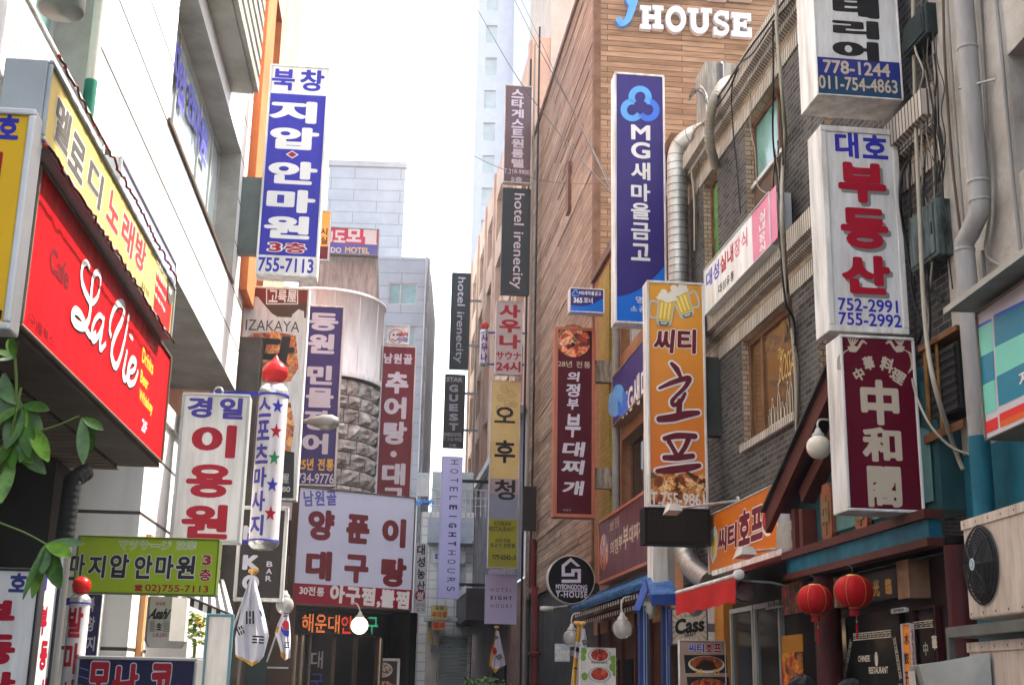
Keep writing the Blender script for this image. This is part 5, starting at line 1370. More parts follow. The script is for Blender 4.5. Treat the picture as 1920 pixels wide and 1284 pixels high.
s.text('ONEROOMTEL', 832, 811, 866, 818, PALE, 0.03); s.text('T.318-9900', 832, 820, 866, 827, PALE, 0.0); s.text('5층', 842, 832, 856, 837, PALE, 0.02); s.done(s.arms)
F_LIL = mat('lilac_face', (0.56, 0.54, 0.80), 0.4, grime=0.02)
s = psign('banner_sign', 'long lilac vertical hotel banner with small sideways letters above the shutter', (829, 855), (860, 1122), 41.5, 'R', depth=0.2, face=F_LIL, border=0.01, casing=mat('lilac_casing', (0.4, 0.38, 0.6), 0.5), arms=(0.1, 0.83))
def spaced(s, t, x0, x1, y0, y1, w, m):
    n = len(t); st = (y1 - y0) / n
    for i, ch in enumerate(t):
        hgt = st * (0.5 if ch != 'I' else 0.12); c = y0 + st * (i + .5); x = -((c - 990) * 0.03)
        s.text(ch, x0 + x, c - hgt / 2, x1 + x, c + hgt / 2, m, w, rot=90)
spaced(s, 'HOTEL', 841, 856, 858, 942, 0.0, I_NAVY); spaced(s, 'EIGHT', 841, 856, 942, 1027, 0.04, I_NAVY); spaced(s, 'HOURS', 841, 856, 1027, 1112, 0.0, I_NAVY); s.done(s.arms, DARKMETAL)
s = psign('projecting_sign', 'grey sauna sign with red letters below the dark hotel sign', (931, 563), (978, 703), 34.4, 'R', depth=0.2, face=mat('pale_grey_face', (0.46, 0.43, 0.44), 0.45), border=0.02)
for ch, b, d in (('사', 571, 596), ('우', 599, 624), ('나', 627, 654)): s.text(ch, 936, b, 976, d, I_RED, 0.05)
s.text('サウナ', 930, 659, 977, 675, I_RED, 0.03); s.text('24시', 930, 677, 976, 697, I_RED, 0.04); s.done()
F_OHU = mat('mustard_face', (0.66, 0.53, 0.22), 0.42, grime=0.12)
s = psign('projecting_sign', 'tall yellow and olive Korean restaurant sign with curl pattern under the sauna sign', (922, 712), (970, 1065), 34.6, 'R', depth=0.2, face=F_OHU, border=0.015)
s.band(897, 926, mat('rose_grey_face', (0.40, 0.34, 0.34), 0.42)); s.band(926, 973, mat('blue_grey_face', (0.24, 0.29, 0.37), 0.42)); F_OLV = mat('olive_lime_face', (0.33, 0.33, 0.025), 0.42); s.band(973, 1070, F_OLV)
I_CURL = ink('curl_print', (0.40, 0.33, 0.15)); I_CURL2 = ink('olive_curl_print', (0.27, 0.28, 0.06))
for (cx, cy, r, m) in ((945, 728, 9, I_CURL), (958, 738, 9, I_CURL), (938, 745, 8, I_CURL), (952, 755, 9, I_CURL), (963, 757, 7, I_CURL), (935, 765, 7, I_CURL), (955, 775, 8, I_CURL), (945, 1005, 9, I_CURL2), (955, 1020, 9, I_CURL2), (935, 1025, 8, I_CURL2), (950, 1045, 9, I_CURL2), (937, 1052, 8, I_CURL2)):
    s.stroke([(cx + r * (1 - i / 26) * math.cos(i * .5), cy + r * (1 - i / 26) * math.sin(i * .5)) for i in range(22)], 1.6, m, 1)
for ch, b, d in (('오', 763, 793), ('후', 825, 868), ('청', 899, 937)): s.text(ch, 927, b, 966, d, I_BLACK, 0.025, k=2)
s.text('KOREAN', 927, 977, 958, 985, I_BLACK, 0.01, k=2); s.text('RESTAURANT', 917, 987, 966, 996, I_BLACK, 0.01, k=2); s.text('샤브샤브', 928, 1009, 957, 1017, I_BLACK, 0.02, k=2); s.text('생고기 전문점', 919, 1018, 965, 1026, I_BLACK, 0.02, k=2); s.text('777-0342~3', 923, 1040, 967, 1049, I_BLACK, 0.03, k=2); s.done()
s = psign('projecting_sign', 'lilac hotel box sign near the bottom of the far column', (911, 1076), (968, 1170), 36, 'R', depth=0.18, face=F_LIL, border=0.005, casing=_mats['lilac_casing'])
for tx, b, w in (('HOTEL', 1102, 0), ('EIGHT', 1117, .045), ('HOURS', 1132, 0)): s.text(tx, 920, b, 960, b + 7, I_NAVY, w, track=.35)
s.disc(929, 1073, 14, F_LIL, 0, 6); s.done()
s = psign('projecting_sign', 'back of a dark brown box sign between the far column and the wooden wall', (981, 911), (1005, 995), 33, 'R', depth=0.12, face=mat('bronze_face', (0.035, 0.028, 0.022), 0.5), border=0.0, casing=DARKMETAL); s.done()
# ---- fascias on the right fronts
def fascia(label, tl, br, off, depth, face, casing, name='fascia_sign', border=0.03, fr=FR):
    return Sign(name, label, 'sign', fr, tl, br, depth=depth, off=off, face=face, group=GROUP_R, casing=casing, border=border)
s = fascia('slanting indigo bank sign board along the orange brick wall', (1149, 708), (1246, 702), 0.2, 0.19, F_BANK, mat('tan_casing', (0.30, 0.20, 0.12), 0.6), border=0.02)
trefoil(s, 1160, 752, 17, 0); ltext(s, 'MG새마을', 1168, 1232, 733, 790, I_WHITE, 0.03); s.done()
s = fascia('dull red stew restaurant board along the front above the blue tiled eave', (1124, 978), (1227, 1053), 0.2, 0.18, mat('dusty_wine_face', (0.13, 0.045, 0.055), 0.45, grime=0.25, streak=1), mat('salmon_frame', (0.40, 0.14, 0.08), 0.45), border=0.05)
s.disc(1133, 1035, 8, FOODS, 0, 34); ltext(s, '28년 전통', 1144, 1162, 978, 997, I_CREAM, 0.01)
for ch, a, b, c, d in (('의', 1145, 1014, 1152, 1040), ('정', 1153, 1008, 1160, 1038), ('부', 1161, 1002, 1168, 1030), ('부', 1169, 985, 1179, 1030), ('대', 1181, 985, 1188, 1018), ('찌', 1189, 980, 1197, 1012), ('개', 1198, 975, 1206, 1005)): s.text(ch, a, b, c, d, I_CREAM, 0.03)
s.done()
s = fascia('orange pub board with beer mugs and a chicken plate above the red awning', (1329, 967), (1463, 1035), 0.14, 0.12, mat('orange_board_face', (0.52, 0.13, 0.008), 0.4, grime=0.1), WHITE_PAINT, border=0.012)
for ch, a, b, c, d in (('씨', 1347, 988, 1364, 1035), ('티', 1366, 980, 1383, 1028), ('호', 1386, 955, 1408, 1022), ('프', 1409, 950, 1432, 1012)): s.text(ch, a, b, c, d, I_WINE, 0.045, out=I_WHITE, ow=0.03, shear=.12)
s.disc(1441, 975, 12, I_FOAM, 0, 30); s.disc(1441, 972, 10.5, foodmat('red_chicken_print', ['5a0a06', 'a01c10', 'c84018', '7a120a'], 16), 1, 26)
s.shape([(1333, 995), (1342, 985), (1347, 1000), (1345, 1040), (1338, 1058), (1332, 1040)], I_GLASSL, 0); s.shape([(1335, 1010), (1344, 1003), (1343, 1035), (1337, 1048)], I_BEER, 1)
ltext(s, 'T.755-9861', 1373, 1420, 1046, 1058, I_CREAM, 0.0)
s.done()
LDG = fascia('white decorating shop board with a pink end on the brick wall', (1322, 506), (1448, 460), 0.25, 0.23, F_WHITE, mat('pale_blue_white_casing', (0.55, 0.58, 0.58), 0.4), border=0.012)
s = LDG
z = s.v1 - s.v0
pk_ = mat('pink_end_face', (0.58, 0.16, 0.25), 0.4, grime=0.15); s.band(300, 600, pk_, 0, xa=1412, xb=1460)
for i, (tx, m) in enumerate((('대', F_BLUE), ('성', F_BLUE), ('실', I_RED), ('내', I_RED), ('장', ink('pale_red_letter', (0.55, 0.18, 0.22))), ('식', _mats['pale_red_letter']))):
    a = 1325 + i * 13.2; cy = 522 - i * 14.6; s.text(tx, a, cy - 16 - i * .5, a + 11.5, cy + 16 + i * .5, m, 0.03)
for i, tx in enumerate('대성유통'):
    a = 1348 + i * 7.6; cy = 541 - i * 7.6; s.text(tx, a, cy - 9, a + 6.4, cy + 9, I_BLACK, 0.02)
for i, tx in enumerate('실내장식'):
    cy = 396 + i * 20; s.text(tx, 1425, cy, 1437, cy + 17, I_WHITE, 0.02, k=2)
s.done()
# ---- HOUSE letters on the wooden front
fh = Frame((4.4 + SR * 24.92, 24.92), YAW_R)
hl = Thing('channel_letters', 'big white and blue raised guest house letters on the wooden front', 'letters', fh, (fh.px(1300, 50)[0], -0.1, fh.px(1300, 75)[1]))
M_CHW = mat('white_letter_box', (0.66, 0.645, 0.66), 0.35, grime=0.05); M_CHB = mat('blue_letter_box', (0.10, 0.32, 0.78), 0.35, grime=0.05)
def slab(ch, x0, x1, y0, y1):
    """slab serif capital drawn with strokes, extruded"""
    mb = MB().use(M_CHW); S = 0.0
    def B(a, b, c, d):
        # rectangle in 0..1 letter space (y up)
        X = lambda q: x0 + (x1 - x0) * q; Yv = lambda q: y1 + (y0 - y1) * q
        return [fh.px(X(a), Yv(b)), fh.px(X(c), Yv(b)), fh.px(X(c), Yv(d)), fh.px(X(a), Yv(d))]
    k = [0]
    def R(a, b, c, d):
        p = B(a, b, c, d); k[0] += 1; mb.box(p[0][0], p[1][0], -0.14 - 0.002 * k[0], -0.02, p[0][1], p[2][1])
    def ring(cx, cy, rx, ry, w, a0, a1):
        n = 28; o = []; i_ = []
        for q in range(n + 1):
            t = math.radians(a0 + (a1 - a0) * q / n)
            X = lambda e: x0 + (x1 - x0) * e; Yv = lambda e: y1 + (y0 - y1) * e
            o.append(fh.px(X(cx + rx * math.cos(t)), Yv(cy + ry * math.sin(t)))); i_.append(fh.px(X(cx + (rx - w) * math.cos(t)), Yv(cy + (ry - w * 1.0) * math.sin(t))))
        k[0] += 1
        if a1 - a0 >= 360: mb.poly([o[:-1], i_[:-1]], -0.14 - 0.002 * k[0], -0.02)
        else: mb.poly([o + i_[::-1]], -0.14 - 0.002 * k[0], -0.02)
    if ch == 'H':
        for a in (.1, .62): R(a, 0, a + .26, 1); R(a - .1, 0, a + .36, .17); R(a - .1, .83, a + .36, 1)
        R(.3, .42, .7, .6)
    if ch == 'O': ring(.5, .5, .52, .54, .25, 0, 360)
    if ch == 'U':
        R(.1, .35, .34, 1); R(.66, .35, .9, 1); R(-.04, .84, .44, 1); R(.56, .84, 1.04, 1); ring(.5, .36, .40, .40, .24, 180, 360)
    if ch == 'S':
        ring(.5, .74, .42, .30, .21, 20, 270); ring(.5, .27, .44, .31, .21, -160, 90); R(.72, .66, .92, 1.0); R(.06, 0, .26, .34)
    if ch == 'E':
        R(.1, 0, .4, 1); R(-.02, 0, .98, .18); R(-.02, .82, .94, 1); R(.36, .42, .68, .6); R(.78, 0, .98, .36); R(.76, .66, .94, 1); R(.58, .34, .72, .68)
    hl.add('letter', mb)
for ch, x0, x1, y0, y1 in (('H', 1198, 1242, 18, 60), ('O', 1246, 1283, 19, 65), ('U', 1288, 1330, 23, 68), ('S', 1333, 1366, 28, 72), ('E', 1369, 1407, 32, 74)): slab(ch, x0, x1, y0, y1)
mb = MB().use(M_CHB)
def thick(pts, ws):
    n = len(pts); cp_ = curve(pts, 8); m = len(cp_); L_ = []; R2 = []
    for i, p in enumerate(cp_):
        a = cp_[max(0, i - 1)]; b = cp_[min(m - 1, i + 1)]; d = Vector((b[0] - a[0], b[1] - a[1])).normalized(); w = float(np.interp(i / (m - 1) * (n - 1), range(n), ws)) / 2
        L_.append(fh.px(p[0] - d.y * w, p[1] + d.x * w)); R2.append(fh.px(p[0] + d.y * w, p[1] - d.x * w))
    return L_ + R2[::-1]
mb.poly([thick([(1200, -40), (1192, -10), (1183, 20), (1176, 40), (1166, 51), (1157, 47)], [13, 13, 13, 12, 9, 9])], -0.145, -0.02)
mb.poly([thick([(1158, -40), (1166, -18), (1182, 18)], [14, 14, 10])], -0.15, -0.02); mb.use(M_CHB); p = fh.px(1159, 45); mb.disc(p[0], p[1], 0.075, -0.153, -0.02); 
hl.add('letter', mb)
mb = MB().use(mat('pale_pink_letter_box', (0.64, 0.55, 0.52), 0.4, grime=0.05))
for a, b in ((1212, 1228), (1234, 1256), (1262, 1290), (1326, 1358), (1366, 1405)):
    p, q = fh.px(a, 4), fh.px(b, -60); mb.box(p[0], q[0], -0.14, -0.02, p[1] + (0 if a > 1300 else .06), q[1])
hl.add('letter', mb)
# ================================================================== THINGS ALONG THE STREET
def FP(fr, x, y, off): u, z = fr.px(x, y, off); return (u, -off, z)
def bentpath(pts, n=8): return curve([tuple(p) for p in pts], n)
# ------------------------------------------------------------------ grey rendered building on the far right
t = Thing('grey_building', 'grey rendered building with a thick S bend drainpipe', 'building', FG, (4, 0, 0))
M_REND = mat('grey_render', (0.38, 0.355, 0.325), 0.9, grime=0.35, gscale=1.4, bump=0.5, bscale=18)
M_TEAL = mat('teal_paint', (0.015, 0.13, 0.19), 0.55, grime=0.35, gscale=2)
gw = MB().use(M_REND); zt = FP(FG, 1850, 835, 0)[2]
wa, wb = FP(FG, 1898, 200, 0)[0], FP(FG, 1990, 100, 0)[0]; wz0, wz1 = FP(FG, 1905, 330, 0)[2], FP(FG, 1900, 92, 0)[2]
grid_wall(gw, 0, 8.8, zt, 16, [(wa, wb, wz0, wz1)], 0.25); shell(gw, 0, 8.8, zt, 16, 7)
t.add('wall', gw)
tl_ = MB().use(M_TEAL); tl_.box(0, 8.8, 0.0, 0.3, 0, zt - 0.002); t.add('plinth_wall', tl_)
window(t, wa, wb, wz0, wz1, 0.18, M_BROWNFR, M_GLASSDK, 0.05, mull=(0.5,))
# drainpipe with two bends
M_PIPE = mat('grey_drainpipe', (0.30, 0.29, 0.285), 0.5, grime=0.25, streak=1)
dp = Thing('drainpipe', 'thick grey drainpipe with an S bend and blue painted foot', 'pipe', FG, FP(FG, 1845, 960, 0.16))
up = [FP(FG, 1812, -60, 0.12), FP(FG, 1826, 180, 0.12), FP(FG, 1838, 385, 0.12)]
x0 = up[-1][0]; xl = FP(FG, 1808, 465, 0.16)[0]
pts = [(x0, -0.12, up[0][2]), (x0, -0.12, up[-1][2])]
zb = FP(FG, 1808, 468, 0.16)[2]; z2 = FP(FG, 1832, 820, 0.16)[2]; z3 = FP(FG, 1845, 990, 0.16)[2]
mb = MB().use(M_PIPE)
mb.tube([(x0, -0.12, up[0][2]), (x0, -0.12, up[-1][2]), (x0 - 0.012, -0.122, up[-1][2] - 0.04), ((x0 * 2 + xl) / 3, -0.135, up[-1][2] * .62 + zb * .38), ((x0 + xl * 2) / 3, -0.148, up[-1][2] * .35 + zb * .65), (xl + 0.01, -0.16, zb + 0.05), (xl, -0.16, zb), (xl, -0.16, z2)], 0.07, 18)
for z, x, yv in ((up[-1][2] + 0.02, x0, -0.12), (up[-1][2] + 0.16, x0, -0.12), (zb - 0.02, xl, -0.16), (FP(FG, 1826, 80, .12)[2], x0, -0.12)): mb.lathe((x, yv, z), [(0.071, 0), (0.076, 0.004), (0.076, 0.02), (0.071, 0.024)], 18)
dp.add('pipe', mb)
mb = MB().use(M_TEAL); mb.tube([(xl, -0.16, z2), (xl, -0.16, z3 - 0.5)], 0.0715, 18); dp.add('painted_foot', mb)
mb = MB().use(STEEL); mb.bar((x0 - .02, -0.2, FP(FG, 1845, 142, .1)[2]), (x0 + .14, -0.0, FP(FG, 1845, 142, .1)[2]), 0.015); dp.add('clamp', mb)
for i, (pp_, r, c) in enumerate((([(1768, -20), (1772, 120), (1785, 300), (1800, 430)], .012, (0.10, 0.075, 0.06)), ([(1775, -20), (1790, 200), (1806, 400), (1812, 440)], .009, (0.2, 0.19, 0.18)), ([(1834, -20), (1848, 200), (1856, 380), (1848, 470), (1870, 495), (1892, 500)], .012, (0.30, 0.28, 0.25)), ([(1866, -20), (1880, 120), (1898, 320), (1915, 480)], .014, (0.22, 0.215, 0.22)), ([(1826, 470), (1835, 560), (1842, 620)], .008, (0.3, 0.28, 0.25)), ([(1842, 470), (1848, 540), (1850, 600)], .014, (0.2, 0.19, 0.18)))):
    mb = MB().use(mat('conduit_%d' % i, c, 0.6, grime=0.2)); mb.tube(bentpath([FP(FG, x, y, 0.03) for x, y in pp_]), r, 6)
    solo('wall_conduit', ['brown twisted cable at the corner of the grey wall', 'thin grey conduit beside the brown cable', 'pale loose cable in front of the drainpipe', 'grey conduit between the drainpipe and the window', 'short pale cable below the pipe bend', 'ribbed grey conduit below the pipe bend'][i], 'cable', mb, FG, FP(FG, *pp_[-1], 0.03), group='cables on the grey wall')
# convenience store sign
P1 = FG.px(1833, 588, 0.45); 
s = Sign('fascia_sign', 'white, teal and red striped shop sign under a sheet metal hood', 'sign', FG, (1833, 588), (1990, 764), depth=0.4, off=0.45, face=mat('pale_lilac_white_face', (0.50, 0.48, 0.52), 0.35, grime=0.1), group=GROUP_R, casing=mat('beige_aluminium', (0.20, 0.165, 0.125)), border=0.01)
c_mint, c_teal, c_red, c_or, c_blue = mat('mint_stripe', (0.15, 0.52, 0.42), 0.3, grime=0.05), mat('teal_stripe', (0.0, 0.17, 0.27), 0.3, grime=0.05), mat('red_stripe', (0.60, 0.02, 0.015), 0.3, grime=0.05), mat('orange_stripe', (0.62, 0.10, 0.01), 0.3, grime=0.05), mat('cobalt_stripe', (0.02, 0.07, 0.50), 0.3, grime=0.05)
for pts, m in (([(1833, 611), (1861, 597), (1862, 602), (1833, 617)], c_blue), ([(1833, 617), (1862, 602), (1865, 657), (1836, 672)], c_mint), ([(1836, 672), (1865, 657), (1868, 711), (1840, 725)], c_teal), ([(1840, 725), (1868, 711), (1871, 768), (1844, 780)], c_mint), ([(1845, 793), (1873, 781), (1874, 803), (1847, 815)], c_red),
               ([(1865, 591), (1990, 530), (1990, 536), (1865, 597)], c_blue), ([(1865, 597), (1990, 536), (1990, 590), (1868, 651)], c_teal), ([(1868, 651), (1990, 590), (1990, 645), (1871, 706)], c_mint), ([(1871, 706), (1990, 645), (1990, 708), (1875, 762)], c_teal), ([(1876, 776), (1990, 724), (1990, 740), (1877, 790)], c_red), ([(1877, 790), (1990, 740), (1990, 752), (1878, 802)], c_or)):
    s.shape(pts, m, 0)
s.text('재', 1913, 692, 1938, 722, I_WHITE, 0.02, k=2); s.done()
hd = MB().use(mat('sheet_metal_hood', (0.30, 0.29, 0.26), 0.5, 0.4, grime=0.3)); q = s.v1 + 0.03
hd.box(s.u0 - 0.08, s.u1 + 0.3, -0.62, 0.0, q, q + 0.025); hd.box(s.u0 - 0.08, s.u1 + 0.3, -0.64, -0.621, q - 0.02, q + 0.02)
solo('metal_hood', 'thin sheet metal hood above the striped shop sign', 'hood', hd, FG, (s.u0, -0.3, q))
# air conditioners
def outdoor_unit(label, x0, y0, y1, off, wid, fan=None):
    a = FP(FG, x0, y0, off); b = FP(FG, x0, y1, off)
    u0, z1, z0 = a[0], a[2], b[2]
    t = Thing('outdoor_unit', label, 'air conditioner', FG, ((u0 + wid / 2), -off, z0), 'air conditioner units on the grey building')
    m = MB().use(mat('cream_enamel', (0.56, 0.47, 0.39), 0.45, grime=0.3, gscale=2.2, streak=1)); m.box(u0, u0 + wid, -off, -off + 0.34, z0, z1); t.add('casing', m, bevel=0.012)
    tr = MB().use(_mats['cream_enamel']); tr.box(u0 - .005, u0 + wid, -off - .008, -off - .0005, z1 - .05, z1 + .004)
    tr.use(mat('black_screw', (0.02, 0.02, 0.02), 0.4, grime=0))
    for i in range(5): tr.disc(u0 + .05 + i * .17, z1 - .025, .007, -off - .011); tr.disc(u0 + .05 + i * .17, z0 + .03, .008, -off - .006)
    t.add('lid', tr)
    if fan:
        fu, fz, R = fan
        f = MB().use(mat('black_fan_opening', (0.012, 0.012, 0.012), 0.6, grime=0)); f.disc(fu, fz, R, -off - .004, n=40)
        for k in range(3):
            q = k * 2.09; f.use(mat('dark_fan_blade', (0.03, 0.03, 0.032), 0.4, grime=0)); f.poly([[(fu, fz), (fu + R * .85 * math.cos(q), fz + R * .85 * math.sin(q)), (fu + R * .8 * math.cos(q + .8), fz + R * .8 * math.sin(q + .8))]], -off - .007 - .001 * k)
        o = t.add('fan', f)
        g = MB().use(DARKMETAL)
        for k in range(1, 14):
            r = R * k / 13; dpt = -off - .015 - .045 * math.sqrt(max(0, 1 - (k / 13.2) ** 2)); g.tube([(fu + r * math.cos(i * .2618), dpt, fz + r * math.sin(i * .2618)) for i in range(25)], .0028, 4, cap=False)
        for k in range(8):
            q = k * math.pi / 4; g.tube([(fu + R * e * math.cos(q), -off - .017 - .045 * math.sqrt(max(0, 1 - e * e)), fz + R * e * math.sin(q)) for e in (0.05, .3, .55, .8, 1.0, 1.06)], .004, 4)
        g.tube([(fu + R * 1.04 * math.cos(i * .2618), -off - .012, fz + R * 1.04 * math.sin(i * .2618)) for i in range(25)], .006, 5, cap=False)
        t.add('fan_grille', g)
        bd = MB().use(mat('pale_badge', (0.45, 0.5, 0.52), 0.3, grime=0)); bd.disc(fu, fz, R * .16, -off - .066, -off - .062); bd.use(mat('blue_badge_ring', (0.1, 0.25, 0.4), 0.3, grime=0)); bd.disc(fu, fz, R * .1, -off - .0675); bd.use(_mats['pale_badge']); bd.disc(fu, fz, R * .07, -off - .069); t.add('badge', bd)
    return t, u0, z0, z1
c0 = FP(FG, 1843, 1058, 0.7); cz = abs(FP(FG, 1843, 985, .7)[2] - FP(FG, 1843, 1132, .7)[2]) / 2
outdoor_unit('big cream outdoor unit with round black fan on a metal stand', 1804, 978, 1163, 0.7, 1.1, (c0[0], c0[2], cz * .98))
t, u0, z0, z1 = outdoor_unit('lower cream outdoor unit carrying a slanted sheet metal deflector', 1815, 1206, 1400, 0.72, 1.1)
df = MB().use(mat('dull_grey_sheet', (0.33, 0.34, 0.32), 0.45, 0.3, grime=0.3)); w0 = z1 - 0.06
df.add([(u0 + .02, -.74, w0 - .02), (u0 + .34, -.74, w0), (u0 + .34, -.74, w0 - .5), (u0 + .02, -.74, w0 - .5), (u0 - .16, -1.02, w0 - .07), (u0 + .06, -1.04, w0 - .07), (u0 + .2, -1.0, w0 - .5), (u0 - .02, -1.0, w0 - .5)], [(0, 1, 5, 4), (4, 5, 6, 7), (0, 4, 7, 3), (1, 2, 6, 5)])
df.use(mat('sticker_white', (0.5, 0.48, 0.44), 0.5, grime=0.2)); df.quad((u0 - .10, -1.035, w0 - .4), (u0 + .02, -1.038, w0 - .4), (u0 - .01, -1.042, w0 - .1), (u0 - .12, -1.04, w0 - .1))
df.use(mat('sticker_yellow', (0.6, 0.42, 0.03), 0.5, grime=0.2)); df.quad((u0 + .42, -.7205 - .004, w0 - .45), (u0 + .5, -.7245, w0 - .45), (u0 + .5, -.7245, w0 - .2), (u0 + .42, -.7245, w0 - .2))
t.add('deflector', df)
st_ = MB().use(mat('green_grey_angle_iron', (0.16, 0.165, 0.15), 0.5, 0.4, grime=0.4)); q = FP(FG, 1782, 1186, 0.75)
zz = q[2]; st_.box(q[0], q[0] + 1.6, -.78, -.74, zz - .03, zz + .03); st_.box(q[0], q[0] + .04, -.739, 0, zz - .03, zz + .03); st_.box(q[0] + 1.2, q[0] + 1.24, -.739, 0, zz - .03, zz + .03); st_.box(q[0], q[0] + .04, -.78, -.74, 0.12, zz - .031); st_.box(q[0] + 1.56, q[0] + 1.6, -.78, -.74, .12, zz - .031)
solo('unit_stand', 'grey angle iron stand under the big outdoor unit', 'stand', st_, FG, (q[0] + .8, -.4, 0.12))
# boxes hung on the brick wall near the corner
def wallbox(name, label, cat, x0, x1, y0, y1, off, m, louv=False):
    a = FP(FR, x0, (y0 + y1) / 2, off); b = FP(FR, x1, (y0 + y1) / 2, off); zb = FP(FR, (x0 + x1) / 2, y1, off)[2]; zt = FP(FR, (x0 + x1) / 2, y0, off)[2]
    t = Thing(name, label, cat, FR, ((a[0] + b[0]) / 2, -off, zb)); mb = MB().use(m); mb.box(a[0], b[0], -off, -.002, zb, zt); t.add('casing', mb, bevel=.01); ld = MB().use(m); ld.box(a[0] + .03, b[0] - .03, -off - .012, -off - .001, zb + .03, zt - .03); ld.use(DARKMETAL); ld.box(b[0] - .07, b[0] - .05, -off - .02, -off - .0125, (zb + zt) / 2 - .05, (zb + zt) / 2 + .05); t.add('cover', ld)
    if louv:
        l = MB().use(DARKMETAL)
        for k in range(8): z = zb + (zt - zb) * (k + .5) / 8; l.box(a[0] + .06, b[0] - .02, -off - .02, -off - .001, z - .02, z + .008)
        t.add('louvres', l); p = MB().use(mat('rusty_yellow_iron', (0.20, 0.10, 0.025), 0.8, grime=0.6, gscale=7))
        p.box(a[0] - .01, a[0] + .045, -off - .03, -off - .0225, zb - .02, zt + .04); p.box(b[0] - .3, b[0] - .26, -off - .03, -off - .0225, zb - .1, zt + .04); p.use(RUST); p.box(a[0] - .05, b[0] + .1, -off - .05, -off - .031, zb - .16, zb - .1); p.box(a[0] - .05, b[0] + .1, -off - .05, 0, zt + .041, zt + .08); t.add('frame', p)
wallbox('meter_box', 'blue grey rusty metal box on the brick wall beside the estate agent sign', 'metal box', 1704, 1757, 388, 497, 0.18, mat('blue_grey_rusty', (0.10, 0.13, 0.13), 0.7, grime=0.72, gscale=3, streak=1))
wallbox('meter_box', 'dark metal box high on the brick wall above the blue grey one', 'metal box', 1692, 1738, 26, 88, 0.15, mat('dark_rusty', (0.03, 0.045, 0.045), 0.6, grime=0.5))
wallbox('window_unit', 'rusty louvred unit in an iron frame above the dark doorway', 'air conditioner', 1742, 1800, 650, 780, 0.22, mat('dark_unit', (0.012, 0.011, 0.010), 0.7, spec=.15), True)
wallbox('window_unit', 'small grey slatted unit between the orange pub board and the gable', 'air conditioner', 1456, 1492, 978, 1036, 0.2, mat('pale_grey_unit', (0.33, 0.32, 0.30), 0.6, grime=0.3, gscale=3))
# ------------------------------------------------------------------ Chinese restaurant
OF = 0.35
M_MAROON = mat('maroon_paint', (0.048, 0.006, 0.007), 0.5, grime=0.3); M_REDBR = mat('red_brown_paint', (0.085, 0.021, 0.015), 0.5, grime=0.3); M_TEALP = mat('teal_blue_paint', (0.010, 0.115, 0.18), 0.5, grime=0.4, gscale=3); M_TEALD = mat('dark_teal_panel', (0.02, 0.075, 0.085), 0.6, grime=0.35)
uA, uB = FP(FR, 1475, 1072, OF)[0], FP(FR, 1741, 990, OF)[0]
zB0, zB1 = FP(FR, 1741, 1008, OF)[2], FP(FR, 1741, 972, OF)[2]
t = Thing('chinese_restaurant', 'Chinese restaurant front with teal beam, gable porch and dark red columns', 'shop front', FR, ((uA + uB) / 2, -OF, 0))
m = MB().use(M_TEALP); m.box(uA, uB, -OF, -OF + .1, zB0, zB1); m.use(M_REDBR); m.box(uA - .02, uB + .03, -OF - .03, -OF + .1, zB0 - .06, zB0 - .001); m.box(uA - .02, uB + .03, -OF - .04, -OF + .1, zB1 + .001, zB1 + .07); t.add('beam', m)
# pediment
A_ = FP(FR, 1440, 961, .45); B_ = FP(FR, 1552, 711, .45); sl2 = (B_[2] - A_[2]) / (B_[0] - A_[0]); um = FP(FR, 1586, 640, .45)[0]; za = A_[2] + sl2 * (um - A_[0]); half = um - A_[0]; hr = max(.25, -9.97 * 1.006 - um); zr_ = za - sl2 * hr
m = MB().use(M_TEALD); zb = zB1 + .071; m.poly([[(uA, zb), (uB, zb), (uB, za - sl2 * (uB - um) - .1), (um, za - .12), (uA, A_[2] + sl2 * (uA - A_[0]) - .1)]], -OF + .12, 0.0)
t.add('gable_wall', m)
m = MB().use(M_REDBR)
for sg in (-1, 1):
    e = um - half if sg < 0 else um + hr; ze = A_[2] if sg < 0 else zr_; nz = 0.20
    P = [(um, za), (e, ze), (e, ze - nz), (um, za - nz)]
    m.poly([P], -.48, -.42)
t.add('bargeboard', m)
m = MB().use(mat('dark_roof_sheet', (0.05, 0.045, 0.045), 0.7, grime=0.3))
for sg in (-1, 1):
    e = um - half - .02 if sg < 0 else um + hr; ze = A_[2] if sg < 0 else zr_; m.add([(um, -.52, za + .03), (e, -.52, ze + .03), (e, 0.0, ze + .03), (um, 0.0, za + .03), (um, -.52, za + .001), (e, -.52, ze + .001), (e, 0, ze + .001), (um, 0, za + .001)], [(0, 1, 2, 3), (0, 4, 5, 1), (4, 7, 6, 5), (1, 5, 6, 2)])
t.add('porch_roof', m)
m = MB().use(M_REDBR)
for x in (1488, 1502): a = FP(FR, x, 980, OF)[0]; m.box(a, a + .09, -OF - .02, -OF + .119, zb, FP(FR, x, 955, OF)[2])
a = FP(FR, 1502, 930, OF)[0]; m.bar((a, -OF + .06, FP(FR, 1504, 930, OF)[2]), (um, -OF + .06, za - .35), .14); t.add('gable_frame', m)
tp_ = MB().use(mat('teal_grey_panel', (0.10, 0.22, 0.22), 0.6, grime=0.4)); a = FP(FR, 1522, 980, OF)[0]; tp_.poly([[(a, zb + .08), (uB - .1, zb + .08), (uB - .1, zb + .6), (um, za - .6), (a + .1, FP(FR, 1525, 925, OF)[2])]], -OF + .1); t.add('gable_panel', tp_)
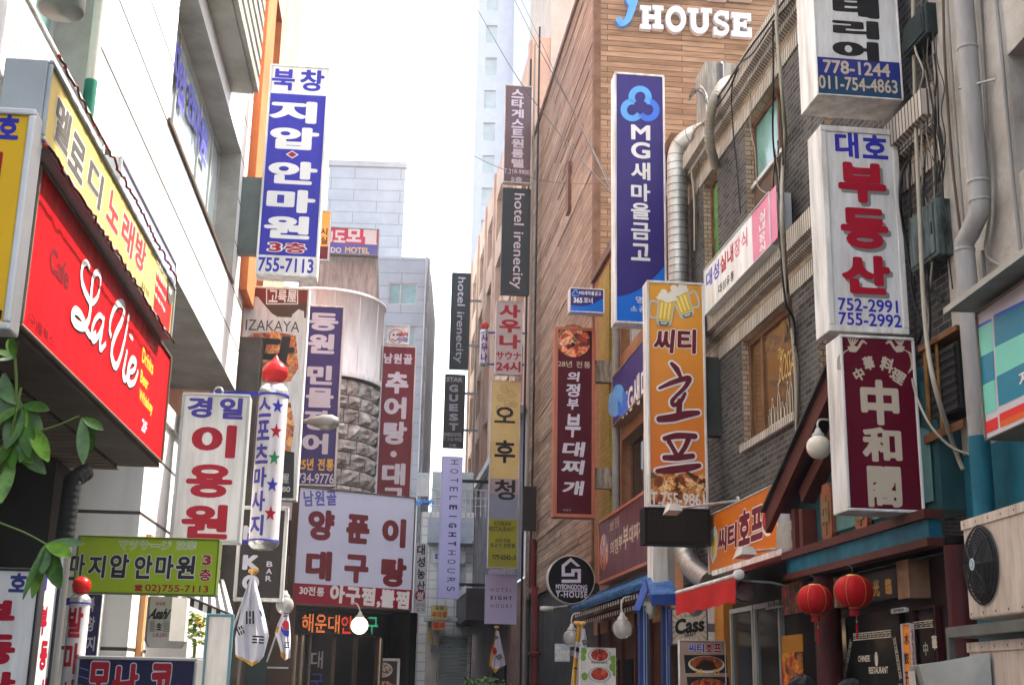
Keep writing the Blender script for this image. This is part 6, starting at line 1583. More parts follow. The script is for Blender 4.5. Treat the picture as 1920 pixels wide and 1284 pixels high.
for ch, xc, yc in (('中', 1553, 965), ('華', 1617, 945), ('料', 1690, 925)):
    q = FP(FR, xc, yc, OF - .08); mm = MB().use(mat('terracotta_medallion', (0.26, 0.09, 0.05), 0.6, grime=0.3)); w_, h_ = .13, .28
    mm.poly([[(q[0] + w_ * a, q[2] + h_ * b) for a, b in ((-.6, -1), (.6, -1), (1, -.6), (1, .6), (.6, 1), (-.6, 1), (-1, .6), (-1, -.6))]], -OF + .06, -OF + .098); o = t.add('medallion', mm)
    lt = MB().use(mat('bronze_letter', (0.16, 0.11, 0.05), 0.5)); write(lt, ch, (q[0] - .08, q[2] - .18, q[0] + .08, q[2] + .18), .04, -OF + .05, -OF + .059); t.add('medallion_lettering', lt, parent=o)
# entrance below
m = MB().use(mat('dark_red_wall', (0.018, 0.004, 0.004), 0.55, grime=0.3)); m.box(uA - .1, uB + .12, -.05, .16, 0.12, zB0 - .062); m.use(M_INT); m.box(uA - .1, uB + .2, -OF + .101, -.051, zB0 - .05, zB0 - .002); t.add('front_wall', m)
for x0, x1, o_ in ((1512, 1560, .34), (1762, 1806, .36)):
    a, b = FP(FR, x0, 1230, o_)[0], FP(FR, x1, 1230, o_)[0]; m = MB().use(M_MAROON); rc = .115 if x0 < 1600 else .095; m.lathe(((a + b) / 2, -o_ + .1, .12), [(.16, 0), (.16, .2), (rc, .22), (rc, zB0 - .2)], 20); t.add('column', m)
da, db = FP(FR, 1578, 1230, .1)[0], FP(FR, 1690, 1230, .1)[0]; dz = FP(FR, 1630, 1150, .1)[2]
dr = MB().use(M_GLASSDK); dr.box(da, db, -.1, -.052, .15, dz); o = t.add('door', dr)
lt = MB().use(mat('cream_glass_print', (0.5, 0.45, 0.36), 0.5, grime=0)); I_GR = ink('green_glass_print', (0.02, 0.32, 0.14))
def gt(mb, s_, x0, y0, x1, y1, w=.02, off=.104, **k): gtext(mb, FR, off, s_, x0, y0, x1, y1, w, **k)
gt(lt, 'CHINESE', 1609, 1228, 1631, 1240, .03); gt(lt, 'RESTAURANT', 1629, 1249, 1665, 1262, .03); q = FP(FR, 1644, 1235, .1); lt.disc(q[0], q[2], .035, -.104, rz=.06)
def meander(mb, p, q, h, off):
    """greek key border from p to q (u,z)"""
    d = Vector((q[0] - p[0], q[1] - p[1])); L_ = d.length; d.normalize(); n = Vector((-d.y, d.x)); k = max(2, int(L_ / (h * 1.35))); st_ = L_ / k; w = h * .13
    def R(a0, a1, b0, b1):
        c = [(p[0] + d.x * a + n.x * b, p[1] + d.y * a + n.y * b) for a, b in ((a0, b0), (a1, b0), (a1, b1), (a0, b1))]; mb.poly([c], -off)
    R(0, L_, 0, w); R(0, L_, h - w, h)
    for i in range(k):
        a = i * st_; R(a + st_ * .1, a + st_ * .1 + w, w * 2, h - w * 2); R(a + st_ * .1 + w, a + st_ * .75, h - w * 3, h - w * 2); R(a + st_ * .75, a + st_ * .75 + w, w * 2.0, h - w * 2); R(a + st_ * .35, a + st_ * .75, w * 2, w * 3)
mz1 = FP(FR, 1640, 1183, .1)[2]; c1 = FP(FR, 1600, 1190, .1)[0]; c2 = FP(FR, 1672, 1190, .1)[0]
meander(lt, (c1, mz1 - .06), (c2, mz1 - .06), .06, .104); meander(lt, (da + .06, mz1 - .40), (c1 - .03, mz1 - .07), .05, .104); meander(lt, (da + .06, .3), (da + .06, mz1 - .42), .05, .104); meander(lt, (c2 + .03, mz1 - .07), (db - .05, mz1 - .40), .05, .104); meander(lt, (db - .02, .3), (db - .02, mz1 - .42), .05, .104)
t.add('door_print', lt, parent=o)
na, nb = FP(FR, 1714, 1230, .1)[0], FP(FR, 1758, 1230, .1)[0]
wn = window(t, na, nb, .3, FP(FR, 1735, 1135, .1)[2], -.1, M_MAROON, M_GLASSDK, .02, depth=.048)
lt = MB().use(_mats['cream_glass_print']); gt(lt, '中', 1731, 1203, 1740, 1228, .03); gt(lt, '華', 1747, 1190, 1757, 1218, .03); q = FP(FR, 1718, 1166, .1); meander(lt, (na + .03, q[2] - .05), (nb - .03, q[2] - .05), .055, .104); lt.use(I_GR); gt(lt, '中', 1729, 1254, 1742, 1282, .04); gt(lt, '和', 1754, 1250, 1768, 1284, .04); t.add('window_print', lt, parent=wn)
pq = MB().use(M_BLACKP := mat('black_plaque', (0.01, 0.009, 0.009), 0.4, grime=0.1)); a, b = FP(FR, 1575, 1100, .2)[0], FP(FR, 1682, 1100, .2)[0]; zz0, zz1 = FP(FR, 1630, 1128, .2)[2], FP(FR, 1630, 1075, .2)[2]; pq.box(a, b, -.2, -.051, zz0, zz1); o = t.add('plaque', pq)
lt = MB().use(mat('gold_letter', (0.42, 0.22, 0.05), 0.4, 0.3, grime=0.1)); gt(lt, '歡', 1582, 1096, 1592, 1126, .03, .204); gt(lt, '迎', 1606, 1092, 1618, 1122, .03, .204); gt(lt, '光', 1637, 1086, 1649, 1118, .03, .204); gt(lt, '臨', 1660, 1083, 1672, 1114, .03, .204); t.add('plaque_lettering', lt, parent=o)
tn = MB().use(mat('tan_board', (0.26, 0.15, 0.09), 0.8, grime=0.35, gscale=4)); a, b = FP(FR, 1682, 1085, .22)[0], FP(FR, 1704, 1085, .22)[0]; tn.box(a, b, -.22, -.051, FP(FR, 1692, 1122, .22)[2], FP(FR, 1692, 1050, .22)[2]); t.add('tan_board', tn); tn = MB().use(_mats['tan_board']); a, b = FP(FR, 1548, 1115, .22)[0], FP(FR, 1568, 1115, .22)[0]; tn.box(a, b, -.22, -.051, FP(FR, 1557, 1140, .22)[2], FP(FR, 1557, 1085, .22)[2]); t.add('tan_board', tn)
# signs on the entrance
def board(name, label, x0, x1, y0, y1, off, face, fr=FR, th=.02):
    return Sign(name, label, 'sign', fr, (x0, y0), (x1, y1), depth=th, off=off, face=face, group=GROUP_R, border=.004)
s = board('door_sign', 'orange vertical dumpling sign beside the dark restaurant door', 1693, 1718, 1170, 1310, .2, mat('vivid_orange_face', (0.75, 0.22, 0.02)))
for ch, b, d in (('水', 1186, 1208), ('餃', 1222, 1245), ('子', 1258, 1282)): s.text(ch, 1697, b, 1706, d, I_BLACK, .03)
s.text('BORO', 1709, 1180, 1716, 1284, I_RED, .03, rot=90); s.done()
s = board('door_sign', 'small white plate with black letters above the orange vertical sign', 1675, 1700, 1142, 1146, .2, F_WHITE); s.done() if False else None
s.v0 = s.v0; s.text('일반음식점', 1677, 1134, 1698, 1150, I_BLACK, .03); s.done()
# food posters on the shop window left of the column
FOODP = [foodmat('poster_red_food', ['5a0c06', 'a8281a', 'd4602a', '2e4a18'], 12), foodmat('poster_orange_food', ['b03008', 'e06818', 'f0a030', '702008'], 10)]
for i, (y0, y1, mm_, lb_) in enumerate(((1092, 1150, FOODP[0], 'dark red dish poster in the shop window, uppermost'), (1190, 1222, mat('amber_poster', (0.6, 0.25, 0.02), 0.4), 'amber caption strip between two food posters'), (1222, 1284, FOODP[1], 'orange dish poster in the shop window under the amber strip'))):
    a = FP(FR, 1466, (y0 + y1) / 2, .08); b = FP(FR, 1502, (y0 + y1) / 2, .08); z1 = FP(FR, 1484, y0, .08)[2]; z0 = FP(FR, 1484, y1, .08)[2]
    mb = MB().use(mm_); mb.box(a[0], b[0], -.08, -.06, z0, z1); 
    if i == 2:
        pass
    solo('food_poster', lb_, 'poster', mb, FR, ((a[0] + b[0]) / 2, -.08, z0), group='food posters in the shop window')
# red lanterns
M_LANT = mat('red_lantern_cloth', (0.40, 0.003, 0.006), 0.55, grime=0.1); M_GOLD = mat('gold_trim', (0.65, 0.38, 0.10), 0.4, 0.5, grime=0.1)
def lantern(label, x, y, rp, off):
    q = FP(FR, x, y, off); fr = at_depth(x, y, FR.w(q).y, 0.0); u, z = fr.px(x, y); R = rp / fr.hpp if hasattr(fr, 'hpp') else rp / (6 / abs(fr.px(x + 3, y)[0] - fr.px(x - 3, y)[0]))
    t = Thing('red_lantern', label, 'lantern', fr, (u, 0, z - R * 1.3), 'red lanterns under the teal beam')
    m = MB().use(M_LANT)
    n = 24; vs = []; fs = []
    for i in range(15):
        a = math.pi * (0.11 + .78 * i / 14); r = R * math.sin(a) ** .8; h = -R * .86 * math.cos(a)
        for j in range(n * 2):
            b = math.pi * j / n; rr = r * (1 - .035 * (j % 4 == 0)); vs.append((u + rr * math.cos(b), rr * math.sin(b), z + h))
    N2 = n * 2
    for i in range(14):
        for j in range(N2): fs.append((i * N2 + j, i * N2 + (j + 1) % N2, (i + 1) * N2 + (j + 1) % N2, (i + 1) * N2 + j))
    m.add(vs, fs, True); t.add('body', m)
    g = MB().use(M_GOLD); g.lathe((u, 0, z + R * .74), [(R * .36, 0), (R * .36, R * .1), (R * .3, R * .14), (.001, R * .14)], 20); g.lathe((u, 0, z - R * .86), [(.001, 0), (R * .27, 0), (R * .27, R * .1), (R * .3, R * .12)], 20)
    for k in range(6):
        b = -2.2 + k * 1.05
        g.tube([(u + (R * math.sin(a) ** .8 * 1.005) * math.cos(b), (R * math.sin(a) ** .8 * 1.005) * math.sin(b), z - R * .86 * math.cos(a)) for a in [math.pi * (.13 + .74 * i / 12) for i in range(13)]], R * .012, 4)
    t.add('gold_trim', g)
    f = MB().use(mat('dark_red_fringe', (0.28, 0.006, 0.01), 0.8, grime=0)); f.lathe((u, 0, z - R * 1.22), [(R * .26, 0), (R * .24, R * .36), (.001, R * .36)], 18); f.lathe((u + R * .1, 0, z - R * 2.4), [(R * .05, 0), (R * .06, R * .7), (R * .02, R * .8)], 8); f.use(M_GOLD); f.sphere((u + R * .1, 0, z - R * 1.5), R * .05, 8); f.tube([(u + R * .1, 0, z - R * 1.6), (u + R * .1, 0, z - R * 1.2)], R * .01, 4); t.add('tassel', f)
    w = MB().use(DARKMETAL); w.tube([(u, 0, z + R * .85), (u, 0, z + R * 1.25), (u - .03, .05, z + R * 1.45)], .006, 5); t.add('hook', w)
lantern('red round lantern with gold caps, the farther and lower of the pair', 1528, 1124, 33, .5); lantern('red round lantern with gold caps, the nearer and higher of the pair', 1600, 1109, 36, .5)
# ------------------------------------------------------------------ pub front
ha, hb = uR(17.4), FP(FR, 1470, 1150, .05)[0]
zh = shopz + .0
t = Thing('pub_shopfront', 'pub shop front with dark glass below the orange board', 'shop front', FR, ((ha + hb) / 2, 0, 0))
m = MB().use(mat('dark_brown_front', (0.028, 0.019, 0.015), 0.6, grime=0.3)); m.box(ha, hb + .3, .0, .16, 0.12, shopz - .002); m.use(M_REND); a, b = FP(FR, 1330, 1180, .02)[0], FP(FR, 1346, 1180, .02)[0]; m.box(a - .1, b, -.03, -.001, .12, 2.75); t.add('front_wall', m)
op = MB().use(mat('orange_post', (0.42, 0.17, 0.03), 0.5, grime=0.3)); a, b = FP(FR, 1343, 1170, .1)[0], FP(FR, 1360, 1170, .1)[0]; op.box(a, b, -.12, -.001, .12, FP(FR, 1350, 1128, .1)[2]); t.add('post', op)
a, b = FP(FR, 1372, 1200, .04)[0], FP(FR, 1466, 1200, .04)[0]
M_SHOPG = mat('grey_shop_glass', (0.03, 0.03, 0.027), 0.12, grime=0.5, gscale=3, spec=0.35)
window(t, a, (a + b) / 2 - .02, .3, 2.55, -.06, M_ALU, M_SHOPG, .05, depth=.055); window(t, (a + b) / 2 + .02, b, .3, 2.55, -.06, M_ALU, M_SHOPG, .05, depth=.055)
s = board('window_sign', 'pale sign with black letters over the pub window', 1438, 1466, 1140, 1137, .1, F_WHITE); 
s.text('계속한24시', 1440, 1124, 1465, 1148, I_BLACK, .02); s.done()
# rolled red awning
aw0, aw1 = FP(FR, 1270, 1112, .85), FP(FR, 1383, 1077, .85)
t = Thing('red_awning', 'half rolled red awning under the orange pub board', 'awning', FR, ((aw0[0] + aw1[0]) / 2, -.85, aw1[2] - .3))
M_AWN = mat('red_awning_cloth', (0.42, 0.01, 0.008), 0.6, grime=0.15, gscale=2)
m = MB().use(M_AWN); zf = aw1[2]; u0, u1 = aw0[0], aw1[0]; N_ = 16
vs = []; fs = []
for i in range(N_ + 1):
    x = u0 + (u1 - u0) * i / N_; vs += [(x, -.14, zf + .22), (x, -.5, zf + .12 - .01 * math.sin(i)), (x, -.84, zf + .02)]
for i in range(N_):
    for j in range(2): fs.append((i * 3 + j, (i + 1) * 3 + j, (i + 1) * 3 + j + 1, i * 3 + j + 1))
m.add(vs, fs, True)
vs = []; fs = []
for i in range(N_ + 1):
    x = u0 + (u1 - u0) * i / N_
    for j in range(4): vs.append((x - (.03 * j if i == N_ else 0), -.87 - .02 * math.sin(i * 1.1) * j / 3, zf - .02 - (.235 + .012 * math.sin(i * 1.7)) * j / 3))
for i in range(N_):
    for j in range(3): fs.append((i * 4 + j, (i + 1) * 4 + j, (i + 1) * 4 + j + 1, i * 4 + j + 1))
m.add(vs, fs, True); t.add('canvas', m)
m = MB().use(WHITE_PAINT); m.tube([(u0, -.86, zf - .005), (u1 + .05, -.86, zf - .005)], .022, 10); m.lathe((u1 + .05, -.86, zf - .005), [(.001, 0), (.05, 0), (.05, .05), (.001, .05)], 16, 'x'); t.add('front_rail', m)
m = MB().use(WHITE_PAINT); b0 = FP(FR, 1337, 1086, .3); m.box(b0[0] - .05, FP(FR, 1466, 1036, .3)[0], -.3, -.14, zf + .24, zf + .30); t.add('awning_box', m)
for x in (u0 + .2, u1 - .3):
    m = MB().use(STEEL); m.tube([(x, -.12, zf - .1), (x + .25, -.5, zf - .06), (x, -.85, zf - .02)], .012, 6); t.add('arm', m)
# beer sign
s = psign('projecting_sign', 'square cream draft beer sign with rounded blue edge under the red awning', (1258, 1140), (1327, 1210), 15.9, 'R', depth=.16, arms=(.5,), face=mat('cream_beer_face', (0.52, 0.47, 0.37), 0.4), casing=mat('blue_black_edge', (0.02, 0.03, 0.12), 0.4), border=.012)
I_TAUPE = ink('taupe_ray', (0.33, 0.28, 0.2))
for k in range(20):
    q = k * .314; cx, cy = 1293, 1175; r1 = 34
    c_ = max(-1, min(1, math.cos(q))); s_ = math.sin(q); f1 = 33 / max(abs(c_), abs(s_)); s.shape([(cx + 20 * math.cos(q), cy + 16 * math.sin(q)), (cx + f1 * math.cos(q + .06), cy + f1 * math.sin(q + .06)), (cx + f1 * math.cos(q - .06), cy + f1 * math.sin(q - .06))], I_TAUPE, 0)
s.text('Cass', 1265, 1157, 1321, 1186, I_BLACK, .045, k=1, shear=.1, ang=.14); s.text('DRAFT', 1283, 1186, 1305, 1193, I_BLACK, .03, k=1, ang=.1); s.text('MADE BY ORIGINAL', 1281, 1153, 1306, 1156, I_BLACK, 0, k=1); s.done(s.arms)
# menu stand
s = Sign('menu_stand', 'tall pub menu board with chicken photos standing under the beer sign', 'menu board', at_depth(1318, 1260, 14.2, .12), (1273, 1199), (1364, 1420), depth=.06, face=mat('dusty_pink_face', (0.40, 0.27, 0.22), 0.5), casing=WHITE_PAINT, border=.006)
for i, (ch, m) in enumerate((('씨', F_BLUE), ('티', F_BLUE), ('호', I_RED), ('프', I_RED))): s.text(ch, 1290 + i * 16, 1206, 1304 + i * 16, 1222, m, .035, out=I_WHITE, ow=.04, k=0)
FCH = foodmat('drumstick_print', ['2a1206', '7a3410', 'b4621e', '8a4414'], 9)
s.shape([(1282, 1227), (1362, 1227), (1364, 1261), (1285, 1261)], I_BLACK, 0); s.disc(1324, 1245, 34, I_FOAM, 1, 16); s.disc(1324, 1243, 31, FCH, 2, 13.5); s.text('치', 1303, 1253, 1315, 1264, I_YEL, .04, k=4); s.text('킨', 1337, 1253, 1348, 1264, I_YEL, .04, k=4)
s.shape([(1287, 1268), (1366, 1268), (1369, 1300), (1290, 1300)], I_BLACK, 0); s.disc(1328, 1286, 34, FOODP[0], 2, 15); s.done()
# flood lamps on arms
def flood(label, x, y, x2, y2, offa, offb, head):
    a, b = FP(FR, x, y, offa), FP(FR, x2, y2, offb)
    t = Thing('flood_lamp', label, 'lamp', FR, a, 'flood lamps on long arms over the pub signs')
    m = MB().use(WHITE_PAINT); m.tube([a, b], .014, 6); m.lathe(b, [(.05, -.01), (.05, .01)], 10, 'y'); t.add('arm', m)
    m = MB().use(mat('pale_lamp_shell', (0.5, 0.47, 0.42), 0.5, grime=0.2)); x_, y_, z_ = a
    m.add([(x_ - .16, y_ - .08, z_ - .05), (x_ + .12, y_ - .08, z_ - .03), (x_ + .12, y_ + .08, z_ - .03), (x_ - .16, y_ + .08, z_ - .05), (x_ - .10, y_ - .05, z_ + .06), (x_ + .08, y_ - .05, z_ + .05), (x_ + .08, y_ + .05, z_ + .05), (x_ - .10, y_ + .05, z_ + .06)], [(0, 1, 5, 4), (1, 2, 6, 5), (2, 3, 7, 6), (3, 0, 4, 7), (4, 5, 6, 7), (3, 2, 1, 0)]); t.add('lamp_head', m)
flood('pale flood lamp on an arm in front of the chicken photo', 1262, 954, 1383, 938, 1.0, .02, 0); flood('pale flood lamp on an arm over the orange pub board', 1398, 1035, 1465, 1028, .75, .1, 0)
# ------------------------------------------------------------------ globe lamps
M_GLOBE = mat('milk_glass', (0.62, 0.57, 0.48), 0.25, grime=0.12); M_CLEAR = mat('clear_glass_globe', (0.55, 0.55, 0.52), 0.08, grime=0, alpha=.42, spec=.6); M_PINKG = mat('pinkish_milk_glass', (0.36, 0.28, 0.30), 0.25, grime=0.15)
M_LIT = mat('lit_globe', (1.0, 0.72, 0.40), 0.4, grime=0, emit=1.3)
def globe(label, x, y, rp, Y, m, neck=None, cap=True, clear=False):
    fr = at_depth(x, y, Y, 0); u, z = fr.px(x, y); R = rp / (6 / abs(fr.px(x + 3, y)[0] - fr.px(x - 3, y)[0]))
    t = Thing('globe_lamp', label, 'lamp', fr, (u, 0, z - R), 'globe lamps over the shop fronts')
    g = MB().use(m); g.sphere((u, 0, z), R, 24); t.add('globe', g)
    c = MB().use(mat('pale_lamp_cap', (0.45, 0.44, 0.42), 0.4, grime=0.2)); c.lathe((u, 0, z + R * .88), [(R * .5, 0), (R * .5, R * .18), (R * .3, R * .35), (R * .16, R * .7), (.001, R * .72)], 18); t.add('cap', c)
    if clear:
        b = MB().use(mat('white_bulb', (0.6, 0.58, 0.52), 0.4, grime=0)); b.lathe((u, 0, z - R * .35), [(.001, 0), (R * .16, .02), (R * .2, R * .4), (R * .2, R * 1.1), (.001, R * 1.15)], 12); t.add('bulb', b)
    if neck:
        n = MB().use(mat('white_lamp_neck', (0.5, 0.49, 0.46), 0.4, 0.2, grime=0.15)); pts = [(u, 0, z + R * 1.5)] + [(u + a * R, .0 + .3 * R * i, z + b * R) for i, (a, b) in enumerate(neck)]; n.tube(curve(pts, 6), R * .09, 7); t.add('neck', n)
    return t
globe('large milky globe lamp on a curved neck beside the Chinese sign', 1535, 838, 23, 10.6, M_GLOBE, [(.0, 2.0), (.35, 2.35), (1.0, 2.4)])
globe('milky globe lamp under the little blue roof', 1214, 1143, 17.5, 17.3, M_GLOBE)
globe('clear globe lamp hanging in front of the brown shop door', 1167, 1178, 19, 19, M_CLEAR, [(-.1, 2.1), (.1, 2.9), (.8, 3.2)], clear=True)
globe('clear globe lamp above the yellow banner flag', 1072, 1196, 17, 22.5, M_CLEAR, [(-.05, 2.0), (.2, 2.6), (.9, 2.8)], clear=True)
globe('dim pinkish globe lamp at the end of the red awning', 1398, 1106, 19, 13.6, M_PINKG); globe('dim pinkish globe lamp above the beer sign', 1303, 1139, 15.5, 15.2, M_PINKG)
globe('lit warm globe lamp below the big pale sign', 674, 1172, 16, 22.8, M_LIT, [(-.1, 1.9), (-.5, 2.5), (-1.2, 2.6)])
globe('clear globe lamp beside the black bar sign', 534, 1134, 17, 19.5, M_CLEAR, clear=True)
globe('small warm globe lamp behind the big flag', 431, 1172, 6, 17.5, M_LIT)
# ------------------------------------------------------------------ blue tiled eave
e0, e1 = FP(FR, 1076, 1151, .5), FP(FR, 1196, 1096, .5)
ez_ = (e0[2] + e1[2]) / 2
t = Thing('tiled_eave', 'blue tiled eave with rafters over the brown restaurant door', 'eave', FR, ((e0[0] + e1[0]) / 2, -.95, ez_))
M_BTILE = mat('blue_roof_tile', (0.055, 0.15, 0.34), 0.35, grime=0.35, gscale=6)
zt_ = ez_ + .26
m = MB().use(M_BTILE); m.add([(e0[0], -.52, ez_), (e1[0], -.52, ez_), (e1[0], -.02, zt_), (e0[0], -.02, zt_), (e0[0], -.52, ez_ - .03), (e1[0], -.52, ez_ - .03), (e1[0], -.02, zt_ - .03), (e0[0], -.02, zt_ - .03)], [(0, 1, 2, 3), (0, 4, 5, 1), (4, 7, 6, 5), (1, 5, 6, 2), (0, 3, 7, 4)])
k = e0[0] + .06
while k < e1[0]:
    for j in range(3):
        a, b = -.55 + j * .17, -.55 + (j + 1) * .17 - .004; za_, zb_ = ez_ + .02 + (a + .52) * .52 + .012, ez_ + .02 + (b + .52) * .52 - .004
        m.tube([(k, a, za_), (k, b, zb_)], [.058, .048], 10)
    k += .17
m.tube([(e0[0], -.03, zt_ + .05), (e1[0], -.03, zt_ + .05)], .06, 10); t.add('tiles', m)
m = MB().use(mat('red_rafter', (0.08, 0.015, 0.01), 0.6, grime=0.3)); k = e0[0] + .1
wt = mat('white_rafter_end', (0.45, 0.42, 0.38), 0.6, grime=0.2)
while k < e1[0]:
    m.use(_mats['red_rafter']); m.bar((k, -.47, ez_ - .08), (k, -.05, ez_ + .1), .06); m.use(wt); m.box(k - .031, k + .031, -.485, -.472, ez_ - .118, ez_ - .05)
    m.use(_mats['red_rafter']); m.bar((k + .09, -.34, ez_ - .2), (k + .09, -.05, ez_ - .1), .06); m.use(wt); m.box(k + .059, k + .121, -.353, -.342, ez_ - .235, ez_ - .17); k += .2
m.use(_mats['red_rafter']); m.box(e0[0], e1[0], -.33, -.25, ez_ - .2, ez_ - .12); t.add('rafters', m)
m = MB().use(mat('brown_door_wood', (0.07, 0.022, 0.01), 0.55, grime=0.35)); m.box(um0 + .05, um1 - 1.4, .02, .2, .12, ez_ - .15)
for k in range(5): m.box(um0 + .6 + k * 1.1, um0 + .68 + k * 1.1, -.04, .019, .12, ez_ - .2)
m.use(M_INT); m.box(um0 + 2.4, um0 + 3.6, -.01, .018, .3, 2.1); t.add('door_wall', m)
# little blue gable roof on blue posts with a white pillar
fr = at_depth(1235, 1115, 16.9, YAW_R)
g = lambda x, y, d=0.0: (fr.px(x, y)[0], d, fr.px(x, y)[1])
t = Thing('blue_gable_roof', 'small chipped blue gable roof on two blue posts by the white pillar', 'roof', fr, (fr.px(1235, 1150)[0], 0, .12))
m = MB().use(mat('chipped_blue_paint', (0.085, 0.20, 0.50), 0.45, grime=0.45, gscale=7)); D = lambda x, y, d: (fr.px(x, y, -d)[0], d, fr.px(x, y, -d)[1])
def slabp(pts, th):
    p = [Vector(q) for q in pts]; n = (p[1] - p[0]).cross(p[2] - p[0]).normalized() * th; k = len(p)
    m.add([tuple(q) for q in p] + [tuple(q + n) for q in p], [tuple(range(k)), tuple(range(2 * k - 1, k - 1, -1))] + [(i, k + i, k + (i + 1) % k, (i + 1) % k) for i in range(k)])
slabp([D(1212, 1083, .5), D(1256, 1078, .5), D(1270, 1112, 0), D(1222, 1114, 0)], .03)
m.use(mat('deep_blue_paint', (0.03, 0.075, 0.30), 0.45, grime=0.3)); a, b = D(1222, 1115, 0), D(1270, 1134, 0); m.box(a[0], b[0], -.02, .04, b[2], a[2] - .003)
slabp([D(1211, 1084, .5), D(1220, 1115, 0), D(1222, 1136, -.005), D(1213, 1105, .45)], .03)
slabp([D(1210, 1085, .5), D(1188, 1146, .25), D(1200, 1147, .2), D(1215, 1110, .3)], .03)
r1 = (a[0], 0, b[2] + .1)
t.add('roof_boards', m)
wp = MB().use(F_WHITE); a, b = fr.px(1236, 1090)[0], fr.px(1264, 1090)[0]; wp.box(a, b, .35, .7, r1[2] - .05, fr.px(1250, 1000)[1] + .2); wp.use(M_ALU); wp.box(b + .001, b + .1, .36, .69, r1[2] - .05, fr.px(1250, 1000)[1] + .2); t.add('white_pillar', wp)
for xa, xb in ((1209, 1226), (1253, 1268)):
    p_ = MB().use(mat('striped_blue_post', (0.03, 0.06, 0.22), 0.4, grime=0.3)); a, b = fr.px(xa, 1220)[0], fr.px(xb, 1220)[0]; p_.box(a, b, .3, .42, .12, r1[2] - .1); p_.use(mat('pale_blue_line2', (0.25, 0.36, 0.5), 0.4, grime=0.2)); p_.box(a + (b - a) * .4, a + (b - a) * .52, .285, .299, .12, r1[2] - .1); p_.box(a + (b - a) * .7, a + (b - a) * .78, .285, .299, .12, r1[2] - .1); t.add('post', p_)
# stew banner and flags under the eave
s = Sign('menu_banner', 'white hanging banner with two red stew photos and green leaves', 'banner', at_depth(1121, 1255, 20.3, .1), (1089, 1213), (1154, 1330), depth=.02, face=F_WHITE, casing=WHITE_PAINT, border=.003)
ST = foodmat('red_stew_print', ['4a0c08', 'a02818', 'd05030', '8a1a10'], 12)
for cy in (1228, 1264):
    s.disc(1124, cy, 21, I_SHADOW, 0, 14.5); s.disc(1124, cy, 19.5, F_GREYW, 1, 13.5); s.disc(1124, cy - 1, 16, ST, 2, 11.5)
LEAFP = ink('leaf_print', (0.16, 0.30, 0.05))
for x, y, r in ((1094, 1220, 6), (1093, 1232, 5), (1150, 1235, 6), (1149, 1250, 7), (1096, 1267, 6), (1152, 1262, 4)): s.disc(x, y, r, LEAFP, 3, r * 1.2)
s.text('묵은지부대찌개', 1108, 1239, 1138, 1244, I_BLACK, .02, k=4); s.done()
def flagpole(label, name, pts_px, Y, cloth, group, fin=True):
    pass
def cloth_flag(label, poly_rows, Y, paint, pole, group='flags on the shop fronts', finial=None):
    """hanging flag: rows of pixel points from the pole side to the free side, waving in depth"""
    x0, y0 = poly_rows[0][0]
    fr = at_depth(x0, y0, Y, 0)
    a = fr.px(*pole[0]); b = fr.px(*pole[1])
    t = Thing('flag', label, 'flag', fr, (a[0], 0, min(a[1], b[1])), group)
    m = MB(); rows = [[tuple(p0 + (p1 - p0) * q / 5 for p0, p1 in zip(a_, b_)) for a_, b_ in zip(r, r[1:]) for q in range(5)] + [r[-1]] for r in poly_rows]; nr = len(rows)
    dense = []
    for i in range(nr - 1):
        for k in range(6):
            f = k / 6; dense.append([(p[0] * (1 - f) + q[0] * f, p[1] * (1 - f) + q[1] * f) for p, q in zip(rows[i], rows[i + 1])])
    dense.append(rows[-1]); W_ = len(dense[0])
    pos = []
    for i, r in enumerate(dense):
        pos.append([(lambda q, j=j, i=i: (q[0], -.05 + (.035 * math.sin(j * 1.25 + i * .12) + .018 * math.sin(j * 2.9 - i * .2)) * min(1, i / 5), q[1]))(fr.px(*p)) for j, p in enumerate(r)])
    mw, mg, mk = mat('flag_white', (0.62, 0.61, 0.68), 0.8, grime=0.08), mat('flag_gold_fringe', (0.62, 0.36, 0.03), 0.8, grime=0.2), mat('flag_black', (0.02, 0.02, 0.025), 0.8, grime=0)
    for i in range(len(pos) - 1):
        for j in range(W_ - 1):
            m.use(mg if paint.get('fringe') and paint['fringe'](i / (len(pos) - 1), j / (W_ - 1)) else mw); m.add([pos[i][j], pos[i][j + 1], pos[i + 1][j + 1], pos[i + 1][j]], [(0, 1, 2, 3)], True)
    t.add('cloth', m)
    pr = MB()
    for col, loops in paint.get('marks', []):
        pr.use(col)
        for l in loops:
            # dense points so the print follows the cloth's waves closely in front of it
            pr.poly([[fr.px(*p) for p in l]], -.115)
    if pr.f: t.add('flag_print', pr)
    pm = MB().use(mat('silver_pole', (0.45, 0.45, 0.45), 0.35, 0.7, grime=0.1)); pm.tube([(a[0], .02, a[1]), (b[0], .02, b[1])], .014, 8); t.add('pole', pm)
    if finial:
        f = MB().use(M_GOLD); q = fr.px(*finial); f.sphere((q[0], .02, q[1]), .045, 12); f.sphere((q[0] - .04, .02, q[1] + .01), .03, 10); f.sphere((q[0] + .04, .02, q[1] + .01), .03, 10); t.add('finial', f)
def bars(cx, cy, ang, L_, w, gap, broken):
    ca, sa = math.cos(ang), math.sin(ang); out = []
    for i in range(3):
        o = (i - 1) * gap
        for s0, s1 in (((-L_, -L_ * .12), (L_ * .12, L_)) if broken[i] else ((-L_, L_),)):
            out.append([(cx + x * ca - y * sa, cy + x * sa + y * ca) for x, y in ((s0, o - w), (s1, o - w), (s1, o + w), (s0, o + w))])
    return out
FBK = mat('flag_black', (0.02, 0.02, 0.025), 0.8, grime=0); FRD = mat('flag_red', (0.45, 0.02, 0.03), 0.8, grime=0); FBL = mat('flag_blue', (0.02, 0.04, 0.36), 0.8, grime=0)
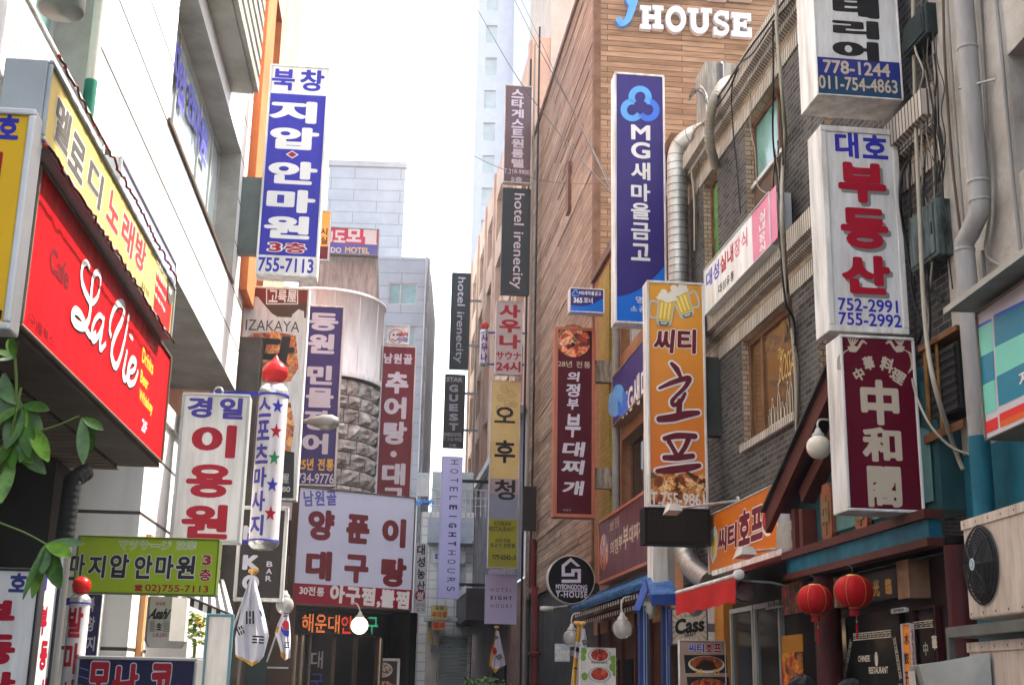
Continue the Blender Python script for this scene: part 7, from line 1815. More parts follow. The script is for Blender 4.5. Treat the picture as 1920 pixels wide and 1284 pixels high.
cloth_flag('large hanging white flag with black bars and gold fringe in front of the bar sign', [[(472, 1078), (475, 1080), (479, 1079)], [(459, 1118), (472, 1122), (486, 1112)], [(449, 1160), (472, 1165), (496, 1152)], [(441, 1196), (470, 1205), (505, 1192)], [(442, 1224), (474, 1238), (496, 1230)], [(444, 1230), (474, 1249), (490, 1238)]], 16.5,
           {'fringe': lambda i, j: i > .86 and j < .75, 'marks': [(FBK, bars(472, 1158, math.pi / 2, 12, 1.6, 6, (0, 1, 0)) + bars(454, 1182, 1.15, 8, 1.4, 4.6, (1, 1, 0)) + bars(487, 1199, .06, 11, 1.6, 5.6, (0, 1, 1))), (FBL, [[(489, 1142), (493, 1146), (496, 1160), (491, 1152)]])]}, [(474, 1074), (428, 1200)], finial=(475, 1071))
tg = [(535 + 10 * math.cos(q * .3), 1178 + 15 * math.sin(q * .3)) for q in range(21)]
cloth_flag('hanging flag with half a red and blue disc beside the restaurant door', [[(530, 1150), (538, 1150), (542, 1150)], [(522, 1168), (535, 1172), (544, 1170)], [(516, 1185), (532, 1190), (545, 1190)], [(525, 1215), (535, 1220), (545, 1215)], [(527, 1228), (535, 1238), (545, 1232)]], 19.2,
           {'fringe': lambda i, j: i > .8 and j < .6 or (j < .2 and .3 < i < .5), 'marks': [(FBL, [[(530, 1172), (533, 1180), (545, 1182), (544, 1194), (536, 1192), (529, 1182)]]), (FRD, [[(531, 1170), (536, 1163), (544, 1165), (545, 1181), (534, 1180)]]), (FBK, bars(540, 1209, 0, 5, 1.2, 4.2, (0, 1, 0)) + bars(538, 1153, .1, 4, 1, 3, (0, 0, 0)))]}, [(534, 1140), (500, 1240)])
cloth_flag('small flag with red disc and black bars under the far lilac box sign', [[(931, 1182), (933, 1182), (935, 1182)], [(925, 1205), (933, 1208), (940, 1205)], [(920, 1225), (932, 1230), (946, 1232)], [(918, 1245), (930, 1250), (948, 1246)], [(922, 1252), (928, 1262), (938, 1252)]], 34,
           {'fringe': lambda i, j: i > .82 or j < .12, 'marks': [(FRD, [[(924, 1212), (930, 1214), (932, 1222), (927, 1228), (923, 1222)]]), (FBK, bars(936, 1231, -.6, 5, 1, 3, (0, 1, 0)) + bars(931, 1195, 1.2, 3, .8, 2.4, (0, 0, 1)))]}, [(931, 1178), (918, 1250)], finial=(931, 1176))
cloth_flag('white and gold hanging flag beside the stew banner', [[(1092, 1178), (1094, 1178), (1096, 1178)], [(1088, 1200), (1094, 1204), (1101, 1202)], [(1086, 1240), (1092, 1244), (1098, 1240)], [(1083, 1300), (1090, 1300), (1096, 1300)]], 21.2,
           {'fringe': lambda i, j: False, 'marks': [(FBK, bars(1095, 1204, 1.3, 5, 1, 2.6, (0, 1, 0)))]}, [(1092, 1172), (1080, 1300)], finial=(1092, 1169))
cloth_flag('narrow orange and white pennant in front of the grey shop wall', [[(1083, 1172), (1086, 1172), (1089, 1172)], [(1079, 1195), (1084, 1198), (1090, 1195)], [(1076, 1230), (1081, 1234), (1088, 1230)], [(1071, 1300), (1078, 1300), (1086, 1300)]], 21.6,
           {'fringe': lambda i, j: i < .38 or i > .66, 'marks': [(FBK, [[(1080, 1212), (1087, 1215), (1086, 1224), (1078, 1220)], [(1075, 1250), (1083, 1252), (1083, 1255), (1075, 1253)]])]}, [(1084, 1168), (1070, 1300)], finial=(1083, 1168))
# red pipe, camera and glowing letters on the grey wall of the wooden building
rp = MB().use(mat('red_oxide_pipe', (0.17, 0.03, 0.025), 0.5, grime=0.3)); uu = FP(FR, 998, 1080, .1)[0]; za_ = FP(FR, 988, 1020, .1)[2]
rp.tube([(uu, -.1, za_), (uu, -.1, FP(FR, 990, 1112, .1)[2])], .1, 12); rp.tube([(uu + .7, -.1, FP(FR, 990, 1112, .1)[2]), (uu + .7, -.1, .12)], .1, 12); rp.lathe((uu + .7, -.1, FP(FR, 1000, 1225, .1)[2]), [(.1, -.05), (.16, -.04), (.16, .04), (.1, .05)], 14)
rp.tube([(uu, -.1, FP(FR, 990, 1112, .1)[2] + .02), (uu + .35, -.1, FP(FR, 990, 1112, .1)[2] - .05), (uu + .7, -.1, FP(FR, 990, 1112, .1)[2] - .02)], .1, 12)
solo('red_pipe', 'red oxide standpipe where the wooden building ends', 'pipe', rp, FR, (uu + .7, -.1, .12))
sc_ = Thing('security_camera', 'small white security camera on the grey wall under the round sign', 'camera', FR, FP(FR, 1028, 1141, .4)); q = FP(FR, 1028, 1141, .4); m = MB().use(F_WHITE); m.lathe((q[0], q[1], q[2]), [(.001, -.18), (.05, -.18), (.06, -.1), (.06, .1), (.001, .12)], 14, 'y'); sc_.add('body', m); m = MB().use(STEEL); m.tube([(q[0], q[1] + .1, q[2] + .02), (q[0] + .3, -.0, q[2] + .05)], .03, 8); sc_.add('bracket', m)
s = psign('glowing_sign', 'pale bluish glowing letters on the grey wall below the round sign', (1041, 1206), (1069, 1240), 23.6, 'R', depth=.08, arms=(.5,), border=0, casing=mat('pale_blue_letter_box', (0.4, 0.5, 0.55), 0.4)); s.text('Sims', 1042, 1209, 1068, 1238, I_WHITE, .04); s.done(s.arms)
# ------------------------------------------------------------------ ducts and cables on the brick building
def ribbed(path, r, n=14, pitch=.06, amp=.05):
    P = [Vector(p) for p in path]; out = []; rad = []
    for a, b in zip(P, P[1:]):
        L_ = (b - a).length; k = max(1, int(L_ / (pitch / 4)))
        for i in range(k): out.append(a + (b - a) * i / k)
    out.append(P[-1])
    rad = [r * (1 + (amp if i % 4 in (1, 2) else 0)) for i in range(len(out))]
    return out, rad
M_GALV = mat('galvanised_duct', (0.42, 0.42, 0.40), 0.38, 0.75, grime=0.25, gscale=2)
t = Thing('exhaust_duct', 'ribbed galvanised duct that bends over the brick parapet and runs down', 'duct', FR, FP(FR, 1300, 1085, .3))
cx = FP(FR, 1271, 400, .22); top = FP(FR, 1290, 228, .22); rr = .145
zt2 = top[2]; pts = [(cx[0] + .75, .6, zt2 + .0), (cx[0] + .45, .2, zt2), (cx[0] + .2, -.05, zt2 - .02), (cx[0] + .04, -.18, zt2 - .12), (cx[0], -.22, zt2 - .32), (cx[0], -.22, FP(FR, 1270, 1015, .22)[2])]
m = MB().use(M_GALV); o_, r_ = ribbed(curve(pts[:5], 5) + [pts[5]], rr, pitch=.11, amp=.012); m.tube(o_, r_, 20); m.use(mat('dark_duct_seam', (0.10, 0.10, 0.095), 0.6, 0.4, grime=0.2))
for i in range(2, len(o_) - 2, 4):
    d_ = (o_[i + 1] - o_[i]).normalized(); m.tube([o_[i] - d_ * .006, o_[i] + d_ * .006], rr * 1.02, 20, cap=False)
t.add('duct', m)
z_ = pts[5][2]; q = FP(FR, 1332, 1092, .12); pts = [(cx[0], -.22, z_), (cx[0] + .06, -.21, z_ - .15), (cx[0] + .3, -.18, z_ - .4), (q[0], -.12, q[2])]
m = MB().use(M_GALV); o_, r_ = ribbed(curve(pts, 6), rr * .95, pitch=.09, amp=.05); m.tube(o_, r_, 16); t.add('lower_bend', m)
# flexible hose and dark stack
m = MB().use(mat('grey_flexible_hose', (0.27, 0.245, 0.20), 0.7, grime=0.35)); hp = [FP(FR, x, y, o) for x, y, o in ((1372, 150, -.25), (1355, 158, .05), (1340, 185, .24), (1331, 225, .26), (1331, 270, .22), (1342, 312, .06))]
o_, r_ = ribbed(curve(hp, 8), .062, pitch=.05, amp=.07); m.tube(o_, r_, 12); solo('flexible_hose', 'grey flexible hose looping over the brick cornice', 'hose', m, FR, hp[-1])
m = MB().use(mat('smoked_glass_stack', (0.10, 0.10, 0.10), 0.15, grime=0.3)); q = FP(FR, 1351, 162, -.2); h_ = FP(FR, 1349, 118, -.2)[2] - q[2]; m.lathe(q, [(.055, -.25), (.055, h_ * .86), (.045, h_ * .95), (.001, h_)], 14); m.use(DARKMETAL); m.lathe(q, [(.07, -.03), (.07, .03)], 14); solo('vent_stack', 'short dark round topped vent stack on the brick roof', 'vent', m, FR, q)
CB = [mat('black_cable', (0.02, 0.02, 0.02), 0.6, grime=0), mat('beige_cable', (0.30, 0.27, 0.22), 0.6, grime=0.1), mat('brown_cable', (0.10, 0.08, 0.06), 0.6, grime=0.1)]
def cable(label, pts, m, r, fr=FR, group='cables on the brick wall', sm=8):
    mb = MB().use(m); mb.tube(curve([FP(fr, x, y, o) for x, y, o in pts], sm), r, 6); solo('cable', label, 'cable', mb, fr, FP(fr, *pts[-1]), group=group)
cable('thick beige cable bundle hanging from the cornice past the brick windows', [(1456, -20, .25), (1457, 60, .25), (1466, 170, .22), (1472, 250, .05), (1468, 310, .04), (1466, 400, .35), (1470, 480, .3), (1478, 560, .22), (1484, 600, .05), (1492, 700, .04), (1494, 790, .04), (1496, 880, .04)], CB[1], .022)
cable('black cable running beside the beige bundle on the brick wall', [(1449, 40, .24), (1450, 150, .24), (1449, 250, .1), (1455, 320, .06), (1463, 400, .32), (1466, 500, .3), (1474, 570, .24), (1490, 610, .05), (1489, 720, .04), (1490, 800, .04)], CB[0], .012)
cable('brown cable twisted beside the beige bundle', [(1462, 190, .2), (1468, 300, .06), (1463, 345, .06), (1470, 430, .33), (1476, 540, .26), (1482, 620, .05), (1497, 690, .05), (1493, 850, .04)], CB[2], .012)
cable('black cable along the parapet of the brick building', [(1490, -30, .2), (1440, 45, .2), (1405, 92, .2), (1380, 130, .2), (1362, 160, .22), (1330, 205, .2)], CB[0], .012)
cable('second black cable sagging along the parapet', [(1496, -10, .2), (1452, 40, .2), (1412, 100, .2), (1385, 122, .2), (1368, 165, .22), (1320, 235, .2)], CB[0], .010)
cable('thin black cable down the brick wall between the green and teal windows', [(1385, 128, .2), (1372, 170, .18), (1376, 260, .03), (1382, 320, .03), (1388, 400, .03)], CB[0], .008)
cable('thin pale cable curling in front of the teal window', [(1402, 150, .2), (1408, 190, .1), (1407, 240, .05), (1416, 285, .05), (1420, 345, .06), (1436, 362, .1)], CB[1], .007)
cable('grey conduit down the corner beside the duct', [(1322, 228, .2), (1300, 250, .2), (1296, 300, .1), (1302, 380, .05), (1303, 470, .04)], CB[1], .02)
cable('pale cable with a long loop to the blue footed drainpipe', [(1704, 640, .1), (1712, 720, .3), (1740, 790, .4), (1780, 835, .3), (1818, 852, .2)], CB[1], .009)
cable('thick grey conduit leaning down past the rusty unit', [(1712, -10, .1), (1716, 200, .1), (1724, 400, .2), (1734, 600, .3), (1752, 720, .42), (1790, 840, .2), (1806, 880, .15)], CB[1], .018)
cable('black cable looping beside the estate agent sign', [(1703, 300, .1), (1690, 330, .2), (1688, 380, .2), (1696, 440, .1), (1705, 500, .1), (1712, 560, .1), (1728, 610, .12), (1722, 640, .1), (1712, 645, .1)], CB[0], .014)
cable('straight black cable crossing below the blue grey box', [(1700, 490, .1), (1722, 520, .1), (1745, 545, .1), (1768, 565, .1)], CB[0], .016)
cable('thin black cable hanging straight behind the estate agent sign', [(1709, 60, .1), (1712, 200, .08), (1706, 330, .08), (1712, 480, .08), (1716, 640, .08)], CB[0], .009)
for i in range(7):
    rs = random.Random(20 + i); cable('loose wire tangle on the roof hut', [(1286 + rs.uniform(0, 8), 180 + rs.uniform(0, 10), -.2), (1300 + rs.uniform(0, 10), 160 + rs.uniform(0, 12), -.2), (1318 + rs.uniform(0, 8), 172 + rs.uniform(-6, 14), -.1), (1322 + rs.uniform(0, 12), 205 + rs.uniform(0, 10), .0)], CB[1 if i % 2 else 0], .006, group='loose wires on the roof hut')
rs = random.Random(77)
for i in range(14):
    x = rs.uniform(1706, 1764); y = rs.uniform(-10, 330); L_ = rs.uniform(180, 420); dx = L_ * .055
    cable('thin cable in the tangle beside the estate agent sign', [(x + rs.uniform(-6, 6) + dx * f + rs.uniform(-7, 7), y + L_ * f, .05 + .12 * rs.random()) for f in (0, .2, .4, .6, .8, 1)], CB[rs.choice((0, 0, 0, 2, 1))], rs.uniform(.004, .009), group='thin cable tangle on the brick wall', sm=5)
for i in range(8):
    x = rs.uniform(1296, 1312) if i < 3 else rs.uniform(1445, 1475); y = rs.uniform(210, 300); cable('thin cable loop among the wires on the brick front', [(x, y, .1), (x + rs.uniform(-5, 8), y + 60, .06), (x + rs.uniform(-4, 14), y + 130, .05), (x + rs.uniform(0, 16), y + 200, .28 if i > 2 else .06)], CB[rs.choice((0, 1, 2))], rs.uniform(.004, .008), group='thin cables on the brick front', sm=5)
# overhead wires across the street
def wire(label, pts, r=.012, m=None):
    P = [CAM + ray(x, y) * (Y / ray(x, y).y) for x, y, Y in pts]; mb = MB().use(m or CB[0]); mb.tube(curve([tuple(p) for p in P], 10), r, 5); solo('overhead_wire', label, 'wire', mb, WORLD, P[0], group='overhead wires across the street')
wire('long sagging wire from the sky to the bank sign', [(650, -60, 14), (700, 80, 17), (780, 200, 20), (860, 275, 22), (950, 320, 24), (1040, 342, 24), (1148, 345, 18.6)], .005)
wire('straight wire crossing in front of the wooden boards', [(880, -10, 30), (960, 130, 27), (1040, 240, 24), (1145, 362, 18.6)], .009); wire('second straight wire crossing in front of the wooden boards', [(955, -20, 30), (1010, 90, 27), (1075, 210, 24), (1150, 366, 18.7)], .009); wire('third straight wire from above the wooden roof', [(968, -20, 31), (1015, 80, 28), (1060, 180, 25), (1147, 350, 18.6)], .007)
for i, x in enumerate((984, 992, 1001)):
    mb = MB().use(CB[(0, 1, 0)[i]]); u = FP(FR, x, 800, .12)[0]; mb.tube([(u, -.12 - .03 * i, 1.0), (u + .05, -.14, 8), (u, -.12, 20)], .03, 5); solo('cable', ['black riser cable beside the far sign column', 'pale riser cable beside the far sign column', 'black riser cable nearest the wooden wall'][i], 'cable', mb, FR, (u, -.12, 1.0), group='riser cables by the far sign column')
# ------------------------------------------------------------------ left side things
# shop ceiling of slats under the red sign
cz0 = LV.v0 - .02
t = Thing('shop_canopy', 'dark slatted ceiling with round downlights behind the red cafe sign', 'canopy', FL, ((LV.u0 + LV.u1) / 2, 0, cz0))
m = MB().use(mat('brown_slat', (0.10, 0.075, 0.055), 0.6, grime=0.35, gscale=3)); k = LV.u0 - 1.2
while k < LV.u1 - .02:
    m.box(k, k + .13, -.44, 1.1, cz0 - .03, cz0); k += .15
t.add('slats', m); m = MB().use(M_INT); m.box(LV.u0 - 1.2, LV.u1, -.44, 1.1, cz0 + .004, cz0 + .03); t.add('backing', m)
m = MB().use(mat('downlight_ring', (0.35, 0.30, 0.24), 0.4, 0.5, grime=0.1))
for x, y in ((100, 812), (145, 848)):
    q = FL.px(x, y, .2); k = LV.u0 + (1.0 if x < 120 else 2.2); m.lathe((k, .25, cz0 - .05), [(.11, 0), (.11, .02), (.07, .02), (.07, .0), (.11, 0)], 20)
t.add('downlight', m)
m = MB().use(mat('dark_gap_board', (0.10, 0.08, 0.06), 0.6, 0.2, grime=0.3)); m.box(LV.u0 - 1.2, LV.u1 + .01, -.745, -.45, cz0 - .012, cz0 + .017); t.add('edge_board', m)
m = MB().use(M_INT); m.box(1.5, FL.px(128, 1000)[0], .35, .9, 0.12, cz0 - .05); m.use(mat('dark_pier_stone', (0.03, 0.028, 0.026), 0.5, grime=0.3)); a = FL.px(75, 900, .0)[0]; m.box(a, a + .55, -.1, .34, .12, cz0 - .05); t.add('dark_wall', m)
# silver pole with dark duct
q = at_depth(112, 1090, 8.0, 0); u, z = q.px(112, 1090); t = Thing('vent_pipe', 'silver pipe with a dark flexible top beside the red ball barber pole', 'pipe', q, (u, 0, 0.12))
m = MB().use(mat('brushed_silver', (0.35, 0.34, 0.32), 0.32, 0.8, grime=0.2)); m.tube([(u, 0, .12), (u, 0, q.px(112, 1020)[1])], .05, 14); t.add('pipe', m)
m = MB().use(mat('black_flex_duct', (0.02, 0.02, 0.02), 0.6, grime=0.2)); o_, r_ = ribbed([(u, 0, q.px(112, 1020)[1]), (u + .01, 0, q.px(130, 900)[1]), (u + .06, .1, q.px(140, 878)[1])], .055, pitch=.04, amp=.04); m.tube(o_, r_, 12); t.add('flexible_top', m)
# boards behind
for i, (x0, x1, m_, lb) in enumerate(((183, 214, mat('khaki_metal', (0.20, 0.18, 0.12), 0.6, grime=0.3), 'khaki metal board under the green sign'), (232, 268, mat('light_tan_wood', (0.48, 0.24, 0.10), 0.6, grime=0.25), 'light tan wooden board under the green sign'), (214, 232, mat('gap_shade_brown', (0.03, 0.022, 0.018), 0.6, grime=0.3), 'dark strip painted as the shaded gap between the khaki and tan boards'))):  # the third strip holds the shade of the gap in its colour
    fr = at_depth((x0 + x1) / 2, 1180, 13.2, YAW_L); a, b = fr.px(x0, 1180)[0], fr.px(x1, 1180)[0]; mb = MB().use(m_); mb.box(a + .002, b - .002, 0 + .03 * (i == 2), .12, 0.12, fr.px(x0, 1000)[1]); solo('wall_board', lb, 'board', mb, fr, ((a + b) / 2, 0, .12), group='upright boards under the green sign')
fr = at_depth(300, 1240, 13.0, YAW_L); mb = MB().use(mat('white_plaster', (0.55, 0.53, 0.5), 0.8, grime=0.2)); a, b = fr.px(268, 1240)[0], fr.px(345, 1240)[0]; mb.box(a, b, .1, .4, .12, fr.px(300, 1195)[1]); solo('plaster_wall', 'low white plaster wall under the beer lantern', 'wall', mb, fr, ((a + b) / 2, .1, .12))
fr = at_depth(250, 1080, 14.6, YAW_L); mb = MB().use(mat('shadow_grey_board', (0.11, 0.105, 0.095), 0.8, grime=0.3)); a, b = fr.px(150, 1080)[0], fr.px(335, 1080)[0]; mb.box(a, b, .0, .1, .12, fr.px(300, 900)[1]); mb.use(WHITE_PAINT); a2 = fr.px(262, 1000)[0]; mb.box(a2, a2 + .25, -.06, -.001, fr.px(280, 1010)[1], fr.px(280, 900)[1]); solo('side_wall', 'grey side wall standing out behind the green sign', 'wall', mb, fr, ((a + b) / 2, 0, .12))
# beer lantern
fr = at_depth(305, 1165, 12.2, YAW_L); g = lambda x, y: fr.px(x, y)
t = Thing('beer_lantern', 'white angular beer lantern with black letters hanging under the green sign', 'lantern', fr, (g(300, 1205)[0], 0, g(300, 1212)[1]))
m = MB().use(mat('lantern_paper', (0.58, 0.56, 0.52), 0.6, grime=0.15)); xs = [g(271, 1160)[0], g(279, 1160)[0], g(320, 1160)[0], g(345, 1160)[0]]; zt_, zb_ = g(300, 1118)[1], g(300, 1200)[1]
zc = g(300, 1213)[1]; ring = [(xs[0], .08), (xs[1], .0), (xs[2], .0), (xs[3], .12), (xs[3], .26), (xs[0], .26)]; n = 6; vs = [(x, y, z) for z in (zt_, zb_) for x, y in ring] + [(x + (.03 if x < xs[2] else -.04), y, zc) for x, y in ring]
m.add(vs, [(i + n * k, n * k + (i + 1) % n, n * (k + 1) + (i + 1) % n, n * (k + 1) + i) for k in (0, 1) for i in range(n)]); m.add(vs[:n], [tuple(range(n))[::-1]]); m.add(vs[-n:], [tuple(range(n))]); t.add('body', m)
lt = MB().use(I_BLACK); P = lambda x0, y0, x1, y1: (g(x0, y1)[0], g(x0, y1)[1], g(x1, y0)[0], g(x1, y0)[1])
write(lt, 'Asahi', P(281, 1140, 318, 1160), .05, -.004, shear=.25)
write(lt, '生', P(293, 1167, 304, 1181), .05, -.004)
for k in range(7): a_, b_ = g(281, 1164 + k * 3), g(291, 1165 + k * 3); lt.box(a_[0], b_[0], -.005, -.001, b_[1], a_[1]); a_, b_ = g(306, 1164 + k * 3), g(318, 1165 + k * 3); lt.box(a_[0], b_[0], -.005, -.001, b_[1], a_[1])
lt.use(I_RED); write(lt, '스-퍼-드라이', P(286, 1186, 313, 1194), .03, -.004); write(lt, '아사히', P(292, 1128, 310, 1135), .03, -.004); t.add('lettering', lt)
# striped awning
fr = at_depth(395, 1120, 15.5, YAW_L); g = lambda x, y: fr.px(x, y); t = Thing('striped_awning', 'black and white striped awning beside the black bar sign', 'awning', fr, (g(395, 1170)[0], 0, g(395, 1170)[1]))
m = MB(); n = 11
for i in range(n):
    f0, f1 = i / n, (i + 1) / n; m.use(I_BLACK if i % 2 else F_GREYW)
    A = lambda f: (g(352 + 52 * f, 1116 - 40 * f * 0)[0], .6, g(400, 1085)[1] + .0); B = lambda f: (g(362 + 78 * f, 1150)[0], -.15, g(400, 1118 + 28 * f)[1])
    p0 = (g(345 + 60 * f0, 1085)[0], .7, g(375, 1076)[1]); p1 = (g(345 + 60 * f1, 1085)[0], .7, g(375, 1076)[1]); q0 = (g(350 + 92 * f0, 1130)[0], -.1, g(395, 1118 + 36 * f0)[1]); q1 = (g(350 + 92 * f1, 1130)[0], -.1, g(395, 1118 + 36 * f1)[1])
    m.add([q0, q1, p1, p0], [(0, 1, 2, 3)]); r0, r1_ = (q0[0], -.11, q0[2] - .1), (q1[0], -.11, q1[2] - .1); m.add([r0, r1_, q1, q0], [(0, 1, 2, 3)])
t.add('canvas', m)
m = MB().use(DARKMETAL); m.tube([(g(350, 1118)[0], -.1, g(395, 1118)[1]), (g(442, 1154)[0], -.1, g(395, 1154)[1])], .015, 6); t.add('rail', m)
# barber poles
def barber(label, x0, y0, x1, y1, rp, Y, letters, ltcol, stars, ball=True, onion=True, ballcol=None, side='L', group='barber poles'):
    fr = at_depth((x0 + x1) / 2, (y0 + y1) / 2, Y, 0); u, _ = fr.px((x0 + x1) / 2, (y0 + y1) / 2); zt, zb = fr.px(x0, y0)[1], fr.px(x1, y1)[1]; R = rp / (6 / abs(fr.px(x0 + 3, y0)[0] - fr.px(x0 - 3, y0)[0]))
    t = Thing('barber_pole', label, 'barber pole', fr, (u, 0, zb), group)
    m = MB().use(mat('barber_tube', (0.56, 0.53, 0.55), 0.2, grime=0.12, spec=.6)); m.lathe((u, 0, zb), [(R, R * .45), (R, zt - zb - R * .9)], 32); t.add('tube', m)
    c = MB().use(mat('chrome_cap', (0.55, 0.55, 0.54), 0.25, 0.7, grime=0.1)); c.lathe((u, 0, zt - R * .9), [(R * 1.06, 0), (R * 1.06, R * .2), (R * .95, R * .5), (R * .6, R * .85), (R * .3, R * .95), (.001, R)], 28); c.lathe((u, 0, zb), [(.001, -R * .1), (R * .7, -R * .05), (R, R * .25), (R * 1.04, R * .45)], 28); t.add('cap', c)
    b = MB().use(F_BLUE)
    b.lathe((u, 0, zt - R * .9), [(R * 1.07, -R * .12), (R * 1.08, 0), (R * 1.07, R * .02)], 28); b.lathe((u, 0, zb + R * .45), [(R * 1.05, -.0), (R * 1.06, R * .1), (R * 1.02, R * .12)], 28); t.add('band', b)
    if ball:
        o = MB().use(mat('red_ball', (0.55, 0.012, 0.012), 0.2, grime=0.05)); bz = zt + R * .75; k = R * .9
        prof = [(.001, -k * .9), (k * .6, -k * .75), (k * .95, -k * .3), (k, 0), (k * .93, k * .35), (k * .6, k * .72), (k * .3, k * .95), (k * .12, k * 1.25), (.001, k * 1.45)] if onion else [(k * math.sin(math.pi * i / 12) + .0005, -k * math.cos(math.pi * i / 12)) for i in range(13)]
        o.lathe((u, 0, bz), prof, 28); o.lathe((u, 0, bz), [(k, -.012), (k * 1.03, 0), (k, .012)], 28); t.add('ball', o)
    lt = MB()
    def wrap(mb, start):
        # cut long faces first, so that the print can follow the tube
        f0 = next((i for i, f in enumerate(mb.f) if min(f) >= start), len(mb.f)); todo = [(f, m_) for f, m_ in zip(mb.f[f0:], mb.m[f0:])]; del mb.f[f0:], mb.m[f0:]
        while todo:
            f, m_ = todo.pop()
            e = max(range(3), key=lambda i: abs(mb.v[f[i]][0] - mb.v[f[(i + 1) % 3]][0])); a_, b_, c_ = f[e], f[(e + 1) % 3], f[(e + 2) % 3]
            if abs(mb.v[a_][0] - mb.v[b_][0]) > R * .18:
                mb.v.append(tuple((p + q) / 2 for p, q in zip(mb.v[a_], mb.v[b_]))); k_ = len(mb.v) - 1; todo += [((a_, k_, c_), m_), ((k_, b_, c_), m_)]
            else: mb.f.append((a_, b_, c_)); mb.m.append(m_)
        for i in range(start, len(mb.v)):
            x, y, z = mb.v[i]; a = x / R; mb.v[i] = (u + (R + .004 - y * .5) * math.sin(a), -(R + .004 - y * .5) * math.cos(a), z)
    lt.use(ltcol)
    n = len(letters); H = (zt - R * 1.1) - (zb + R * .65); st = H / n
    for i, ch in enumerate(letters):
        s0 = len(lt.v); z1 = zb + R * .65 + H - i * st; write(lt, ch, (-R * (.95 if n > 4 else .7), z1 - st * .93, (R * .1 if n > 4 else R * .75), z1 - st * .07), .035, 0.0); wrap(lt, s0)
    for k, (f, col) in enumerate(stars):
        s0 = len(lt.v); lt.use(col); z = zb + R * .6 + H * f; lt.poly([[(R * .52 + R * .44 * (1 if i % 2 == 0 else .42) * math.sin(i * math.pi / 5), z + R * .55 * (1 if i % 2 == 0 else .42) * math.cos(i * math.pi / 5)) for i in range(10)]], 0.0); wrap(lt, s0)
    t.add('lettering', lt)
    k = MB().use(F_BLUE); w = FL if side == 'L' else FR; uw = wall_u(fr, u, 0, w)
    for z in (zt - R * .8, zb + R * .4): k.box(min(uw, u + (R if side == 'R' else -R)), max(uw, u + (R if side == 'R' else -R)), -.02, .02, z - .025, z + .025)
    t.add('bracket', k)
SBL, SRD, SGR = F_BLUE, I_RED, ink('star_green', (0.01, 0.20, 0.08))
barber('big barber pole with an onion shaped red top and coloured stars', 518, 718, 490, 1028, 27, 16.6, '스포츠마사지', mat('violet_blue_ink', (0.06, 0.045, 0.28)), [(.93, SBL), (.75, SRD), (.56, SGR), (.37, SBL), (.17, SRD)])
barber('barber pole with a plain red ball top beside the silver pipe', 143, 1112, 128, 1420, 19, 9.6, '발마사지', I_RED, [], onion=False)
barber('little far barber pole with blue letters beside the sauna sign', 910, 617, 906, 686, 8.5, 36, '사우나', F_BLUE, [(.8, SRD), (.5, SRD), (.2, SRD)], onion=False, side='R')
# street lamp head in front of the purple sign
fr = at_depth(600, 788, 21, 0); g = lambda x, y: fr.px(x, y); t = Thing('street_lamp', 'grey cobra street lamp head on a long arm in front of the purple sign', 'street lamp', fr, (g(540, 790)[0], 0, 0.1))
m = MB().use(mat('lamp_grey', (0.33, 0.33, 0.31), 0.45, 0.3, grime=0.2)); a, b = g(578, 790), g(637, 786); L_ = b[0] - a[0]
m.lathe((a[0], 0, a[1]), [(.001, 0), (.05, .0), (.075, L_ * .15), (.12, L_ * .45), (.125, L_ * .75), (.07, L_ * .97), (.001, L_)], 16, 'x'); t.add('lamp_head', m)
m = MB().use(mat('lamp_bowl', (0.42, 0.42, 0.40), 0.2, grime=0.1)); m.lathe((a[0] + L_ * .3, 0, a[1] - .05), [(.001, -.0), (.08, L_ * .1), (.1, L_ * .35), (.06, L_ * .6), (.001, L_ * .64)], 14, 'x'); t.add('lamp_glass', m)
m = MB().use(_mats['lamp_grey']); c = g(540, 792); m.tube(curve([(a[0] + .05, 0, a[1]), (c[0], .05, c[1]), (c[0] - .3, .15, c[1] - .3), (c[0] - .38, .2, c[1] - 1.0)], 6), .035, 10); m.tube([(c[0] - .38, .2, c[1] - .95), (c[0] - .38, .2, .1)], .06, 12); t.add('pole', m)
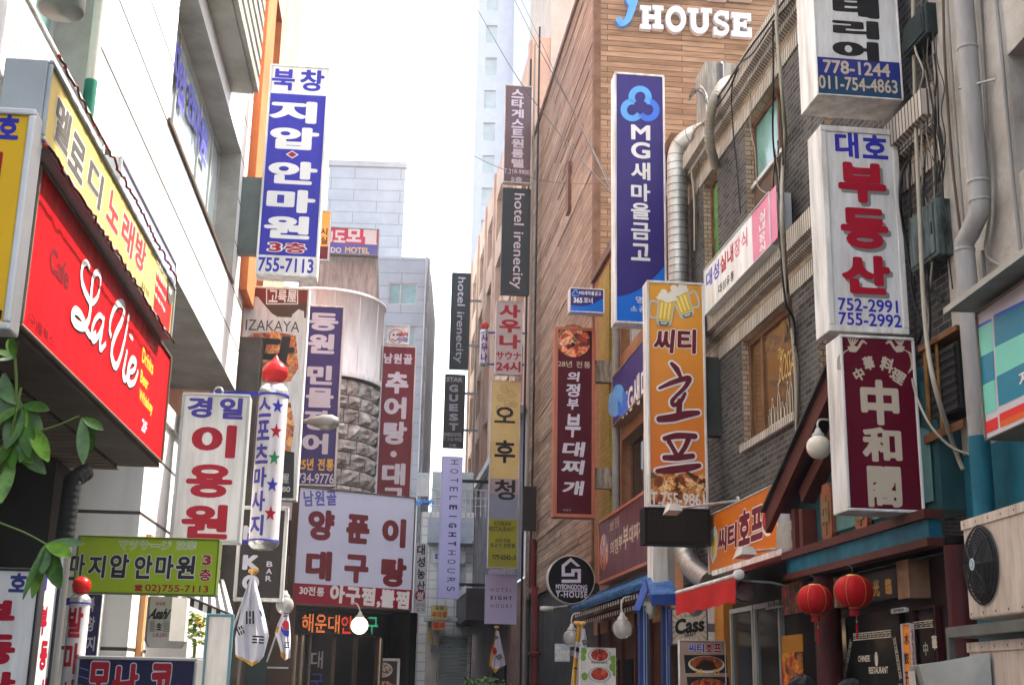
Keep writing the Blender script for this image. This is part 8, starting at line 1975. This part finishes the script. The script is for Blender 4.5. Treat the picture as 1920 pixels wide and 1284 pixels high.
# restaurant entrance under the big sign: LED board, steel columns, door
t = Thing('led_sign', 'black moving letter board with red, amber and green dots over the entrance', 'sign board', FD, (0, -.6, 2.6), GROUP_L)
a = FD.px(560, 1165, .6); b = FD.px(718, 1180, .6); z1 = FD.px(640, 1153, .6)[1]; z0 = FD.px(640, 1187, .6)[1]
m = MB().use(mat('black_board', (0.014, 0.013, 0.012))); m.box(a[0], b[0], -.6, -.4, z0 - .03, z1 + .03); t.add('casing', m)
LR, LA, LG = mat('led_red', (0.9, 0.05, 0.02), 0.5, grime=0, emit=.5), mat('led_amber', (0.9, 0.22, 0.05), 0.5, grime=0, emit=.5), mat('led_green', (0.05, 0.6, 0.3), 0.5, grime=0, emit=.35)
dots = MB()
tx = '해운대 안내구'
W_ = (b[0] - a[0] - .1); cw_ = W_ / 7
for i, ch in enumerate('해운대안 구'):
    if ch == ' ': continue
    gl = glyph(ch, .012); x0 = a[0] + .06 + cw_ * 1.14 * i
    if not gl: continue
    bx = [p for l in gl for p in l]; mnx, mxx = min(p[0] for p in bx), max(p[0] for p in bx); mny, mxy = min(p[1] for p in bx), max(p[1] for p in bx)
    dots.use((LA, LA, LA, LR, LA, LG)[i])
    NX, NY = 15, 16
    for p in range(NX):
        for q in range(NY):
            sx, sy = mnx + (mxx - mnx) * (p + .5) / NX, mny + (mxy - mny) * (q + .5) / NY
            if sum(_inside((sx, sy), l) for l in gl) % 2:
                X, Z = x0 + cw_ * (p + .5) / NX, z0 + (z1 - z0) * (q + .5) / NY; r = cw_ / NX * .30; dots.quad((X - r, -.603, Z - r), (X + r, -.603, Z - r), (X + r, -.603, Z + r), (X - r, -.603, Z + r))
t.add('led_lettering', dots)
t = Thing('entrance', 'restaurant entrance with polished steel columns and dark glass door', 'entrance', FD, (.2, -.3, 0))
for x in (553, 565, 712):
    q = FD.px(x, 1240, .35); m = MB().use(mat('polished_steel', (0.42, 0.36, 0.28), 0.22, 0.85, grime=0.15)); m.tube([(q[0], -.35, .1), (q[0], -.35, z0 - .04)], .055, 14); t.add('column', m)
a2, b2 = FD.px(575, 1230, -.2)[0], FD.px(706, 1230, -.2)[0]; m = MB().use(M_GLASSDK); m.box(a2, b2, .2, .22, .1, 2.55); o = t.add('door', m); m = MB().use(mat('polished_steel', (0.42, 0.36, 0.28)))
for f in (.02, .34, .36, .64, .68, .97): m.box(a2 + (b2 - a2) * f, a2 + (b2 - a2) * f + .04, .15, .199, .1, 2.55)
t.add('door_frame', m, parent=o)
lt = MB(); 
for ch, y0_, y1_, col in (('대', 1220, 1252, PALE), ('구', 1262, 1290, ink('blue_glass_print', (0.08, 0.08, 0.4)))):
    lt.use(col); q0 = FD.px(582, y1_, -.15); q1 = FD.px(606, y0_, -.15); write(lt, ch, (q0[0], q0[1], q1[0], q1[1]), .01, .145)
t.add('door_print', lt, parent=o)
# menu case to the right of the entrance
s = Sign('menu_case', 'white framed menu photo board beside the restaurant entrance', 'menu board', at_depth(720, 1260, 25.5, .25), (694, 1233), (746, 1330), depth=.08, face=mat('dark_table_print', (0.08, 0.06, 0.05), 0.4), casing=F_WHITE, border=.05)
s.disc(718, 1255, 18, F_WHITE, 0, 14); s.disc(718, 1254, 16, foodmat('fish_plate_print', ['d8c8b8', 'a05040', '6a7a30', 'e8e0d0', 'c09080'], 18), 1, 12); s.disc(722, 1286, 20, FOODS, 1, 10); s.done()
s = Sign('round_shop_sign', 'small round lavender sign hanging beside the moving letter board', 'sign', at_depth(716, 1190, 26.5, .2), (707, 1180), (724, 1205), depth=.06, face=F_LIL, casing=F_LIL, border=0, group=GROUP_L); s.text('MOON', 709, 1190, 722, 1195, I_NAVY, .03); s.done()
# ------------------------------------------------------------------ plants
def leafmesh(mb, base, d, L_, W_, up, fold=.25, droop=.25):
    d = d.normalized(); sd = d.cross(up).normalized(); nn = sd.cross(d)
    n = 7; vs = []
    for i in range(n):
        f = i / (n - 1); w = W_ * math.sin(math.pi * min(1, f * .93 + .05)) ** .8 * (.75 + .35 * f); c = base + d * (L_ * f) - Vector((0, 0, 1)) * (droop * L_ * f * f)
        vs += [c - sd * w + nn * w * fold, c, c + sd * w + nn * w * fold]
    fs = []
    for i in range(n - 1): fs += [(i * 3, i * 3 + 1, i * 3 + 4, i * 3 + 3), (i * 3 + 1, i * 3 + 2, i * 3 + 5, i * 3 + 4)]
    mb.add([tuple(v) for v in vs], fs, True)
def leafmat(name, c):
    m = mat(name, c, 0.35, grime=0.5, gscale=22, spec=.3); b = m.node_tree.nodes['Principled BSDF']; b.inputs['Subsurface Weight'].default_value = 0.0; return m
M_LEAF = leafmat('glossy_green_leaf', (0.05, 0.125, 0.018)); M_LEAF2 = leafmat('young_green_leaf', (0.13, 0.26, 0.03)); M_STEM = mat('green_stem', (0.10, 0.14, 0.03), 0.6, grime=0.2)
PY = 4.6
fr = at_depth(60, 850, PY, 0); g = lambda x, y, d=0: Vector((fr.px(x, y)[0], d, fr.px(x, y)[1]))
t = Thing('umbrella_plant', 'umbrella plant with long glossy leaflets in front of the dark canopy', 'plant', fr, (fr.px(-20, 1200)[0], 0, .3), None)
stem = MB().use(M_STEM); lv = MB()
stem.tube(curve([tuple(g(-40, 1500)), tuple(g(-30, 1150)), tuple(g(-10, 900)), tuple(g(28, 760)), tuple(g(28, 670))], 6), .006, 6)
stem.tube(curve([tuple(g(-10, 930)), tuple(g(30, 800, -.03)), tuple(g(45, 730, -.03))], 5), .006, 6); stem.tube(curve([tuple(g(0, 980)), tuple(g(50, 1000)), tuple(g(90, 1022))], 5), .0035, 6); stem.tube(curve([tuple(g(40, 815)), tuple(g(100, 800)), tuple(g(148, 780))], 5), .0035, 6); stem.tube([tuple(g(-30, 770)), tuple(g(40, 760))], .0035, 6)
rs = random.Random(11)
U = Vector((0, -1, .35)).normalized()
def cluster(x, y, dirs, d0=0):
    for (dx, dy, L_, W_, mm) in dirs:
        b = g(x, y, d0); e = g(x + dx, y + dy, d0 + rs.uniform(-.08, .08)); dd_ = e - b; lv.use(mm); leafmesh(lv, b, dd_, dd_.length * L_ * .9, dd_.length * W_ * .85, U + Vector((rs.uniform(-.3, .3), 0, rs.uniform(-.2, .4))), rs.uniform(.1, .3), rs.uniform(.0, .15))
cluster(28, 672, [(-38, -20, 1, .22, M_LEAF2), (-16, -48, 1, .22, M_LEAF2), (8, -42, 1, .24, M_LEAF2), (24, -30, 1, .2, M_LEAF), (-30, 10, 1, .2, M_LEAF)])
cluster(42, 760, [(65, 6, 1, .22, M_LEAF), (40, 60, 1, .25, M_LEAF), (-20, 70, 1.2, .3, M_LEAF), (20, 90, 1.1, .22, M_LEAF), (-45, -30, 1, .24, M_LEAF), (-42, 40, 1.1, .26, M_LEAF), (12, 45, 1, .2, M_LEAF2)])
cluster(20, 830, [(-25, 60, 1.1, .28, M_LEAF), (15, 55, 1, .26, M_LEAF), (45, 40, 1, .24, M_LEAF2), (-40, 20, 1.2, .26, M_LEAF), (60, 55, 1, .22, M_LEAF), (-15, 110, 1, .2, M_LEAF2)])
cluster(60, 800, [(25, 55, 1, .24, M_LEAF), (48, 70, 1, .2, M_LEAF2), (-20, 70, 1, .3, M_LEAF)])
cluster(150, 780, [(18, 20, 1, .26, M_LEAF), (50, 28, 1, .2, M_LEAF), (8, 60, 1, .22, M_LEAF), (14, 100, 1, .14, M_LEAF)], .03)
cluster(92, 1022, [(72, -14, 1, .16, M_LEAF), (66, 22, 1, .22, M_LEAF2), (-2, 60, 1, .26, M_LEAF), (30, 80, 1.05, .26, M_LEAF), (-22, 75, 1.4, .12, M_LEAF), (-35, 110, 1.0, .13, M_LEAF2)], -.03)
cluster(8, 700, [(-20, 90, 1, .18, M_LEAF), (10, 100, 1, .2, M_LEAF)])
t.add('stem', stem); t.add('leaves', lv)
pot = MB().use(mat('terracotta_pot', (0.3, 0.13, 0.07), 0.8, grime=0.3)); q = fr.px(-40, 1500); pot.lathe((q[0], 0, q[1] - .25), [(.001, 0), (.12, 0), (.17, .3), (.18, .34), (.15, .34), (.001, .3)], 20); t.add('pot', pot)
# flowering plant by the awning and clipped shrub at the street end
def bush(name, label, x, y, rw, rh, Y, n, cols, size, seed, stemlen=.5):
    fr = at_depth(x, y, Y, 0); u, z = fr.px(x, y); k = 6 / abs(fr.px(x + 3, y)[0] - fr.px(x - 3, y)[0]); rw /= k; rh /= k; rs = random.Random(seed); mb = MB()
    t = Thing(name, label, 'plant', fr, (u, 0, z - rh))
    for i in range(n):
        a, b = rs.uniform(0, 6.283), rs.uniform(-1, 1); r = rs.random() ** .4 * (1 + .2 * math.sin(a * 3 + b * 4)); c = Vector((u + rw * r * math.cos(a) * math.sqrt(1 - b * b), rw * .8 * r * math.sin(a) * math.sqrt(1 - b * b), z + rh * r * b)); d = Vector((rs.uniform(-1, 1), rs.uniform(-1, 1), rs.uniform(-.3, .8))).normalized()
        mb.use(rs.choice(cols)); leafmesh(mb, c, d, size * rs.uniform(.7, 1.3), size * .28, Vector((rs.uniform(-1, 1), -1, 1)).normalized())
    t.add('leaves', mb); s_ = MB().use(M_STEM); s_.tube([(u, 0, z - rh * .6), (u, 0, z - rh - stemlen)], .02, 6); t.add('stem', s_)
YF = mat('yellow_petal', (0.6, 0.38, 0.03), 0.6, grime=0)
bush('hanging_plant', 'hanging plant with yellow flowers under the striped awning', 368, 1180, 24, 34, 15.2, 170, [M_LEAF, M_LEAF, M_LEAF2, YF], .07, 1)
bush('clipped_shrub', 'green clipped shrub at the foot of the far brown wall', 905, 1292, 48, 22, 38, 900, [M_LEAF, M_LEAF2], .12, 2)
# odds and ends low on the left: shop door glow, posts
fr = at_depth(400, 1240, 15.0, YAW_L); g = lambda x, y: fr.px(x, y)
s = Sign('shop_board', 'pale blue edged white panel low under the striped awning', 'sign', fr, (388, 1150), (425, 1340), depth=.06, face=F_WHITE, casing=mat('teal_edge', (0.1, 0.22, 0.26), 0.5), border=.03, group=GROUP_L); s.done()
fr = at_depth(470, 1230, 20.5, YAW_L); g = lambda x, y: fr.px(x, y); mb = MB().use(mat('dark_teal_door', (0.02, 0.055, 0.055), 0.4, grime=0.3)); a, b = g(445, 1230)[0], g(500, 1230)[0]; mb.box(a, b, 0, .1, .12, g(470, 1160)[1]); mb.use(mat('brown_door_panel', (0.06, 0.03, 0.018), 0.5, grime=0.3)); mb.box(b + .005, g(548, 1230)[0], 0, .1, .12, g(520, 1130)[1]); mb.use(M_ALU); mb.box(b + .02, g(542, 1230)[0], -.03, -.001, g(500, 1252)[1], g(500, 1249)[1]); solo('door_panel', 'dark teal and brown door panels behind the flags', 'door', mb, fr, ((a + b) / 2, 0, .12))
# far left wooden trellis box etc. at the street end
fr = at_depth(822, 1240, 43.2, 0); mb = MB().use(mat('grey_meter', (0.2, 0.2, 0.19), 0.6)); q = fr.px(815, 1215); mb.box(q[0] - .12, q[0] + .14, -.1, .1, q[1] - .12, q[1] + .12); mb.use(mat('yellow_conduit', (0.5, 0.3, 0.05), 0.5)); mb.tube([(fr.px(805, 1178)[0], 0, fr.px(805, 1178)[1]), (fr.px(811, 1208)[0], 0, fr.px(811, 1208)[1])], .05, 6); solo('gas_meter', 'small grey gas meter with a yellow pipe on the cream pier', 'meter', mb, fr, (q[0], 0, q[1] - .12))
# ------------------------------------------------------------------ people passing (only the tops of their heads reach the picture)
def person(label, x, ytop, Y, yaw, shirt, hair=(0.006, 0.005, 0.005)):
    d = ray(x, ytop); p = CAM + d * (Y / d.y); H = p.z; k = H / 1.72
    o = bpy.data.objects.new('person', bpy.data.meshes.new('person'))
    J = {'pel': (0, 0, .95, .15), 'waist': (0, 0, 1.1, .135), 'chest': (0, .0, 1.32, .155), 'neck0': (0, 0, 1.45, .07), 'neck': (0, -.01, 1.52, .058), 'head': (0, -.02, 1.6, .088), 'top': (0, 0, 1.665, .07),
         'shL': (.17, 0, 1.40, .065), 'elL': (.24, .03, 1.12, .047), 'wrL': (.24, -.06, .88, .034), 'haL': (.24, -.09, .80, .03), 'shR': (-.17, 0, 1.40, .065), 'elR': (-.24, .04, 1.12, .047), 'wrR': (-.23, -.03, .88, .034), 'haR': (-.23, -.05, .80, .03),
         'hipL': (.1, 0, .88, .10), 'knL': (.11, -.08, .5, .065), 'anL': (.11, .02, .09, .045), 'toL': (.12, -.15, .045, .04), 'hipR': (-.1, 0, .88, .10), 'knR': (-.11, .03, .5, .065), 'anR': (-.11, .16, .10, .045), 'toR': (-.12, .02, .045, .04)}
    E_ = [('pel', 'waist'), ('waist', 'chest'), ('chest', 'neck0'), ('neck0', 'neck'), ('neck', 'head'), ('head', 'top'), ('chest', 'shL'), ('shL', 'elL'), ('elL', 'wrL'), ('wrL', 'haL'), ('chest', 'shR'), ('shR', 'elR'), ('elR', 'wrR'), ('wrR', 'haR'), ('pel', 'hipL'), ('hipL', 'knL'), ('knL', 'anL'), ('anL', 'toL'), ('pel', 'hipR'), ('hipR', 'knR'), ('knR', 'anR'), ('anR', 'toR')]
    keys = list(J); me = o.data; me.from_pydata([tuple(c * k for c in J[q][:3]) for q in keys], [(keys.index(a), keys.index(b)) for a, b in E_], [])
    COL.objects.link(o); sk = o.modifiers.new('skin', 'SKIN'); sv = me.skin_vertices[0].data
    for i, q in enumerate(keys): sv[i].radius = (J[q][3] * k, J[q][3] * k * (.8 if q in ('chest', 'waist', 'pel') else 1)); sv[i].use_root = (q == 'pel')
    o.modifiers.new('sub', 'SUBSURF').levels = 2; o.modifiers['sub'].render_levels = 2
    me.materials.append(mat('skin', (0.42, 0.25, 0.18), 0.5, grime=0))
    o.location = (p.x, p.y, 0); o.rotation_euler = (0, 0, yaw); o['label'] = label; o['category'] = 'person'; o['group'] = 'people walking in the street'
    h = MB().use(mat('black_hair', hair, 0.6, spec=.15, grime=0.2, bump=.4, bscale=90)); c = (0, .005 * k, 1.615 * k); vs = []; fs = []; n = 28
    rs = random.Random(int(x))
    for i in range(13):
        a = math.pi * i / 12 * .62
        for j in range(n):
            b = 2 * math.pi * j / n; r = (.103 + .006 * math.sin(b * 7 + i) + rs.uniform(-.002, .003)) * k; dn = 1 if math.sin(b) > -.3 else .72
            vs.append((c[0] + r * .93 * math.sin(a * dn) * math.cos(b), c[1] + r * 1.08 * math.sin(a * dn) * math.sin(b), c[2] + r * math.cos(a * dn)))
    for i in range(12):
        for j in range(n): fs.append((i * n + j, (i + 1) * n + j, (i + 1) * n + (j + 1) % n, i * n + (j + 1) % n))
    h.add(vs, fs, True); ho = make('hair', h); ho.parent = o
    c = MB().use(shirt); c.lathe((0, 0, .86 * k), [(.17 * k, 0), (.165 * k, .2 * k), (.19 * k, .42 * k), (.20 * k, .52 * k), (.13 * k, .6 * k), (.075 * k, .63 * k)], 22)
    for sg in (-1, 1): c.tube([(sg * .17 * k, 0, 1.42 * k), (sg * .22 * k, .015 * k, 1.25 * k), (sg * .245 * k, .03 * k, 1.1 * k)], [.085 * k, .075 * k, .068 * k], 14)
    so_ = make('shirt', c); so_.parent = o
    tr = MB().use(mat('dark_trousers', (0.02, 0.022, 0.03), 0.8, grime=0.1))
    for sg, kn, an in ((1, (-.08, .5), (.02, .08)), (-1, (.03, .5), (.16, .1))): tr.tube([(sg * .09 * k, 0, .95 * k), (sg * .11 * k, kn[0] * k, kn[1] * k), (sg * .11 * k, an[0] * k, an[1] * k)], [.125 * k, .088 * k, .07 * k], 14)
    to = make('trousers', tr); to.parent = o
    f = MB().use(mat('eye_white', (0.6, 0.58, 0.55), 0.3, grime=0))
    for sg in (-1, 1): f.sphere((sg * .032 * k, -.098 * k, 1.6 * k), .011 * k, 8)
    f.use(mat('skin', (0.42, 0.25, 0.18))); f.lathe((0, -.1 * k, 1.565 * k), [(.018 * k, 0), (.012 * k, .03 * k), (.006 * k, .05 * k)], 8)
    for sg in (-1, 1): f.sphere((sg * .088 * k, 0, 1.585 * k), .02 * k, 8)
    f.use(mat('lip', (0.35, 0.12, 0.1), 0.5, grime=0)); f.box(-.022 * k, .022 * k, -.112 * k, -.1 * k, 1.538 * k, 1.546 * k)
    fo = make('face', f); fo.parent = o
person('dark haired person passing under the farther red lantern, only the hair in view', 1503, 1264, 8.6, math.pi + .3, mat('grey_shirt', (0.12, 0.12, 0.13), 0.8, grime=0.1))
person('dark haired person with a light cap brim before the restaurant door', 1597, 1271, 9.0, .5, mat('white_shirt', (0.5, 0.5, 0.5), 0.8, grime=0.1))

# ------------------------------------------------------------------ the air itself
hz = MB(); hz.box(-145, 145, -62, 205, -1.0, 75)
hm = bpy.data.materials.new('haze_air'); hm.use_nodes = True
N = hm.node_tree.nodes; N.remove(N['Principled BSDF']); pv = N.new('ShaderNodeVolumePrincipled'); pv.inputs['Color'].default_value = (0.97, 0.975, 1.0, 1); pv.inputs['Density'].default_value = 0.0011
hm.node_tree.links.new(pv.outputs[0], N['Material Output'].inputs['Volume'])
hz.use(hm); ho = solo('haze', 'pale summer haze filling the street', None, hz, kind='stuff')
